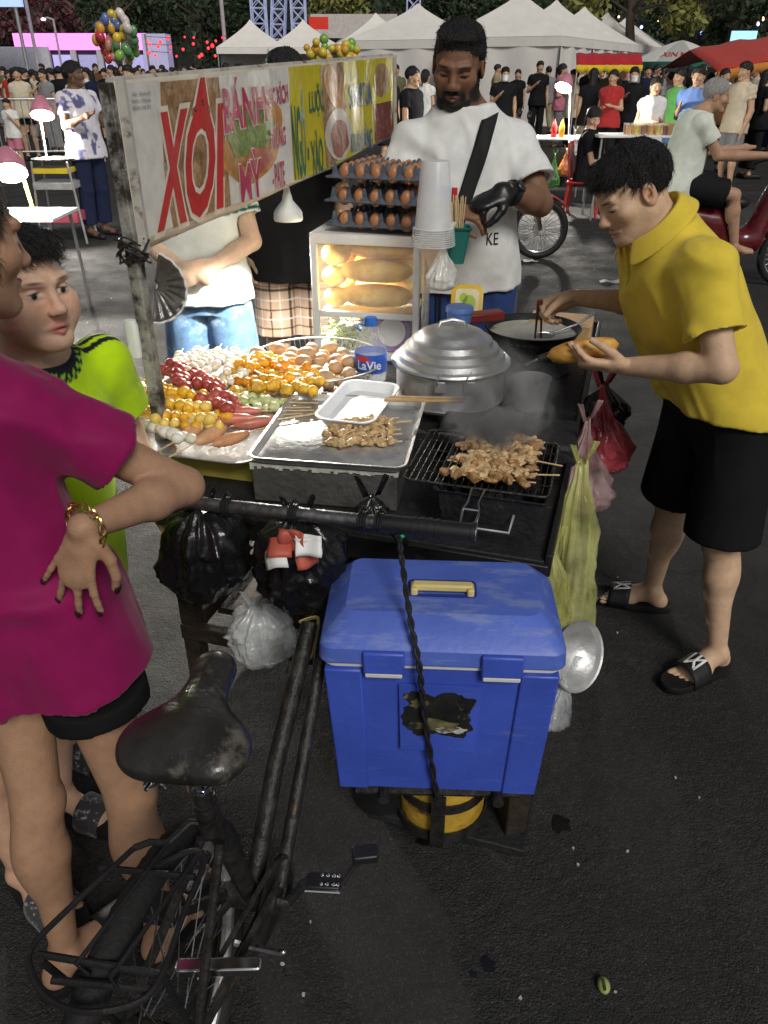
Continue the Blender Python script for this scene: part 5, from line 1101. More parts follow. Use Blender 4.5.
# ---------------------------------------------------------------- smoke
sc0=at(500,404,Z=.93); mb=MB(); mb.ball((0,0,0),(.15,.15,.17),24); me=mb.mesh('smoke'); m=bpy.data.materials.new('smoke'); m.use_nodes=True; nt=m.node_tree; N=nt.nodes; N.remove(N['Principled BSDF']); pv=N.new('ShaderNodeVolumePrincipled'); pv.inputs['Color'].default_value=(.9,.9,.9,1); pv.inputs['Anisotropy'].default_value=.2
tcn=N.new('ShaderNodeTexCoord'); nz=N.new('ShaderNodeTexNoise'); nz.inputs['Scale'].default_value=9; nz.inputs['Detail'].default_value=4; nz.inputs['Distortion'].default_value=1.2; nt.links.new(tcn.outputs['Object'],nz.inputs['Vector']); mr=N.new('ShaderNodeMapRange'); mr.inputs[1].default_value=.46; mr.inputs[2].default_value=.74; mr.inputs[3].default_value=0; mr.inputs[4].default_value=90; nt.links.new(nz.outputs['Fac'],mr.inputs[0])
mpn=N.new('ShaderNodeMapping'); mpn.inputs['Scale'].default_value=(1/.15,1/.15,1/.17); nt.links.new(tcn.outputs['Object'],mpn.inputs[0]); vl=N.new('ShaderNodeVectorMath'); vl.operation='LENGTH'; nt.links.new(mpn.outputs[0],vl.inputs[0]); fo=N.new('ShaderNodeMapRange'); fo.interpolation_type='SMOOTHSTEP'
for i_,v_ in enumerate((1.,.1,0.,1.)): fo.inputs[i_+1].default_value=v_
nt.links.new(vl.outputs['Value'],fo.inputs[0]); ml=N.new('ShaderNodeMath'); ml.operation='MULTIPLY'; nt.links.new(mr.outputs[0],ml.inputs[0]); nt.links.new(fo.outputs[0],ml.inputs[1]); nt.links.new(ml.outputs[0],pv.inputs['Density']); nt.links.new(pv.outputs[0],N['Material Output'].inputs['Volume'])
tag(link(me,'smoke',m,None,sc0),'thin grey smoke rising from the charcoal grill','smoke',kind='stuff')
# ================================================================ COOLER, BAGS, BICYCLE, GROUND LITTER
CB=mat('cooler_blue',(.05,.095,.50),.40,var=.16,vs=5,bump=.10,bs=40,spec=.5,dirt=(.10,.14,.42),ds=5,dt=.57,dstr=(2,2,14)); CW=mat('cooler_white',(.62,.62,.58),.5,var=.1)
cool=thing('cool_box','blue hard cooler with a cream handle strapped to the cart','cooler',(.108,1.105,.275),R(-3)); w,dp,h=.445,.25,.345
mb=MB(); mb.rr([(w-.035,dp-.03,.02,0,0,dp/2),(w-.028,dp-.022,.025,.004,0,dp/2),(w,dp,.025,h,0,dp/2)],5); cbd=mb.build('body',CB,cool)
for x0,x1 in ((-.222,-.150),(.150,.222)):
    mb=MB(); mb.loft([[(x0*.92,-.004+.011,.0),(x1*.94,-.004+.011,.0),(x1*.94,.02,.0),(x0*.92,.02,.0)],[(x0,-.008,h-.004),(x1,-.008,h-.004),(x1,.02,h-.004),(x0,.02,h-.004)]]); mb.build('corner_rib',CB,cbd,bevel=.004)
mb=MB(); mb.rr([(w+.004,dp+.004,.027,h+.002,0,dp/2),(w+.008,dp+.008,.027,h+.003,0,dp/2),(w+.008,dp+.008,.027,h+.012,0,dp/2),(w+.004,dp+.004,.027,h+.013,0,dp/2)],5); mb.build('white_seal',CW,cool)
mb=MB(); st=[(w+.018,dp+.016,.024,h+.013,0,dp/2),(w+.021,dp+.018,.026,h+.016,0,dp/2),(w+.016,dp+.013,.026,h+.046,0,dp/2),(w+.010,dp+.006,.026,h+.052,0,dp/2+.001),(w-.064,dp-.060,.024,h+.084,0,dp/2+.020),(w-.074,dp-.070,.024,h+.088,0,dp/2+.022)]
mb.rr(st,6); lid=mb.build('lid',mat('lid_blue_haze',(.085,.145,.54),.42,var=.14,vs=6,bump=.08,bs=60,spec=.5,dirt=(.17,.23,.52),ds=6,dt=.53,dstr=(1,3,6)),cool,ang=22)  # paler than the body: fading, plus the top's bright haze put into the colour
mb=MB(); mb.rr([(.135,.055,.010,h+.0885,0,.135),(.135,.055,.010,h+.091,0,.135),(.122,.042,.007,h+.091,0,.135),(.120,.040,.007,h+.085,0,.135)],3,cap0=False,cap1=True); mb.build('handle_recess',mat('cooler_dark',(.015,.03,.20),.5),lid)
mb=MB(); zc=h+.100; mb.box((0,.128,zc),(.118,.020,.015)); [mb.box((s*.055,.123,zc-.008),(.014,.030,.026)) for s in (-1,1)]; mb.build('handle',mat('handle_cream',(.60,.50,.20),.5,var=.12),lid,bevel=.004)
for x in (-.108,.112):
    mb=MB(); mb.box((x,-.013,h+.022),(.078,.012,.050)); lt=mb.build('latch',CB,cool,bevel=.004); mb=MB(); mb.box((x,-.0125,h-.006),(.070,.013,.010)); mb.build('latch_lip',CW,lt,bevel=.002)
mb=MB(); mb.rr([(.150,.004,.0015,0),(.160,.004,.0015,.172)],2,off=(.0,-.0035,.135)); fr=mb.build('front_panel',CB,cool)
mb=MB(); P=[]
for i in range(60):
    a=2*PI*i/60; x=math.copysign(min(1,abs(1.25*math.cos(a)))**1,math.cos(a)); z=math.copysign(min(1,abs(1.25*math.sin(a))),math.sin(a)); k=1+.10*vnoise(V(a*4,0,0))+.05*vnoise(V(a*13,2,0))-(.30*max(0,vnoise(V(a*3,5,0))) if z>.3 else 0); P.append((x*.066*k,z*.056*k))
mb.loft([[(x-.003,-.0078,z+.236) for x,z in P],[(x-.003,-.0062,z+.236) for x,z in P]]); mb.build('torn_label',mat('torn_label',(.014,.014,.014),.5,var=.4,vs=30,dirt=(.22,.20,.10),ds=22,dt=.57),fr)
for (x0,z0,rx_,rz_,mm) in ((-.002,.206,.052,.016,mat('label_olive',(.16,.14,.06),.5,var=.6,vs=60,dirt=(.02,.02,.02),ds=30,dt=.5)),(.028,.196,.030,.008,mat('label_paper',(.42,.42,.36),.6,var=.4,vs=80,dirt=(.04,.04,.04),ds=45,dt=.52)),(-.040,.262,.016,.010,MATS['label_olive'])):
    Q=[(x0+rx_*math.cos(a)*(1+.4*vnoise(V(a*2.5,x0*99,1))),z0+rz_*math.sin(a)*(1+.5*vnoise(V(a*3,z0*77,4)))) for a in np.linspace(0,2*PI,33)[:-1]]
    mb=MB(); mb.loft([[(x,-.0084,z) for x,z in Q],[(x,-.0074,z) for x,z in Q]]); mb.build('label_remnant',mm,fr)
# twisted black cord from the push bar down the cooler
c0=at(398,540,Z=.80); pts=[at(399,534,Z=.815),at(401,552,Y=1.235),at(406,590,Y=1.165),at(412,628,Y=1.115),at(419,664,Y=1.082),at(423,700,Y=1.084),at(429,745,Y=1.090),at(436,790,Y=1.105),at(437,806,Y=1.13)]
def spl(P,n):
    P=[np.asarray(p) for p in P]; out=[]
    for i in range(len(P)-1):
        p0=P[max(0,i-1)];p1=P[i];p2=P[i+1];p3=P[min(len(P)-1,i+2)]
        for k in range(n):
            t=k/n; out.append(.5*((2*p1)+(-p0+p2)*t+(2*p0-5*p1+4*p2-p3)*t*t+(-p0+3*p1-3*p2+p3)*t**3))
    return out+[P[-1]]
S_=spl(pts,14); mb=MB()
for ph in (0,PI): mb.tube([p+.0032*V(math.cos(i*.55+ph),.6*math.sin(i*.55+ph),0) for i,p in enumerate(S_)],.0034,6)
cd=tag(mb.build('twisted_cord',mat('cord_black',(.015,.014,.016),.6,var=.4,vs=60,dirt=(.10,.08,.05),ds=50,dt=.6),None),'black twisted cord tied from the push bar over the cooler','cord'); mb=MB(); mb.ball(at(400,536,Z=.81),(.010,.006,.006),10); mb.build('green_tie',mat('tie_green',(.01,.42,.15),.35),cd)
# stand under the cooler
sd=thing('coal_stove','yellow coal stove in a rusty steel band under the cooler','stove',(.135,1.235,0),0)
mb=MB(); mb.lathe([(.088,.09),(.10,.095),(.102,.225),(.094,.24),(.05,.241)],30,cap0=True,cap1=True); mb.build('drum',mat('stove_yellow',(.42,.26,.03),.6,var=.3,vs=14,bump=.3,dirt=(.06,.03,.015),ds=11,dt=.53),sd)
mb=MB(); mb.lathe([(.104,.180),(.108,.180),(.108,.205),(.104,.205)],30); mb.lathe([(.104,.088),(.108,.088),(.108,.115),(.104,.115)],30); mb.build('band',MT('old_iron'),sd); 
mb=MB(); mb.box((0,0,0),(.03,.010,.16)); o=mb.build('stand_bar',MT('old_iron'),cart); o.location=tuple(cl(V(.118,1.118,.17))); 
mb=MB(); a,b=cl(V(.0,1.36,.262)),cl(V(.0,1.10,.262)); mb.tube([a,b],.012,8); a,b=cl(V(.24,1.40,.262)),cl(V(.24,1.09,.262)); mb.tube([a,b],.012,8); mb.tube([cl(V(-.06,1.14,.255)),cl(V(.29,1.13,.255))],.014,8); mb.build('cooler_rack',MT('old_iron'),cart)
mb=MB(); mb.box((0,0,.167),(.05,.10,.165)); tag(mb.build('wood_block',MT('dark_wood'),None,(.292,1.20,0),R(10),bevel=.004),'short wooden block standing under the right end of the cooler','block')
mb=MB(); q_=cl(V(.135,1.27,.0)); mb.box((q_[0]+.035,q_[1]+.015,.075),(.37,.24,.022)); mb.build('foot_board',MT('soot'),cart,bevel=.003)
for s in (-1,1): mb=MB(); mb.box((q_[0]+.035+s*.14,q_[1]+.03,.031),(.04,.18,.060)); mb.build('skid',MT('soot'),cart)
mb=MB(); mb.lathe([(.06,.088),(.075,.093),(.085,.21),(.088,.215)],24,cap0=True,cap1=True); tag(mb.build('bucket',MT('black_plastic'),None,(-.005,1.27,0)),'black bucket beside the yellow stove','bucket')
# ---------------------------------------------------------------- plastic bags
BAGP={'slump':[(0,.22),(.05,.50),(.14,.80),(.30,.96),(.55,1.0),(.78,.92),(.93,.66),(1,.2)],'full':[(0,.10),(.06,.14),(.14,.32),(.28,.66),(.45,.92),(.62,1.0),(.80,.88),(.93,.55),(1,.12)],
      'long':[(0,.16),(.08,.20),(.2,.42),(.38,.66),(.55,.72),(.72,.82),(.88,.92),(.97,.7),(1,.2)],
      'drop':[(0,.07),(.15,.12),(.35,.36),(.55,.72),(.75,1.),(.9,.93),(.98,.6),(1,.15)]}
def bag(name,label,m,top,H,rx,ry,seed,kind='full',yaw=0,pleat=.10,drift=(0,0),open_=False,cat='bag',parent=None):
    root=thing(name,label,cat,top,yaw); pf=BAGP[kind]; n=84; K=40; rings=[]; ts=[q[0] for q in pf]; rs=[q[1] for q in pf]
    for i in range(K+1):
        t=i/K; r=np.interp(t,ts,rs); ring=[]
        for j in range(n):
            a=2*PI*j/n; aw=a+.35*float(vnoise(V(math.cos(a)*1.5,math.sin(a)*1.5,t*2.2+seed))); pl=pleat*(1-.8*t)*(.6*math.sin(7*aw+seed+2.5*t)+.5*math.sin(13*aw+2*seed-4*t)+.25*math.sin(23*aw+seed*5))
            q=V(math.cos(a)*1.8,math.sin(a)*1.8,t*3.2); w3=q*1.6+.5*np.array([vnoise(q*2+1),vnoise(q*2+7),vnoise(q*2+13)]); wr=.13*vnoise(q+seed*3.1)+.13*min(1,.2+2*t)*(.5-min(1,3*abs(float(vnoise(w3+seed)))))+.05*(.5-min(1,3*abs(float(vnoise(w3*2.3+seed)))))
            k=r*(1+pl+wr); ring.append((rx*k*math.cos(a)+drift[0]*t,ry*k*math.sin(a)+drift[1]*t,-H*t+.01*math.sin(3*a+seed)*(t<.05)))
        rings.append(ring)
    mb=MB(); mb.loft(rings,0,not open_,True); mb.build('bag_body',m,root,solid=.0008 if open_ else 0,ang=180)
    mb=MB(); 
    for s in (-1,1): mb.surf(lambda u,v: V(s*.012+s*.02*math.sin(PI*u)+(v-.5)*.012,.004*s+(v-.5)*.012*math.cos(u*5),.055*math.sin(PI*u)*.9+.0),10,3)
    mb.build('handle',m,root,solid=.0008); return root
BB=mat('bag_black',(.009,.009,.010),.24,var=.3,bump=.5,bs=28,spec=.6)
bag('plastic_bag','full shiny black rubbish bag hanging at the left of the push bar',BB,at(200,512,Z=.815)+V(0,.01,0),.225,.090,.080,1,'slump',0,.16,(-.02,.01))
bag('plastic_bag','black rubbish bag hanging open with red and white scraps',BB,at(298,522,Z=.81)+V(0,.02,0),.225,.100,.080,2,'slump',0,.14)
mb=MB(); p=at(292,548,Y=1.245)
for k in range(7):
    q=p+V(random.uniform(-.035,.035),random.uniform(-.01,.015),random.uniform(-.028,.018)); F=frame(V(random.gauss(0,.4),-1,random.gauss(.4,.4))); mb=MB(); mb.surf(lambda u,v: F@V((u-.5)*.05,(v-.5)*.04,.006*math.sin(5*u+k)+.006*math.cos(4*v+k*2)),6,5)
    tag(mb.build('waste_scrap',(mat('scrap_red',(.42,.09,.06),.5) if k==0 else MATS['scrap_red']) if k%2==0 else MT('white_plastic'),None,q,solid=.001),'red paper scrap poking out of the open black bag' if k%2==0 else 'white paper scrap poking out of the open black bag','scrap','red scraps in the bag' if k%2==0 else 'white scraps in the bag')
CLR=film('film_clear',(.66,.68,.68),.30,.13,.9,15); YF=film('film_yellow',(.64,.64,.28),.34,.16,.8,12); RF=film('film_red',(.50,.07,.09),.55,.18,.7,14); PK=film('film_pink',(.52,.36,.36),.34,.14,.8,14)
bag('plastic_bag','crumpled clear bag stuffed under the cart beside the saddle',CLR,at(258,606,Y=1.42),.165,.075,.065,3,'slump',.3,.2,(.0,0))
bag('plastic_bag','long yellow plastic bag hanging from the front corner of the cart',YF,at(574,462,Y=1.64)+V(.02,0,0),.48,.080,.060,4,'long',.2,.34,(-.03,-.10))
bag('plastic_bag','small yellow bag bunched below the tabletop corner',YF,at(552,548,Y=1.50),.22,.055,.045,14,'long',.4,.22,(.02,-.01))
bag('plastic_bag','clear pinkish bag bulging beside the charcoal grill',PK,at(588,420,Y=1.84),.27,.098,.08,5,'drop',.3,.30)
bag('plastic_bag','dark red plastic bag hanging nearest the cook',RF,at(602,386,Y=2.10),.275,.092,.070,6,'drop',.2,.28,(.05,0))
bag('plastic_bag','small black bag tucked behind the red bag',BB,at(606,384,Y=2.20),.16,.08,.06,7,'full',.2,.14)
bag('plastic_bag','small tied clear bag of white sauce beside the cup post',film('film_milky',(.70,.70,.66),.75,.25,.4,25),at(443,243,Y=2.40)+V(0,0,.01),.15,.052,.045,8,'drop',0,.16)
mb=MB(); mb.lathe([(.004,-.036),(.040,-.030),(.062,-.008),(.070,.012),(.074,.014),(.072,.010),(.060,-.006),(.038,-.026),(.003,-.032)],36,cap0=True,cap1=True); o=tag(mb.build('steel_bowl',MT('worn_steel'),None,at(574,655,Y=1.20)),'scratched steel bowl hanging at the right end of the cooler','bowl'); o.rotation_euler=(R(62),R(38),R(20))
bag('plastic_bag','crinkled clear bag dangling under the steel bowl',CLR,at(563,680,Y=1.16),.13,.034,.026,9,'long',.3,.2)
mb=MB()
for k in range(3): mb.tube(spl([at(300+4*k,622+12*k,Y=1.35),at(318,618+10*k,Y=1.33),at(312,640+8*k,Y=1.32),at(296,652+6*k,Y=1.34)],6),.004,6)
tag(mb.build('yellow_strap',mat('strap_yellow',(.42,.36,.08),.6),None),'knotted yellow strap tied to the bicycle frame beside the cooler','strap')
bag('plastic_bag','dark crumpled bag behind the push bar grip',BB,at(372,500,Y=1.44)+V(0,0,.01),.06,.035,.03,11,'full',0,.2)
# ---------------------------------------------------------------- bicycle
HX,HY=V(.292,.956,0)*1.,V(.956,-.292,0)
bike=thing('bicycle','old black bicycle with a worn saddle and wire rear rack','bicycle',(-.345,.635,0))
B=lambda *p: V(*p)-V(-.345,.635,0)
hub=B(-.345,.62,.315); Rw=.30; SP=V(0,0,1)
HD=nrm(V(.20,.97,0)); HS=V(HD[1],-HD[0],0)
mb=MB(); prof=[]; n=64
def tyre(a,b): 
    c=hub+HD*math.cos(a)*Rw+SP*math.sin(a)*Rw; e=HD*math.cos(a)+SP*math.sin(a); t=.0235*(1+.06*(abs(math.sin(a*48+ (0 if math.sin(b)>0 else 1.5)))>.6)*(abs(b)<1.3)); return c+e*t*math.cos(b)+HS*t*math.sin(b)
mb.loft([[tyre(2*PI*i/192,-PI+2*PI*j/14) for j in range(14)] for i in range(193)],0,False,False); wl_=mb.build('rear_wheel',mat('tyre',(.014,.014,.014),.75,var=.3,bump=.3,bs=150),bike)
mb=MB(); mb.tube([hub+HD*math.cos(a)*(Rw-.025)+SP*math.sin(a)*(Rw-.025) for a in np.linspace(0,2*PI,49)[:-1]],.011,8,loop=True); mb.build('rim',MT('worn_steel'),wl_)
mb=MB()
for k in range(32):
    a=2*PI*k/32; s=1 if k%2 else -1; mb.tube([hub+HS*s*.03+HD*math.cos(a+.5*s*(1 if k%4<2 else -1))*.02+SP*math.sin(a+.5*s*(1 if k%4<2 else -1))*.02,hub+HD*math.cos(a)*(Rw-.03)+SP*math.sin(a)*(Rw-.03)],.0011,4,caps=False)
mb.build('spokes',MT('steel'),wl_); mb=MB(); mb.tube([hub-HS*.055,hub+HS*.055],.018,12); mb.tube([hub-HS*.085,hub+HS*.085],.006,8); mb.build('hub',MT('old_iron'),wl_)
bb=B(-.242,.864,.29); stp=B(-.258,.745,.725); F1=B(-.165,1.20,.62); IR=MT('old_iron')
mb=MB(); mb.tube([bb,stp-V(0,0,.03)],.0165,10); mb.tube([stp-V(0,0,.10),stp+V(0,0,.03)],.0135,10)
mb.tube([bb,B(-.205,1.02,.46),B(-.150,1.23,.63)],.017,10); mb.tube([bb+V(.05,.02,.0),B(-.155,1.04,.45),B(-.118,1.24,.62)],.013,10); mb.tube([bb+V(-.01,.03,.03),B(-.20,1.05,.50)],.005,8)
for s in (-1,1):
    mb.tube([bb+HS*s*.03,hub+HS*s*.06],.009,8); mb.tube([stp-V(0,0,.12)+HS*s*.015,hub+HS*s*.06],.0075,8); 
mb.tube([bb-HS*.05,bb+HS*.05],.024,14); fr_=mb.build('frame',IR,bike)
# saddle
SDL=SDF(); sd0=at(176,766,Z=.775); sdn=at(206,692,Z=.785); ax=nrm(sdn-sd0); ax[2]=0; ax=nrm(ax); sx=V(ax[1],-ax[0],0); c=sd0
def sdl(l,w,z): return c+ax*l+sx*w+V(0,0,z)
for s in (-1,1): SDL.u(ellips(sdl(.032,s*.046,.0),V(.050,.055,.030)),.03)
SDL.u(ellips(sdl(.03,0,-.004),V(.07,.05,.028)),.02); SDL.u(capsule(sdl(.06,0,.004),sdl(.175,0,.014),.044,.029,(V(0,0,1),1.25)),.05); SDL.u(ellips(sdl(.18,0,.014),V(.030,.031,.024)),.02)
SDL.sub((c-.4,c+V(.4,.4,-.022),lambda X,Y,Z:(Z-(c[2]-.024))+0*X+0*Y),.006)
v,f=SDL.mesh(.004); sdo=link(to_mesh('saddle',v,f,V(-.345,.635,0)),'saddle',mat('worn_leather',(.022,.020,.018),.30,var=.4,vs=14,bump=.25,bs=40,spec=.6,dirt=(.11,.10,.085),ds=13,dt=.56,),bike)
mb=MB()
for s in (-1,1): 
    q=sdl(-.005,s*.035,-.035)-V(-.345,.635,0); mb.tube([q+V(.013*math.cos(a),.010*math.sin(a),.004*a-.012) for a in np.linspace(0,16,60)],.0022,5)
mb.tube([stp,stp+V(0,0,.04)],.02,10); mb.tube([sdl(-.02,-.04,-.03)-V(-.345,.635,0),sdl(.1,-.015,-.03)-V(-.345,.635,0),sdl(.1,.015,-.03)-V(-.345,.635,0),sdl(-.02,.04,-.03)-V(-.345,.635,0)],.0035,6); mb.build('springs',MT('chrome'),sdo)
# rack
rz=.635; rk=[at(134,848,Z=rz),at(60,917,Z=rz),at(33,946,Z=rz),at(30,968,Z=rz),at(48,998,Z=rz),at(88,1012,Z=rz),at(140,1001,Z=rz),at(163,972,Z=rz),at(183,915,Z=rz),at(204,862,Z=rz),at(192,851,Z=rz),at(160,864,Z=rz-.01)]
off=V(-.345,.635,0); mb=MB(); mb.tube([p-off for p in spl(rk,6)],.0042,8); BK=MT('black_paint')
for a,b,c_ in (((168,843),(76,965),(90,975)),((200,853),(110,978),(118,990))): mb.tube([at(*a,Z=rz+.002)-off,at(*b,Z=rz+.002)-off,at(*c_,Z=rz-.002)-off],.0034,8)
mb.tube([at(86,860,Z=rz-.004)-off if 0 else at(100,868,Z=rz-.004)-off,at(195,877,Z=rz-.004)-off],.005,8); mb.tube([at(38,954,Z=rz-.004)-off,at(165,975,Z=rz-.004)-off],.005,8); mb.tube([at(52,980,Z=rz-.004)-off,at(150,990,Z=rz-.004)-off],.005,8)
for p in (at(40,960,Z=rz),at(160,968,Z=rz)): mb.tube([p-off,hub+HS*(.065 if p[0]>-.35 else -.065)],.005,8)
mb.tube([at(168,843,Z=rz)-off,at(190,822,Z=rz+.02)-off,stp-V(0,0,.08)],.005,8); mb.tube([at(134,848,Z=rz)-off,at(150,842,Z=rz)-off,at(168,843,Z=rz)-off],.005,8); mb.build('rear_rack',BK,bike)
# pedals, foot peg, brake stand
def pedal(p,q,w,name='pedal',m=None):
    mb=MB(); d=q-p; F=np.stack([nrm(d),np.cross(V(0,0,1),nrm(d)),V(0,0,1)],1); mb.rr([(np.linalg.norm(d),w,.006,-.010),(np.linalg.norm(d),w,.006,.010)],3,M=F,off=(p+q)/2); return mb.build(name,m or MT('black_plastic'),bike,bevel=.003)
p1,p2=at(306,882,Z=.27)-off,at(341,884,Z=.27)-off; pd=pedal(p1,p2,.034); mb=MB(); F=np.stack([nrm(p2-p1),np.cross(V(0,0,1),nrm(p2-p1)),V(0,0,1)],1)
for a in (.45,.62,.80,.93):
    for s in (-1,1): mb.ball(p1+(p2-p1)*a+F[:,1]*s*.009+V(0,0,.011),(.0042,.0042,.003),8)
mb.tube([p1-V(0,0,.0)+F[:,1]*-.017,p2+F[:,1]*-.017],.003,6); mb.build('studs',MT('chrome'),pd)
mb=MB(); mb.tube([bb+HS*.045,bb+HS*.065,p1],.010,8); mb.build('crank',MT('old_iron'),bike); mb=MB(); mb.tube([bb-HS*.045,bb-HS*.075+V(0,-.10,.10),bb-HS*.09+V(0,-.13,.13)],.010,8); mb.build('crank',MT('old_iron'),bike)
pedal(bb-HS*.09+V(0,-.13,.13),bb-HS*.18+V(0,-.13,.13),.05)
mb=MB(); mb.tube([p2,at(352,868,Z=.29)-off,at(362,858,Z=.31)-off],.006,8); mb.build('brake_lever',BK,bike); pedal(at(352,856,Z=.315)-off,at(378,853,Z=.315)-off,.03,'lever_pad')
pg=pedal(at(176,968,Z=.37)-off,at(262,966,Z=.37)-off,.022,'foot_peg',MT('chrome'))
mb=MB(); mb.lathe([(.003,0),(.07,0),(.078,.003),(.07,.006),(.003,.006)],32,cap0=True,cap1=True,M=frame(HS),off=bb+HS*.035); cw=mb.build('chainring',IR,bike)
mb=MB(); rA=.076; rB=.035; ch=[]
u=hub+HS*.038; c2=bb+HS*.038; dd=nrm(c2-u); up_=nrm(np.cross(HS,dd)); 
ch=[c2+(dd*math.cos(a)+up_*math.sin(a))*rA for a in np.linspace(PI/2,-PI/2,9)]+[u+(dd*math.cos(a)+up_*math.sin(a))*rB for a in np.linspace(-PI/2,-1.5*PI,9)]
mb.tube(ch,.005,6,loop=True); mb.build('chain',IR,bike)
mb=MB(); mb.tube([hub+HS*.06+V(0,0,.0),bb+HS*.055+V(0,0,.06)],.006,6); mb.build('brake_rod',MT('old_iron'),bike)
mb=MB(); q=at(283,963-10,Z=.25)-off; mb.ball(q,(.008,.006,.008),10); mb.tube([q,q-HS*.09],.006,6); mb.build('reflector',MT('chrome'),bike)
# ---------------------------------------------------------------- ground litter
def flat(name,label,px,py,rx,ry,m,seed,h=.004,cat='litter',kind=None):
    p=at(px,py,Z=0); P=[(rx*math.cos(a)*(1+.35*vnoise(V(math.cos(a)*2+seed,math.sin(a)*2,seed))),ry*math.sin(a)*(1+.35*vnoise(V(math.cos(a)*2+seed,math.sin(a)*2,seed+9)))) for a in np.linspace(0,2*PI,25)[:-1]]
    mb=MB(); mb.poly(P,.001,h); o=mb.build(name,m,None,(p[0],p[1],0)); return tag(o,label,cat,None,kind)
ST=mat('oil_black',(.006,.006,.006),.3,var=.3,spec=.5)
flat('ground_stain','',561,824,.024,.026,ST,3,.003,None,'structure'); flat('ground_stain','',488,966,.016,.014,ST,5,.003,None,'structure'); flat('ground_stain','',474,975,.007,.007,ST,6,.003,None,'structure'); flat('ground_stain','',430,842,.03,.012,ST,8,.003,None,'structure')
for o in bpy.data.objects:
    if o.name.startswith('ground_stain'):
        for k in ('label','category'):
            if k in o: del o[k]
mb=MB(); mb.ball((0,0,.010),(.013,.017,.012),14); lm=mb.build('lime_wedge',mat('lime_green',(.30,.38,.12),.45,var=.25),None,at(603,988,Z=0)); tag(lm,'squeezed green lime wedge lying on the asphalt','lime'); mb=MB(); mb.box((-.002,-.004,.018),(.005,.020,.010)); mb.build('pith',mat('pith_dark',(.05,.06,.02),.6),lm)
WP=mat('paper_white',(.60,.59,.56),.7); 
p=at(610,283,Z=0); mb=MB(); mb.surf(lambda u,v: V((u-.5)*.17,(v-.5)*.07,.012+.008*math.sin(7*u)+.006*math.cos(5*v+u*3)),10,6); tag(mb.build('crumpled_paper',WP,None,p,.2,solid=.001),'crumpled white paper lying on the road behind the cook','litter')
p=at(530,262,Z=0); mb=MB(); mb.surf(lambda u,v: V((u-.5)*.12,(v-.5)*.10,.01+.006*math.sin(6*u)+.005*math.cos(6*v)),8,6); tag(mb.build('paper_scrap',WP,None,p,.5,solid=.001),'small paper scrap on the road beneath the red motorbike','litter')
LT=mat('litter_pale',(.42,.41,.38),.7)
for k in range(38):
    x,y=(random.uniform(20,760),random.uniform(560,1010)) if k<26 else (random.uniform(60,600),random.uniform(250,360)); p=at(x,y,Z=0); mb=MB(); r=random.uniform(.002,.0055); mb.poly([(r*math.cos(a)*random.uniform(.5,1.2),r*math.sin(a)*random.uniform(.5,1.2)) for a in np.linspace(0,2*PI,7)[:-1]],.0005,.0045); tag(mb.build('gravel_chip',LT,None,p),'pale chip of grit lying on the dark asphalt','chip','grit chips on the asphalt')
# ================================================================ BYSTANDERS AND CROWD
def person(label,J,sk,shirt_m,pants_m,hair='short',hairm=None,h=.012,loc=None,group=None,leg=.9,sleeve=.55,loose=.024,belly=0,detail=False,hands=None,name='person',fine=False,shirtcol=None,hem=-.18,shoes=True,disp=True):
    off=np.array(loc if loc is not None else (J['pel'][0],J['pel'][1],0),float); root=thing(name,label,'person',off,0,group)
    S,H=body(J,detail=detail,hands=hands,belly=belly,toes=False)
    put('body',S,h,SKIN,root,off,fine=[(H['c']-.16,H['c']+.16,fine)] if fine else None,col=lambda v: paint(v,sk,head_paint(H,sk)))
    if hair: put('hair',hair_ops(H,hair),max(h*.7,.004),hairm or HAIRM,root,off,strands(H,.006) if h<.02 else None)
    put('shirt',shirt(J,loose,sleeve,hem,belly=belly),h,shirt_m,root,off,folds(.012,7,16,int(abs(J['pel'][0]*37))%50) if disp else None,col=shirtcol)
    if pants_m: put('trousers' if leg>1 else 'shorts',shorts(J,leg),h,pants_m,root,off,folds(.008,7,16,3) if disp else None)
    if shoes:
        for a in 'RL':
            an,to=J['an'+a],J['to'+a]; fd_=nrm(V(to[0]-an[0],to[1]-an[1],0)); q=SDF(); q.u(capsule(V(an[0],an[1],.03)-fd_*.04,V(to[0],to[1],.028)+fd_*.05,.042,.038,(V(0,0,1),1.2))); q.sub((np.array([-99,-99,-99.]),np.array([99,99,.004]),lambda X,Y,Z:Z-.004+0*X+0*Y)); put('shoe',q,.010,MATS['rubber_black'],root,off)
    return root
CL={}
def cm(n,c):
    if n not in CL: CL[n]=cloth('cloth_'+n,c)
    return CL[n]
PAL={'black':(.012,.012,.014),'white':(.66,.66,.64),'grey':(.22,.22,.23),'cream':(.55,.48,.36),'navy':(.015,.02,.05),'red':(.35,.03,.03),'blue':(.13,.22,.48),'green':(.10,.32,.08),'pink':(.48,.16,.22),'olive':(.12,.12,.06),'brown':(.12,.06,.03),'denim':(.07,.13,.24),'khaki':(.30,.24,.14)}
TAN=(.50,.31,.20)
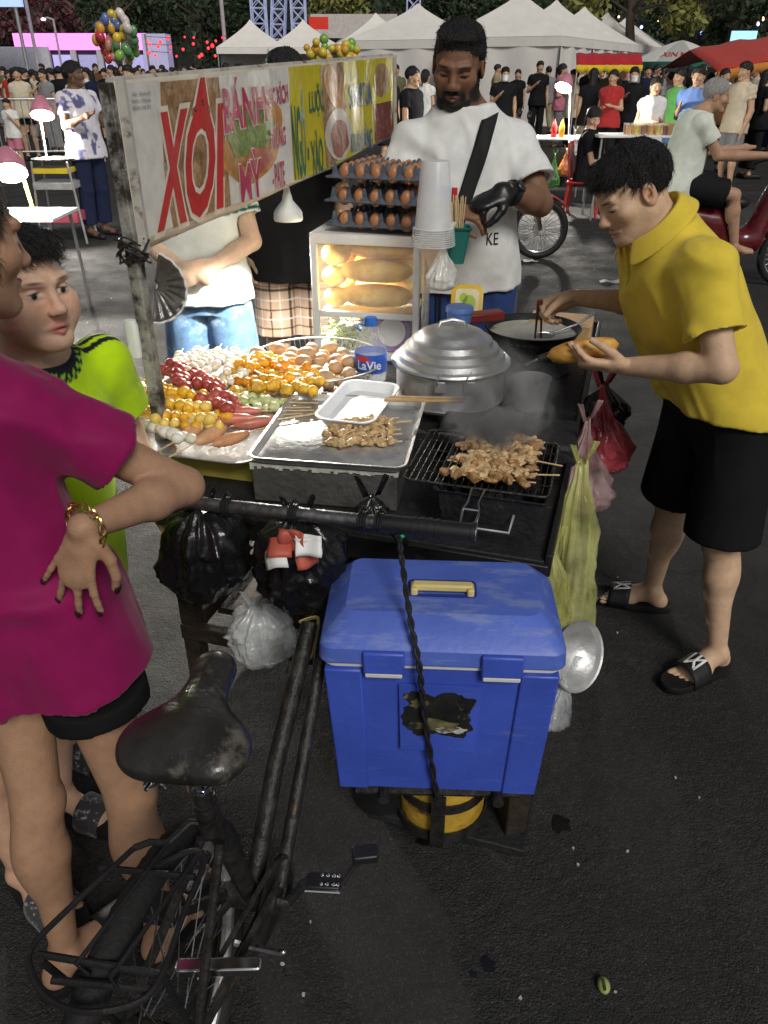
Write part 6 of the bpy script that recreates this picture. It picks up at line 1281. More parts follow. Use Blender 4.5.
# young man in a white polo behind the banner
J=turn(stand(1.52),R(0),(-.735,3.20,0)); J.update(elR=V(-.93,3.17,1.0),wrR=V(-.775,3.03,.93),elL=V(-.52,3.16,1.01),wrL=V(-.71,3.02,.915),knR=V(-.83,3.16,.44),knL=V(-.615,3.16,.44))
hd={'R':hand((.85,-.1,-.35),(.2,.9,.2),(0,-.3,.9),(.6,.6,.7,.8),.08,.5),'L':hand((-.85,-.1,-.25),(-.2,.9,.2),(0,-.3,.9),(.6,.6,.7,.8),.08,.5)}
DEN=cloth('denim_blue',(.09,.17,.30),var=.3,dirt=(.26,.36,.46),ds=7,dt=.55)
up_,r_,f_=axes(J)
def polo_col(v):
    c=np.tile(V(.66,.70,.66),(len(v),1))
    for e in 'RL':
        sh,el=J['sh'+e],J['el'+e]; d=nrm(el-sh); t=((v-sh)@d)/np.linalg.norm(el-sh); rad=np.linalg.norm((v-sh)-((v-sh)@d)[:,None]*d,axis=1); m=(rad<.12)&(t>.46)&(t<.52); c[m]=V(.01,.09,.06)
    return c
kid=person('young man in a white polo and ripped denim shorts, clasping his hands behind the banner',J,(.60,.42,.30),cloth('polo_white',attr=True,col=(0,0,0)),DEN,h=.0065,leg=.82,hands=hd,shirtcol=polo_col,hem=-.06,loose=.03)
off=np.array(kid.location); mb=MB()
for e,dx,dz in (('R',0,.02),('L',.01,-.02)):
    p=J['hip'+e]*.35+J['kn'+e]*.65+V(dx,-.092,dz)-off; mb=MB(); P=[(.040*math.cos(a)*(1+.2*math.sin(3*a+dx*90)),.022*math.sin(a)*(1+.25*math.sin(4*a))) for a in np.linspace(0,2*PI,25)[:-1]]; mb.loft([[p+V(x,.004*(x/.04)**2*5-.000,z) for x,z in P],[p+V(x,-.004+.004*(x/.04)**2*5,z) for x,z in P]]); mb.build('rip',cm('black',PAL['black']),kid)
    kn=J['kn'+e]; hp_=J['hip'+e]; q=hp_+(kn-hp_)*.78-off; mb=MB(); 
    for s in (-.012,.012): mb.tube([q+V(.098*math.cos(a),.098*math.sin(a),s) for a in np.linspace(0,2*PI,33)[:-1]],.0055,6,loop=True)
    mb.build('hem_stripe',cm('navy',PAL['navy']),kid)
# person in black with plaid shorts
J=turn(stand(1.66),R(8),(-.40,3.55,0)); J.update(elR=V(-.63,3.55,1.10),wrR=V(-.60,3.50,.90))
def plaid(v):
    c=np.tile(V(.36,.26,.19),(len(v),1)); 
    for ax_,o in ((0,.0),(2,.02)):
        t=np.mod(v[:,ax_]+o,.085); c[(t<.010)]*=.18; c[(t>.018)&(t<.022)]*=.5; c[(t>.045)&(t<.05)]=c[(t>.045)&(t<.05)]*.5+.3
    return c
pl_=person('bystander in a loose black shirt with one arm hanging, beside the bread case',J,(.50,.33,.22),cm('black',PAL['black']),None,h=.0075,hands={'R':hand((.1,-.1,-1),(1,0,0),(0,-1,-.2),(.3,.35,.4,.45))})
put('shorts',shorts(J,.86),.006,cloth('plaid',attr=True,col=(0,0,0)),pl_,np.array(pl_.location),folds(.005),col=plaid)
# man in a flowered shirt
fx=at(101,236,Z=0); J=turn(stand(1.66),R(60),fx); J.update(hf=V(.95,-.1,.05))
def floral(v):
    c=np.tile(V(.62,.60,.66),(len(v),1)); n=vnoise(v*17,4)+.5*vnoise(v*38,5); c[n>.30]=V(.20,.19,.34); c[n>.55]=V(.10,.10,.2); return c
J['elL']=J['elL']+V(.10,-.05,.03); J['wrL']=J['elL']+V(.16,-.02,.06); J['elR']=J['elR']+V(.06,-.05,.03); J['wrR']=J['elR']+V(.20,-.04,.08)
person('man in a white flowered shirt and dark jeans standing past the sign',J,(.13,.07,.045),cloth('floral',attr=True,col=(0,0,0)),cm('navy',PAL['navy']),h=.009,leg=1.85,shirtcol=floral,loose=.035,fine=.005)
# ---------------------------------------------------------------- crowd prototypes
def proto(kind):
    fem=kind in(2,3,5,8); h_=1.66 if not fem else 1.58; J=stand(h_,fem); hair={0:'short',1:'short',2:'long',3:'tail',4:'crop',5:'long',6:'fringe',7:'crop',8:'long',9:'short'}[kind]; leg={0:.9,1:1.85,2:.55,3:1.85,4:1.85,5:1.8,6:.9,7:.95,8:.5,9:1.85}[kind]
    if kind==1: J['wrR']=J['elR']+V(.10,-.20,.14)
    if kind==3: J['wrR']=J['elR']+V(.12,-.19,.02); J['wrL']=J['elL']+V(-.12,-.19,.05)
    if kind==4:
        for a,s in (('R',1),('L',-1)): J['an'+a]=J['an'+a]+V(0,s*.22,.02*(s>0)); J['to'+a]=J['to'+a]+V(0,s*.22,0); J['kn'+a]=J['kn'+a]+V(0,s*.06,0); J['wr'+a]=J['wr'+a]+V(0,-s*.14,.02); J['el'+a]=J['el'+a]+V(0,-s*.06,0)
    if kind==5: J['elR']=J['elR']+V(-.02,.02,.02); J['wrR']=J['elR']+V(.16,-.13,.16)
    if kind==6: J['elL']=J['elL']+V(.02,-.05,.0); J['wrL']=J['elL']+V(-.10,-.14,.20)
    if kind==7: J['wrR']=J['elR']+V(.14,-.14,.20); J['elL']=J['elL']+V(.03,.03,.02); J['wrL']=J['elL']+V(-.12,-.15,.16); J['hd']=J['hd']+V(0,-.03,-.01); J['hf']=V(0,-1,-.5)
    if kind==8: J['elL']=J['elL']+V(.10,.0,.06); J['wrL']=V(.14,-.03,.95); J['hf']=V(.6,-.8,0)
    if kind==9: J['elR']=J['elR']+V(-.03,-.12,.12); J['wrR']=J['elR']+V(.02,-.15,.19); J['hf']=V(-.5,-.85,.1); J['pel']=J['pel']+V(.03,0,0)
    S,H=body(J,detail=False,toes=False); hh=.015; out={}
    v,f=S.mesh(hh,[(H['c']-.15,H['c']+.15,.008)]); out['body']=to_mesh('body',v,f,col=paint(v,TAN,head_paint(H,TAN)))
    v,f=hair_ops(H,hair).mesh(.010); out['hair']=to_mesh('hair',v,f,disp=strands(H,.006))
    v,f=shirt(J,.024,.5 if not fem else .4,-.2,.02).mesh(hh); out['shirt']=to_mesh('shirt',v,f,disp=folds(.012,7,16,kind))
    v,f=shorts(J,leg).mesh(hh); out['trousers' if leg>1 else 'shorts']=to_mesh('trousers',v,f,disp=folds(.008,7,16,kind+9))
    for a in 'RL':
        an,to=J['an'+a],J['to'+a]; fd_=nrm(V(to[0]-an[0],to[1]-an[1],0)); q=SDF(); q.u(capsule(V(an[0],an[1],.04)-fd_*.04,V(to[0],to[1],.035)+fd_*.05,.045,.04)); v,f=q.mesh(.016); out['shoe'+a]=to_mesh('shoe',v,f)
    for me in out.values(): me.materials.append(SKIN)
    return out,h_
PROTO={}
def crowd(kind,x,y,yaw,sc_,pc,label,group,height=None,px=None):
    if kind not in PROTO: PROTO[kind]=proto(kind)
    ms,h_=PROTO[kind]; k=(height or h_)/h_; r=thing('person',label,'person',(x,y,0),yaw,group); r.scale=(k,k,k)
    for n,me in ms.items():
        o=bpy.data.objects.new(n[:4] if n.startswith('shoe') else n,me); COL.objects.link(o); o.parent=r
        m=SKIN if n=='body' else HAIRM if n=='hair' else cm(sc_,PAL[sc_]) if n=='shirt' else MATS['rubber_black'] if n.startswith('shoe') else cm(pc,PAL[pc])
        o.material_slots[0].link='OBJECT'; o.material_slots[0].material=m
    return r
def cp(px,Y,Z=.9):  # x from picture column at a distance
    r=ray(px,90); return r[0]/r[1]*Y
named=[(2,20,17,R(20),'cream','black','long haired woman in a cream top by the crowd barrier',1.62),(6,4,15,R(-20),'white','pink','small child in a pale top and pink skirt by the barrier',1.15),(5,46,18,R(-30),'grey','grey','woman in a long grey dress raising a hand to her face',1.6),(0,62,20,R(170),'black','white','young man in a black T-shirt and white shorts turned away',1.64),(2,74,18.5,R(60),'cream','cream','woman in a cream T-shirt and pale shorts behind the flowered shirt',1.56),
(1,72,24,R(-60),'black','black','man in black further back left of the balloons',1.7),(4,119,26,R(40),'brown','navy','man in a brown shirt below the balloon bunch',1.62),(1,131,13,R(-15),'black','black','man whose head rises just above the sign beside the pole',1.64),(1,155,22,R(30),'grey','navy','man in grey looking over the left part of the sign',1.66),(2,192,20,R(-80),'pink','denim','woman in a pink top showing above the sign lettering',1.6),(0,178,24,R(10),'navy','grey','man in navy above the middle of the red lettering',1.62),
(0,388,14,R(40),'black','black','person in black between the sign end and the bearded man',1.62),(4,412,11,R(60),'black','navy','dark haired man in a black T-shirt left of the bearded man',1.62),(3,425,16,R(150),'white','denim','woman in white behind the left shoulder of the bearded man',1.58),(0,396,22,R(0),'olive','black','man in olive far behind the end of the sign',1.68),
(1,504,16,R(5),'black','black','man in black with a white face mask by the tent wall',1.62),(2,517,22,R(-15),'black','black','woman in a black printed T-shirt before the big white tent',1.58),(1,538,21,R(10),'black','black','tall man in all black looking at his phone by the tent',1.75),(4,547,24,R(200),'grey','khaki','man in grey partly behind the tall man in black',1.65),(0,496,25,R(80),'khaki','navy','man in khaki at the left edge of the tent wall',1.70),
(2,592,15,R(175),'black','khaki','woman with long black hair turned toward the tent wall',1.6),(3,612,14.5,R(-30),'red','black','woman in red under the red and yellow awning',1.58),(1,632,15,R(-10),'black','black','masked man in black beside the umbrella stall',1.62),(3,655,11.6,R(5),'white','denim','drink seller in a white T-shirt behind her cups',1.50),(2,678,12.6,R(-60),'green','denim','woman in a green top reaching past the drink seller',1.60),(1,697,11.4,R(-40),'blue','navy','man in a light blue shirt beside the drinks table',1.62),
(0,742,12.5,R(-70),'cream','grey','man in a pale tank top under the red canopy',1.68),(4,722,15,R(20),'brown','black','man in a brown shirt in the shade of the red canopy',1.6),(5,764,14,R(100),'black','black','woman in black at the right end under the red canopy',1.58),(0,645,20,R(0),'navy','black','man in navy beneath the far side of the umbrella',1.66),(3,664,22,R(30),'grey','navy','woman in grey half hidden behind the green top',1.58)]
for kind,px,Y,yaw,s_,p_,lab,hh in named: crowd(kind,cp(px,Y),Y,yaw,s_,p_,lab,None,hh)
# white face masks
for px,Y,hh in ((504,16,1.62),(632,15,1.62)):
    mb=MB(); q=V(cp(px,Y),Y,hh*.895); mb.surf(lambda u,v: q+V((u-.5)*.13,-.135+.09*(2*u-1)**2*.8,(v-.5)*.095),8,5); 
    tag(mb.build('face_mask',MATS['white_plastic'],None,solid=.002),'white face mask on the man by the tent wall' if px==504 else 'white face mask on the man beside the umbrella stall','face mask')
rr=random.Random(11); keys=['black','black','black','white','grey','navy','cream','red','pink','blue','olive','brown']
def fill(n,x0,x1,y0,y1,where):
    for k in range(n):
        Y=rr.uniform(y0,y1); px=x0+(x1-x0)*(k+rr.random())/n; s_=rr.choice(keys); p_=rr.choice(['black','navy','denim','grey','khaki'])
        crowd(rr.choice((0,1,2,3,4,5,7,8,9)),cp(px,Y),Y,rr.uniform(-PI,PI),s_,p_,'person in the packed crowd '+where,'crowd '+where,rr.uniform(1.52,1.74))
fill(56,-6,235,21,33,'in front of the pink lit kiosk'); fill(24,235,400,26,38,'before the row of left tents'); fill(38,560,790,17,30,'around the umbrella and red canopy')
# ---------------------------------------------------------------- tents
TF=mat('tent_canvas',(.78,.75,.70),.75,var=.06,vs=2,bump=.15,bs=3); TW_=mat('tent_wall',(.82,.78,.73),.75,var=.06,vs=1.5,bump=.15,bs=2.5); TP=mat('tent_pole',(.5,.5,.5),.4,metal=.8)
def tent(c,yaw,s,label,walls=(0,1,2,3),eave=2.45,peak=3.55,wall=None):
    t=thing('market_tent',label,'tent',(c[0],c[1],0),yaw,'white market tents'); h=s/2; mb=MB(); rings=[]
    for i in range(9):
        u=i/8; k=h*(1-u)**1.25+.02; z=eave+(peak-eave)*u; rings.append([(x*k,y*k,z) for x,y in ((-1,-1),(0,-1),(1,-1),(1,0),(1,1),(0,1),(-1,1),(-1,0))])
    mb.loft(rings,0,False,True); cn=mb.build('canopy',TF,t,ang=25); mb=MB(); mb.loft([[(x*(h+.01),y*(h+.01),z) for x,y in ((-1,-1),(1,-1),(1,1),(-1,1))] for z in (eave-.26,eave+.0)],0,False,False); mb.build('valance',TW_,t,solid=.01,smooth=False)
    for x in (-1,1):
        for y in (-1,1): mb=MB(); mb.box((x*(h-.04),y*(h-.04),eave/2-.1),(.045,.045,eave-.2)); mb.build('leg',TP,t)
    e=((0,-1),(1,0),(0,1),(-1,0))
    for w_ in walls:
        mb=MB(); nx,ny=e[w_]; tx,ty=-ny,nx
        mb.surf(lambda u,v: V(nx*(h-.02)+tx*(u-.5)*s*.98+nx*.03*math.sin(u*17+v*2),ny*(h-.02)+ty*(u-.5)*s*.98+ny*.03*math.sin(u*17+v*2),.02+(eave-.2)*v),24,6); mb.build('wall_panel',wall or TW_,t)
    return t
tc0=V(5.3,27,0); td=nrm(V(8.1,16,0)); tn=V(-td[1],td[0],0)
names=['nearest of the white tents in the right row','second white tent in the right row','third white tent in the right row','fourth white tent in the right row','farthest white tent in the right row']
for i in range(5): c=tc0+td*(2+4.05*i)+tn*2.0; tent(c,math.atan2(td[1],td[0]),4.0,names[i],(0,2,3) if i==0 else (0,2),peak=3.75)
c=tc0+tn*6.2+td*3.2; tent(c,math.atan2(td[1],td[0]),4.0,'white tent behind the left shoulder of the bearded man',(0,3),peak=3.6)
for px,Y,s_,lab in ((255,43,3.2,'leftmost of the white tents above the sign'),(306,43,3.4,'middle white tent above the yellow end of the sign'),(376,38,3.6,'white tent above the right end of the sign')): tent((cp(px,Y),Y),R(8),s_,lab,(2,),peak=3.6)
# red and yellow awning
aw=thing('awning','red awning with a yellow scalloped edge on the tent side','awning',(cp(604,17.5),17.5,1.66),R(-8)); mb=MB(); mb.surf(lambda u,v: V((u-.5)*1.25,-.4*v,.20-.20*v+.012*math.sin(u*30)),20,4); mb.build('canopy',cm('awning_red',(.42,.02,.03)),aw,solid=.01)
mb=MB(); P=[[((u-.5)*1.25,-.405,.0) for u in np.linspace(0,1,61)],[((u-.5)*1.25,-.415,-.09-.05*abs(math.sin(u*PI*7))) for u in np.linspace(0,1,61)]]; mb.loft(P,0,False,False,False); mb.build('fringe',cm('awning_yellow',(.66,.48,.03)),aw,solid=.006)
for s in (-1,1): mb=MB(); mb.tube([(s*.60,-.38,0),(s*.60,-.38,-1.65)],.014,6); mb.build('pole',TP,aw)
# umbrella
ub=thing('market_umbrella','large grey and white market umbrella with a green edge','umbrella',(cp(674,30),30,0)); mb=MB(); n=8
def umb(u,v): a=2*PI*v; k=1.55*u*(1-.05*(1-abs(math.cos(4*a)))); return V(k*math.cos(a),k*math.sin(a),2.42-.62*u**1.35)
mb.surf(umb,8,64,m=0); um=mb.mesh('canopy',True,30); 
for p in um.polygons:
    a=math.atan2(p.center[1],p.center[0]); p.material_index=int((a+PI)/(PI/4))%2
link(um,'canopy',[cm('umb_white',(.62,.61,.57)),cm('umb_grey',(.40,.41,.38))],ub)
mb=MB(); mb.surf(lambda u,v: umb(1,v)+V(0,0,-.16*u),2,64); mb.build('valance',cm('umb_green',(.03,.14,.09)),ub); mb=MB(); mb.tube([(0,0,0),(0,0,2.4)],.03,8); mb.build('pole',TP,ub)
mb=MB(); text_mb(mb,'XIN MỜI',lambda u,v: (lambda P: P+V(0,0,.012)-V(0,.01,0))(umb(.62+.22*(1-v),.62+.15*u)),cut=10,bold=.02); mb.build('lettering',cm('awning_red',(.42,.02,.03)),ub)
# red canopy stall on the right
rc=thing('red_canopy','long red canopy with a yellow fringe over the right stalls','canopy',(cp(748,17)+.9,17,-.22),R(8)); mb=MB(); mb.surf(lambda u,v: V((u-.5)*4.6,(v-.5)*2.4,2.02+.0+.34*(1-abs(2*v-1))-.25*abs(2*u-1)**2+.02*math.sin(u*40)),24,10); mb.build('canopy',cm('canopy_red',(.40,.045,.035)),rc,solid=.01)
mb=MB(); P=[[((u-.5)*4.6,-1.205,2.02-.25*abs(2*u-1)**2) for u in np.linspace(0,1,81)],[((u-.5)*4.6,-1.21,1.90-.05*abs(math.sin(u*60))-.25*abs(2*u-1)**2) for u in np.linspace(0,1,81)]]; mb.loft(P,0,False,False,False); mb.build('fringe',cm('canopy_orange',(.5,.2,.04)),rc,solid=.006)
for x in (-2.2,2.2):
    for y in (-1.1,1.1): mb=MB(); mb.tube([(x,y,0),(x,y,1.8)],.02,6); mb.build('pole',TP,rc)
# ---------------------------------------------------------------- stalls and lamps
PINK=mat('shade_pink',(.52,.20,.27),.45,var=.1); BULB2=mat('bulb_white',(.9,.9,.9),.4,emit=(1,.98,.94),es=22)
def desk_lamp(label,p,base,r,face,power,yellow=False):
    t=thing('stall_lamp',label,'lamp',base); b=np.asarray(base); q=np.asarray(p)-b; d=nrm(face); F=frame(-d); mb=MB(); mb.lathe([(r,-r*.5),(r*.96,0),(r*.72,r*.6),(r*.36,r*1.15),(r*.22,r*1.25)],28,M=F,off=q,cap1=True); mb.build('lamp_shade',PINK,t,solid=.003)
    mb=MB(); mb.ball(q+F@V(0,0,-r*.35),(r*.82,r*.82,r*.5),18,M=F); mb.build('bulb',BULB2,t)
    mb=MB(); mb.tube([(0,0,0),q*V(.25,.25,.75),q+F@V(0,0,r*1.2)],.008 if not yellow else .012,8); mb.build('stand',mat('pole_yellow',(.60,.45,.04),.5) if yellow else MATS['white_plastic'],t)
    lamp_light('lamp_light',np.asarray(p)+d*r*.9,power,r*.7)
def table(label,c,w,d,h,m,yaw=0,skirt=True,cat='table'):
    t=thing('stall_table',label,cat,(c[0],c[1],0),yaw); mb=MB(); mb.box((0,0,h-.012),(w,d,.024)); mb.build('table_top',m,t,bevel=.004)
    for x in (-1,1):
        for y in (-1,1): mb=MB(); mb.tube([(x*(w/2-.03),y*(d/2-.03),0),(x*(w/2-.05),y*(d/2-.05),h-.02)],.013,6); mb.build('leg',TP,t)
    if skirt: mb=MB(); mb.box((0,-d/2+.02,h*.55),(w-.06,.02,h*.62)); mb.build('front_panel',MATS['soot'],t)
    return t
l1=at(9,166,Y=5.5); b1=at(37,224,Y=5.6); table('small plastic stall table half hidden behind the boy',(b1[0]-.22,5.75),.75,.5,.72,MATS['white_plastic'],0,False); desk_lamp('bright pink shaded lamp on a yellow stick at the left edge',l1,V(b1[0],b1[1],.72),.105,(.25,-.6,-.75),LAMP_L,True)
l2=at(42,110,Y=8.6); c2=at(48,163,Y=8.6); t2=thing('folding_rack','metal folding rack with a yellow shelf beside the left lamp','rack',(c2[0]+.06,8.6,0)); mb=MB(); mb.lathe([(.003,.80),(.20,.80),(.21,.81),(.20,.795)],28,cap0=True); mb.build('table_top',MATS['steel'],t2)
mb=MB(); mb.box((0,0,.70),(.36,.30,.05)); mb.build('drawer',mat('rack_yellow',(.6,.45,.03),.5),t2,bevel=.006); mb=MB(); mb.box((.0,0,.56),(.40,.32,.07)); mb.build('shelf',MATS['worn_steel'],t2,bevel=.006); mb=MB(); mb.box((0,0,.25),(.38,.30,.10)); mb.build('tray',mat('tray_pink',(.45,.08,.12),.5),t2,bevel=.01)
for x in (-.20,.22):
    for y in (-.14,.14): mb=MB(); mb.tube([(x*.85,y,.79),(x*1.15,y*1.2,0)],.012,6); mb.build('leg',TP,t2)
desk_lamp('white glowing lamp on a thin stand over the folding rack',l2,V(c2[0],8.6,.81),.11,(.1,-.5,-.86),LAMP_M)
# right stall
l3=at(565,84,Y=11.5); tb_=table('dark food stall table with sauce bottles near the bearded man',(cp(558,11.6),11.6),.95,.55,.80,MATS['white_plastic']); desk_lamp('tall pink shaded lamp above the sauce table',l3,V(cp(571,11.5),11.35,.80),.11,(-.35,-.5,-.8),LAMP_R)
for px,m_,lab in ((558,cm('sauce_red',(.5,.03,.03)),'red sauce bottle on the dark stall table'),(566,cm('sauce_orange',(.6,.28,.02)),'orange sauce bottle beside the red one')):
    mb=MB(); mb.lathe([(.035,0),(.038,.01),(.038,.13),(.022,.165),(.008,.21),(.003,.212)],16,cap0=True,cap1=True); tag(mb.build('sauce_bottle',m_,None,(cp(px,11.4),11.4,.80)),lab,'bottle')
bag('plastic_bag','green bag of limes hanging from the sauce table',film('film_green',(.12,.34,.10),.6,.3,.5,14),V(cp(562,11.2),11.2,.62),.42,.10,.09,21,'drop'); bag('plastic_bag','orange bag hanging beside the green bag',film('film_orange',(.5,.17,.05),.75,.3,.5,14),V(cp(573,11.2),11.2,.68),.34,.09,.08,22,'drop'); bag('plastic_bag','clear bag tied high at the end of the sauce table',CLR,V(cp(580,11.2),11.2,.90),.3,.08,.07,23,'drop')
dk=table('white drinks table with rows of juice cups',(cp(652,10),10.1),1.15,.5,.93,MATS['white_plastic'],0,False); JU=[mat('juice_orange',(.62,.30,.02),.2),mat('juice_tea',(.25,.07,.02),.2),mat('juice_yellow',(.66,.50,.05),.2)]
n_=0
for j in range(2):
    for k in range(7):
        x=cp(633,10)+.085*k; n_+=1; c_=thing('juice_cup','full juice cup standing in the two rows on the drinks table','cup',(x,9.95+.11*j,.93),0,'juice cups'); mb=MB(); mb.lathe([(.026,0),(.036,.12),(.038,.122)],14,cap0=True); mb.build('cup_wall',MATS['clear_plastic'],c_); mb=MB(); mb.lathe([(.024,.004),(.033,.100),(.002,.101)],14,cap0=True); mb.build('juice',JU[(k*2+j)%3],c_)
mb=MB(); mb.box((0,0,.06),(.34,.20,.12)); tag(mb.build('cardboard_box',mat('kraft',(.35,.22,.11),.8),None,(cp(680,10)+.05,10.0,.93),R(10),bevel=.006),'small brown box at the right end of the drinks table','box')
# seated woman on a red chair
sx_,sy_=cp(600,10),10.2; J=turn(stand(1.58,True),R(70),(sx_,sy_,0)); 
def sit(J,z,fx):
    d=V(math.sin(fx),-math.cos(fx),0); base=J['pel'].copy(); dz=z-base[2]
    for k in list(J):
        if isinstance(J[k],np.ndarray) and k not in('hf',) and k[:2] not in('kn','an','to'): J[k]=J[k]+V(0,0,dz)
    for a,s in (('R',-1),('L',1)):
        sd_=V(d[1],-d[0],0)*s*-1; sd_=nrm(J['hip'+a]-J['pel'])*.09; J['kn'+a]=J['pel']+d*.40+sd_*1.2+V(0,0,.02); J['an'+a]=V(J['kn'+a][0],J['kn'+a][1],.085)-d*.05; J['to'+a]=J['an'+a]+d*.15+V(0,0,-.05)
    return J,d
J,d=sit(J,.46,R(70)); J['hf']=V(.3,-.8,-.45)
for a in 'RL': J['el'+a]=J['sh'+a]+V(0,0,-.27)+d*.08; J['wr'+a]=J['el'+a]+d*.22+V(0,0,.02)
person('woman in black sitting on a red chair at the sauce table',J,(.55,.36,.25),cm('black',PAL['black']),cm('black',PAL['black']),hair='tail',h=.010,leg=1.6,loc=(sx_,sy_,0))
ch=thing('plastic_chair','red plastic chair under the seated woman in black','chair',(sx_,sy_,0),R(70)); RP=mat('chair_red',(.42,.03,.03),.4)
mb=MB(); mb.rr([(.40,.40,.05,.385),(.42,.42,.06,.40),(.40,.40,.05,.41)],4); mb.build('seat',RP,ch); mb=MB(); mb.surf(lambda u,v: V((u-.5)*.40,.19+.05*v+.03*(2*u-1)**2*-1,.42+.42*v),8,6); mb.build('backrest',RP,ch,solid=.012)
for x in (-1,1):
    for y in (-1,1): mb=MB(); mb.tube([(x*.17,y*.17,.39),(x*.20,y*.20,0)],.018,6); mb.build('leg',RP,ch)
# ---------------------------------------------------------------- motorbikes
BR=mat('bike_red',(.30,.012,.015),.25,coat=.5,spec=.5,var=.08)
def wheel(parent,c,r,w,name):
    mb=MB(); mb.tube([V(c[0]+r*math.cos(a),c[1],c[2]+r*math.sin(a)) for a in np.linspace(0,2*PI,41)[:-1]],w,10,loop=True); o=mb.build(name,MATS['rubber_black'],parent)
    mb=MB(); mb.tube([V(c[0]+(r-w)*math.cos(a),c[1],c[2]+(r-w)*math.sin(a)) for a in np.linspace(0,2*PI,41)[:-1]],.012,8,loop=True); mb.build('rim',MATS['chrome'],o)
    mb=MB(); [mb.tube([V(c[0],c[1]-.02*(-1)**k,c[2]),V(c[0]+(r-w)*math.cos(a),c[1],c[2]+(r-w)*math.sin(a))],.0022,4,caps=False) for k,a in enumerate(np.linspace(0,2*PI,29)[:-1])]; mb.build('spokes',MATS['steel'],o)
    mb=MB(); mb.lathe([(.003,-.03),(.055,-.03),(.06,-.02),(.06,.02),(.055,.03),(.003,.03)],20,M=frame((0,1,0)),off=c,cap0=True,cap1=True); mb.build('hub',MATS['worn_steel'],o)
def motorbike(label,loc,yaw,body_m,seat_m,r=.275):
    t=thing('motorbike',label,'motorbike',loc,yaw); wheel(t,V(.60,0,r),r-.03,.032,'front_wheel'); wheel(t,V(-.62,0,r),r-.03,.038,'rear_wheel')
    b=SDF(); b.u(capsule(V(.33,0,.80),V(.22,0,.42),.075,.10,(V(0,1,0),.8)),0); b.u(capsule(V(.20,0,.40),V(-.25,0,.45),.10,.11,(V(0,1,0),.9)),.06); b.u(capsule(V(-.15,0,.56),V(-.72,0,.68),.13,.075,(V(0,1,0),1.0)),.06); b.u(ellips(V(.40,0,.97),V(.12,.12,.12)),.05); b.u(capsule(V(.40,0,.97),V(.36,0,.75),.09,.08),.03)
    v,f=b.mesh(.014); link(to_mesh('body',v,f),'body',body_m,t)
    s=SDF(); s.u(capsule(V(.02,0,.73),V(-.60,0,.79),.11,.10,(V(0,0,1),1.7)),0); s.u(ellips(V(-.35,0,.79),V(.25,.12,.05)),.05); v,f=s.mesh(.012); link(to_mesh('seat',v,f),'seat',seat_m,t)
    mb=MB(); [mb.tube([V(.44,y,.86),V(.60,y,r)],.020,8) for y in (-.075,.075)]; mb.build('fork',MATS['chrome'],t)
    mb=MB(); mb.surf(lambda u,v: V(.60+(r+.03)*math.cos(R(20+130*u)),(v-.5)*.11,r+(r+.03)*math.sin(R(20+130*u))+.012*math.sin(PI*v)),16,6); mb.build('front_fender',body_m,t,solid=.005)
    mb=MB(); mb.tube([V(.28,-.34,1.0),V(.36,-.2,1.06),V(.40,0,1.04),V(.36,.2,1.06),V(.28,.34,1.0)],.012,8); hb=mb.build('handlebar',MATS['black_plastic'],t)
    for y in (-1,1): mb=MB(); mb.tube([V(.36,y*.2,1.06),V(.38,y*.26,1.22)],.005,6); mb.ball((.37,y*.27,1.25),(.02,.06,.04),12); mb.build('mirror',MATS['black_plastic'],hb)
    mb=MB(); mb.ball((.50,0,.98),(.04,.09,.07),16); mb.build('headlight',MATS['glass'],t); mb=MB(); mb.ball((-.78,0,.70),(.03,.06,.04),12); mb.build('tail_light',MATS['dull_red'],t)
    mb=MB(); mb.tube([V(.05,-.12,.25),V(-.30,-.15,.24),V(-.80,-.17,.34)],[.02,.03,.045],10); mb.build('exhaust',MATS['worn_steel'],t); mb=MB(); mb.tube([V(-.05,.1,.28),V(.0,.28,.03)],.012,6); mb.build('kickstand',MATS['black_plastic'],t); return t
hw=at(539,231,Y=7.7); motorbike('parked red motorbike with only its front wheel showing past the bearded man',(hw[0]-.60,7.7,0),0,BR,MATS['black_plastic'])
mx,my=2.86,6.6; _sc=motorbike('dark red scooter ridden by the grey haired man',(mx-.04,my,0),R(4),mat('scooter_dark',(.10,.008,.012),.25,coat=.5),MATS['black_plastic'])
_sc.scale=(.92,.92,.92)
J=stand(1.62); J=turn(J,R(90),(mx-.56,my,0)); J,d=sit(J,.82,R(90)); J['nk']=J['nk']+V(.12,0,-.03); J['hd']=J['hd']+V(.20,0,-.05); J['hf']=V(.95,-.25,-.15)
for a,s in (('R',-1),('L',1)):
    J['sh'+a]=J['sh'+a]+V(.10,0,-.02); J['el'+a]=J['sh'+a]+V(.16,s*-.0,-.22); J['wr'+a]=V(mx+.02,my+(.26 if J['sh'+a][1]>my else -.32),1.04)
    y_=.14 if J['hip'+a][1]>my else -.14; J['kn'+a]=V(mx-.12,my+y_,.74); J['an'+a]=V(mx-.02,my+y_*.9,.36); J['to'+a]=J['an'+a]+V(.14,0,-.05)
person('grey haired man in a white T-shirt riding the dark red scooter',J,(.42,.25,.16),cm('cream_white',(.62,.66,.58)),cm('black',PAL['black']),hair='crop',hairm=GREYH,h=.008,leg=.85,fine=.004,shoes=False,loc=(mx,my,0),loose=.032,belly=.03)
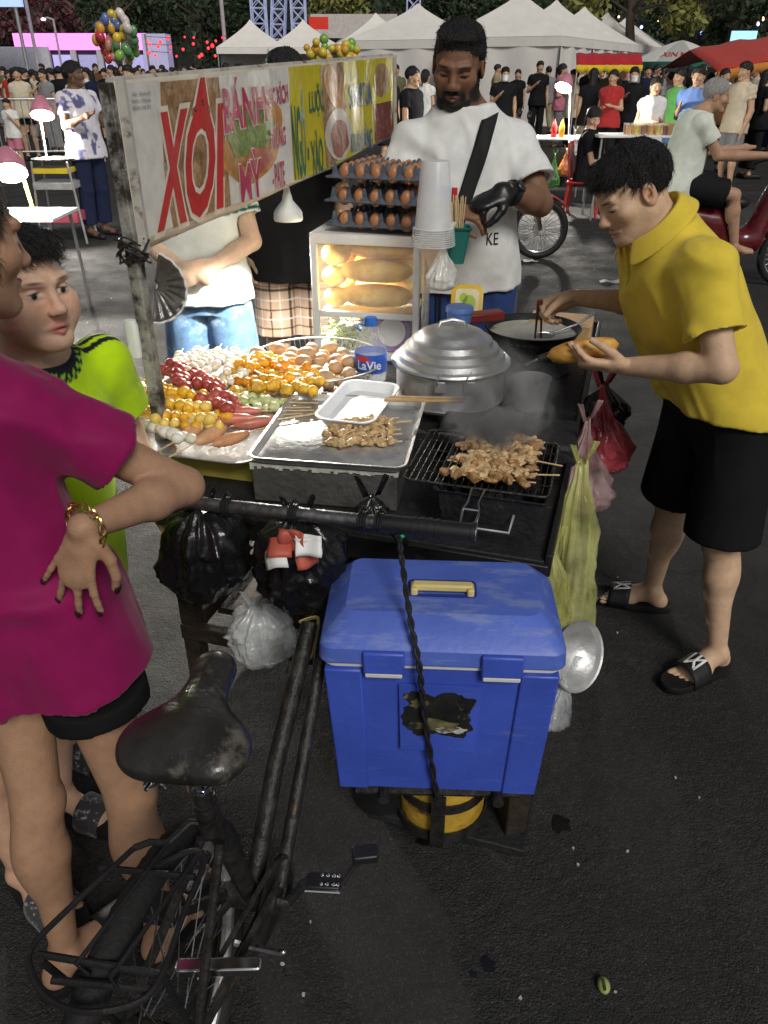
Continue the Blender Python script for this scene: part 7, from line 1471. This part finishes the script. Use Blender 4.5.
# ---------------------------------------------------------------- far left: kiosk, balloons, screen
kx,ky=cp(92,60),60; ks=thing('pink_kiosk','low kiosk lit pink with white bays behind the left crowd','kiosk',(kx,ky,0)); KW=mat('kiosk_white',(.6,.58,.62),.6); 
mb=MB(); mb.box((0,1.5,1.35),(9.6,3,2.7)); mb.build('body',mat('kiosk_dark',(.05,.05,.07),.6),ks)
mb=MB(); mb.box((-.2,-.08,3.15),(8.8,.25,.95)); mb.build('fascia',mat('fascia_pink',(.7,.3,.6),.4,emit=(1,.22,.75),es=1.0),ks)
for k in range(6): mb=MB(); mb.box((-4.3+1.75*k,-.12,1.35),(.35,.2,2.7)); mb.build('pillar',KW,ks)
for k in range(5): mb=MB(); mb.box((-3.4+1.75*k,-.05,1.3),(1.2,.06,2.2)); mb.build('window',mat('bay_lit',(.4,.4,.6),.4,emit=(.55,.5,1),es=(.25,.45,.2,.5,.3)[k]),ks)
mb=MB(); mb.box((4.75,.4,1.8),(1.6,1.5,3.6)); mb.build('side_wing',mat('wing_lilac_glow',(.5,.48,.62),.5,emit=(.5,.45,.9),es=.18),ks)  # white side wall; purple light on it put into colour and glow
fwl=thing('site_hoarding','plain white hoarding at the far left behind the crowd','hoarding',(cp(14,52),52,0)); mb=MB(); mb.box((0,0,1.35),(5.0,.12,2.7)); mb.build('panel',KW,fwl)
sc_=thing('led_screen','pale blue outdoor screen at the top left corner','screen',(cp(2,48),48,0)); mb=MB(); mb.box((0,0,5.4),(4.1,.25,2.0)); mb.build('panel',mat('screen_lit',(.3,.4,.6),.4,emit=(.36,.50,.85),es=.75),sc_); [ (lambda m_: (m_.tube([(x,.1,0),(x,.1,4.5)],.1,8),m_.build('post',TP,sc_)))(MB()) for x in (-1.6,1.6)]
for px,Y,top,lab in ((43,50,9,'tall pale lamp post left of the balloons'),(66,58,4.35,'short hooked lamp post behind the pink kiosk'),(229,46,5.05,'dark lamp post with a long arm above the sign')):
    t=thing('lamp_post',lab,'lamp post',(cp(px,Y),Y,0)); mb=MB(); mb.tube([(0,0,0),(0,0,top)],.10 if px!=66 else .07,8); mb.build('pole',mat('post_pale',(.45,.42,.45),.5),t); mb=MB(); mb.tube([(0,0,top-.05),(-.35 if px<100 else -1.2,0,top+.05),(-.6 if px<100 else -2.6,0,top)],.06,8); mb.build('arm',MATS['post_pale'],t)
    if px==66: mb=MB(); mb.ball((-.62,0,top-.03),(.16,.12,.08),12); mb.build('lamp_head',mat('head_lit',(.8,.7,.7),.4,emit=(1,.8,.8),es=3),t)
bl=thing('balloon_bunch','big bunch of colourful foil balloons above the left crowd','balloons',(cp(124,26),26,1.58)); pal=[(.62,.45,.05),(.45,.04,.05),(.10,.28,.10),(.10,.16,.40),(.55,.25,.2),(.60,.55,.5),(.62,.35,.05),(.2,.4,.08)]; bms=[mat('balloon_%d'%i if 0 else 'balloon_'+'abcdefgh'[i],c_,.22,var=.25,vs=4,coat=.4) for i,c_ in enumerate(pal)]
r5=random.Random(3)
for k in range(46):
    a=k*2.39996; rad=.62*math.sqrt((k+.5)/46); x,z=rad*math.cos(a),rad*math.sin(a)*1.02+.78; y=r5.uniform(-.3,.3); mb=MB(); s=r5.uniform(.10,.15); mb.ball((x,y,z),(s,s*.8,s*r5.uniform(1.0,1.45)),14,M=rotm((0,1,0),r5.uniform(-.6,.6))); mb.tube([(x,y,z-s),(x*.3,y*.3,-.1)],.003,3); mb.build('balloon',bms[k%8],bl)
# yellow flower bunches over the sign
for px,Y,s_,lab in ((321,24,.42,'larger bunch of yellow balloons above the sign'),(349,24,.30,'smaller bunch of yellow balloons above the sign end')):
    t=thing('balloon_bunch',lab,'balloons',(cp(px,Y),Y,1.35))
    for k in range(12): a=k*2.4; q=s_*math.sqrt((k+.5)/12); mb=MB(); mb.ball((q*math.cos(a),r5.uniform(-.1,.1),.62+q*.8*math.sin(a)),r5.uniform(.09,.13),12); mb.tube([(q*math.cos(a),0,.55+q*.8*math.sin(a)),(0,0,0)],.003,3); mb.build('balloon',bms[(0,6,0,7)[k%4]],t)
# truss towers
TRM=mat('truss_blue_glow',(.55,.60,.75),.4,metal=.3,emit=(.35,.42,.9),es=.10)  # blue light on the lattice is put in as tint and faint glow
def truss(px,Y,top,lean,lab):
    t=thing('truss_tower',lab,'truss',(cp(px,Y),Y,0)); mb=MB(); h=.42; n_=int(top/.8)
    P=lambda i,x,y: V(x*h+lean*i*.8,y*h,.8*i)
    for x in (-1,1):
        for y in (-1,1): mb.tube([P(0,x,y),P(n_,x,y)],.05,6)
    for i in range(n_):
        for y in (-1,1): mb.tube([P(i,-1,y),P(i+1,1,y)],.03,5); mb.tube([P(i,1,y),P(i+1,-1,y)],.03,5); mb.tube([P(i,-1,y),P(i,1,y)],.03,5)
        for x in (-1,1): mb.tube([P(i,x,-1),P(i+1,x,1)],.03,5)
    mb.build('lattice',TRM,t)
truss(264,56,9,.0,'left blue lit truss tower behind the tents'); truss(276,57,9,.10,'leaning blue lit truss beside the left tower'); truss(302,56,9,0,'right blue lit truss tower behind the tents'); truss(412,60,9,.0,'grey truss tower behind the bearded man')
mb=MB(); 
bn=thing('stage_banner','pale printed banner hung behind the tents','banner',(cp(355,58),58,3.2)); mb.box((0,0,.75),(5.5,.1,1.3)); mb.build('panel',mat('stage_cream',(.6,.55,.5),.6),bn)
hs_=thing('red_house_sign','small red lit sign behind the middle tent','sign',(cp(321,52),52,3.4)); mb=MB(); mb.box((0,0,.45),(1.1,.2,.6)); mb.build('panel',mat('sign_red',(.4,.03,.02),.4,emit=(1,.05,.02),es=.2),hs_)
bs=thing('street_sign','pale blue lit street sign over the right stalls','sign',(cp(733,34),34,0)); mb=MB(); mb.box((0,0,2.55),(.95,.08,.55)); mb.build('panel',mat('sign_cyan',(.3,.55,.75),.4,emit=(.3,.65,1),es=.9),bs); mb=MB(); mb.tube([(-.3,.06,0),(-.3,.06,2.4)],.04,6); mb.build('post',TP,bs)
# red lantern strings
rl=thing('lantern_string','strings of red lanterns glowing left of the tents','lights',(cp(197,45),45,0)); RLm=mat('lantern_red',(.5,.02,.02),.4,emit=(1,.03,.04),es=2.2)
for j in range(3):
    mb=MB(); mb.tube([(-2.3,0,2.35+.32*j),(0,0,2.25+.32*j),(2.3,0,2.4+.32*j)],.012,4); mb.build('wire',MATS['black_plastic'],rl)
    for k in range(9): mb=MB(); mb.ball((-2.2+.55*k+r5.uniform(-.22,.22),r5.uniform(-.6,.6),2.24+.32*j+r5.uniform(-.14,.14)),r5.uniform(.05,.10),8); mb.build('lantern',RLm,rl)
for x in (-2.3,2.3): mb=MB(); mb.tube([(x,0,0),(x,0,3.1)],.05,6); mb.build('post',TP,rl)
for nm,c_,es,z0,lab in (('warm_string',(1,.7,.35),2.5,4.3,'warm white fairy lights in the dark trees at right'),('blue_string',(.2,.25,1),4,3.9,'blue fairy lights in the dark trees at right')):
    t=thing('fairy_lights',lab,'lights',(cp(700,62),62,0)); m_=mat(nm,(.4,.4,.4),.5,emit=c_,es=es); mb=MB(); mb.tube([(-9,0,z0),(9,0,z0+.2)],.01,4); mb.build('wire',MATS['black_plastic'],t)
    for k in range(26 if 'warm' in nm else 9): mb=MB(); mb.ball((r5.uniform(-9,9),0,z0+r5.uniform(-.35,.35)),.075 if 'warm' in nm else .11,6); mb.build('bulb',m_,t)
# crowd barrier
cbx=thing('crowd_barrier','grey steel crowd barrier in front of the left crowd','barrier',(cp(32,16.5),16.5,0),R(10)); mb=MB(); mb.tube([(-1.1,0,0),(-1.1,0,1.05),(-1.05,0,1.1),(1.05,0,1.1),(1.1,0,1.05),(1.1,0,0)],.022,8); mb.tube([(-1.1,0,.2),(1.1,0,.2)],.016,6); [mb.tube([(x,0,.2),(x,0,1.1)],.009,5) for x in np.linspace(-1,1,17)]; mb.build('rails',MATS['worn_steel'],cbx)
for x in (-.9,.9): mb=MB(); mb.tube([(x,-.28,.02),(x,.28,.02)],.02,6); mb.build('foot',MATS['worn_steel'],cbx)
# ---------------------------------------------------------------- trees and night backdrop
LEAF=mat('leaf_dark',(.035,.055,.022),.6,var=.5,vs=.8); LEAFL=mat('leaf_lit_yellow',(.20,.20,.05),.6,var=.4,vs=1.2); BARK=mat('bark',(.06,.045,.035),.85,var=.4,vs=3,bump=.5,bs=12)  # yellowish leaf copy: lamp light on the crowns is put into its colour
def tree(x,y,H,cr,cz,seed,label,group=None,leaf=LEAF,n=2600,ls=.24,name='tree',low=None):
    r=random.Random(seed); t=thing(name,label,'tree',(x,y,0),0,group); mb=MB(); tr=[(0,0,0),(r.uniform(-.2,.2),r.uniform(-.2,.2),H*.3),(r.uniform(-.5,.5),r.uniform(-.5,.5),H*.55)]; mb.tube(tr,[.32*H/9,.24*H/9,.15*H/9],9); cl_=[]
    for k in range(11):
        a=r.uniform(0,2*PI); d_=cr*r.uniform(.45,.95); z=cz+r.uniform(-.9,.9)*cr*.6; e=V(d_*math.cos(a),d_*math.sin(a),z); s=np.array(tr[1])*(.4)+np.array(tr[2])*.6; mb.tube([s,(s+e)/2+V(0,0,.4),e],[.09*H/9,.05*H/9,.015],6); cl_.append((e,cr*r.uniform(.26,.5)))
    mb.build('trunk',BARK,t); R_=np.random.default_rng(seed); vs=[]; fs=[]
    for k in range(n):
        c_,q=cl_[r.randrange(len(cl_))]; dd=R_.normal(size=3); dd/=np.linalg.norm(dd); p=c_+dd*q*(R_.random()**.45)*V(1,1,.75); u=R_.normal(size=3); u/=np.linalg.norm(u); w_=np.cross(u,R_.normal(size=3)); w_/=np.linalg.norm(w_)+1e-9; s=ls*R_.uniform(.6,1.3); b_=len(vs); vs+= [tuple(p-u*s),tuple(p+w_*s*.45),tuple(p+u*s),tuple(p-w_*s*.45)]; fs.append((b_,b_+1,b_+2,b_+3))
    me=bpy.data.meshes.new('crown'); me.from_pydata(vs,[],fs); link(me,'crown',leaf,t); return t
k=0
for x in np.linspace(-38,62,17):
    tree(x+rr.uniform(-2,2),rr.uniform(66,82),rr.uniform(9,12),rr.uniform(4.2,5.4),rr.uniform(4.2,5.6),100+k,'dark street tree in the row behind the market','trees behind the market'); k+=1
tree(cp(640,36),38,8,2.5,4.7,51,'lamp lit tree with yellowish leaves over the right tents',None,LEAFL,1500,.20); tree(cp(330,60),62,8,2.6,4.6,52,'lit yellowish tree behind the middle tents',None,LEAFL,1100,.22); tree(cp(45,64),64,8,3.4,4.6,53,'dark tree with pinkish lit leaves behind the kiosk',None,mat('leaf_lit_pink',(.11,.05,.05),.6,var=.5,vs=1),1500,.26); tree(cp(735,40),42,7.5,2.4,4.6,54,'dark tree above the pale blue sign',None,LEAF,1300,.22)  # pink light on the kiosk tree is put into its leaf colour
mb=MB(); nn=120; rings=[]
for i in range(8):
    z=[0,2,4,6,8,10,12,13.5][i]; rings.append([(-110+220*j/nn,112+(1.2*i)*0+3*vnoise(V(j*.5,z*.3,1))+i*.5,z+1.6*vnoise(V(j*.35,z*.5,7))*(i>3)) for j in range(nn+1)])
mb.loft(rings,0,False,False,False); tag(mb.build('treeline',mat('treeline_dark',(.02,.025,.018),.9,var=.6,vs=.7,bump=1,bs=1.5),None,solid=2),'solid dark tree line closing the far end of the square','trees',kind='stuff')
# ================================================================ CAMERA, LIGHT
cam=bpy.data.cameras.new('camera'); cam.sensor_fit='VERTICAL'; cam.sensor_height=36; cam.lens=36*768/1024; cam.clip_end=800; cam.clip_start=.05
co=bpy.data.objects.new('camera',cam); COL.objects.link(co); co.location=(0,0,CAMZ); co.rotation_euler=(R(90)-PITCH,0,0); SC.camera=co
SUN_EL,SUN_AZ=R(42),R(158)
w=bpy.data.worlds.new('World'); SC.world=w; w.use_nodes=True; nt=w.node_tree; bg=nt.nodes['Background']
sky=nt.nodes.new('ShaderNodeTexSky'); sky.sky_type='NISHITA'; sky.sun_disc=False; sky.sun_elevation=SUN_EL; sky.sun_rotation=SUN_AZ
hs=nt.nodes.new('ShaderNodeHueSaturation'); hs.inputs['Saturation'].default_value=.25; nt.links.new(sky.outputs[0],hs.inputs['Color']); nt.links.new(hs.outputs[0],bg.inputs[0]); bg.inputs[1].default_value=.03
s=bpy.data.lights.new('sun','SUN'); s.energy=1.45; s.angle=R(20); s.color=(1,.96,.90); so=bpy.data.objects.new('sun',s); COL.objects.link(so)
d=V(math.sin(SUN_AZ)*math.cos(SUN_EL),math.cos(SUN_AZ)*math.cos(SUN_EL),math.sin(SUN_EL)); so.rotation_euler=Vector(d).to_track_quat('Z','Y').to_euler()
vs=SC.view_settings; vs.view_transform='Standard'; vs.look='None'; vs.exposure=.48; vs.gamma=1
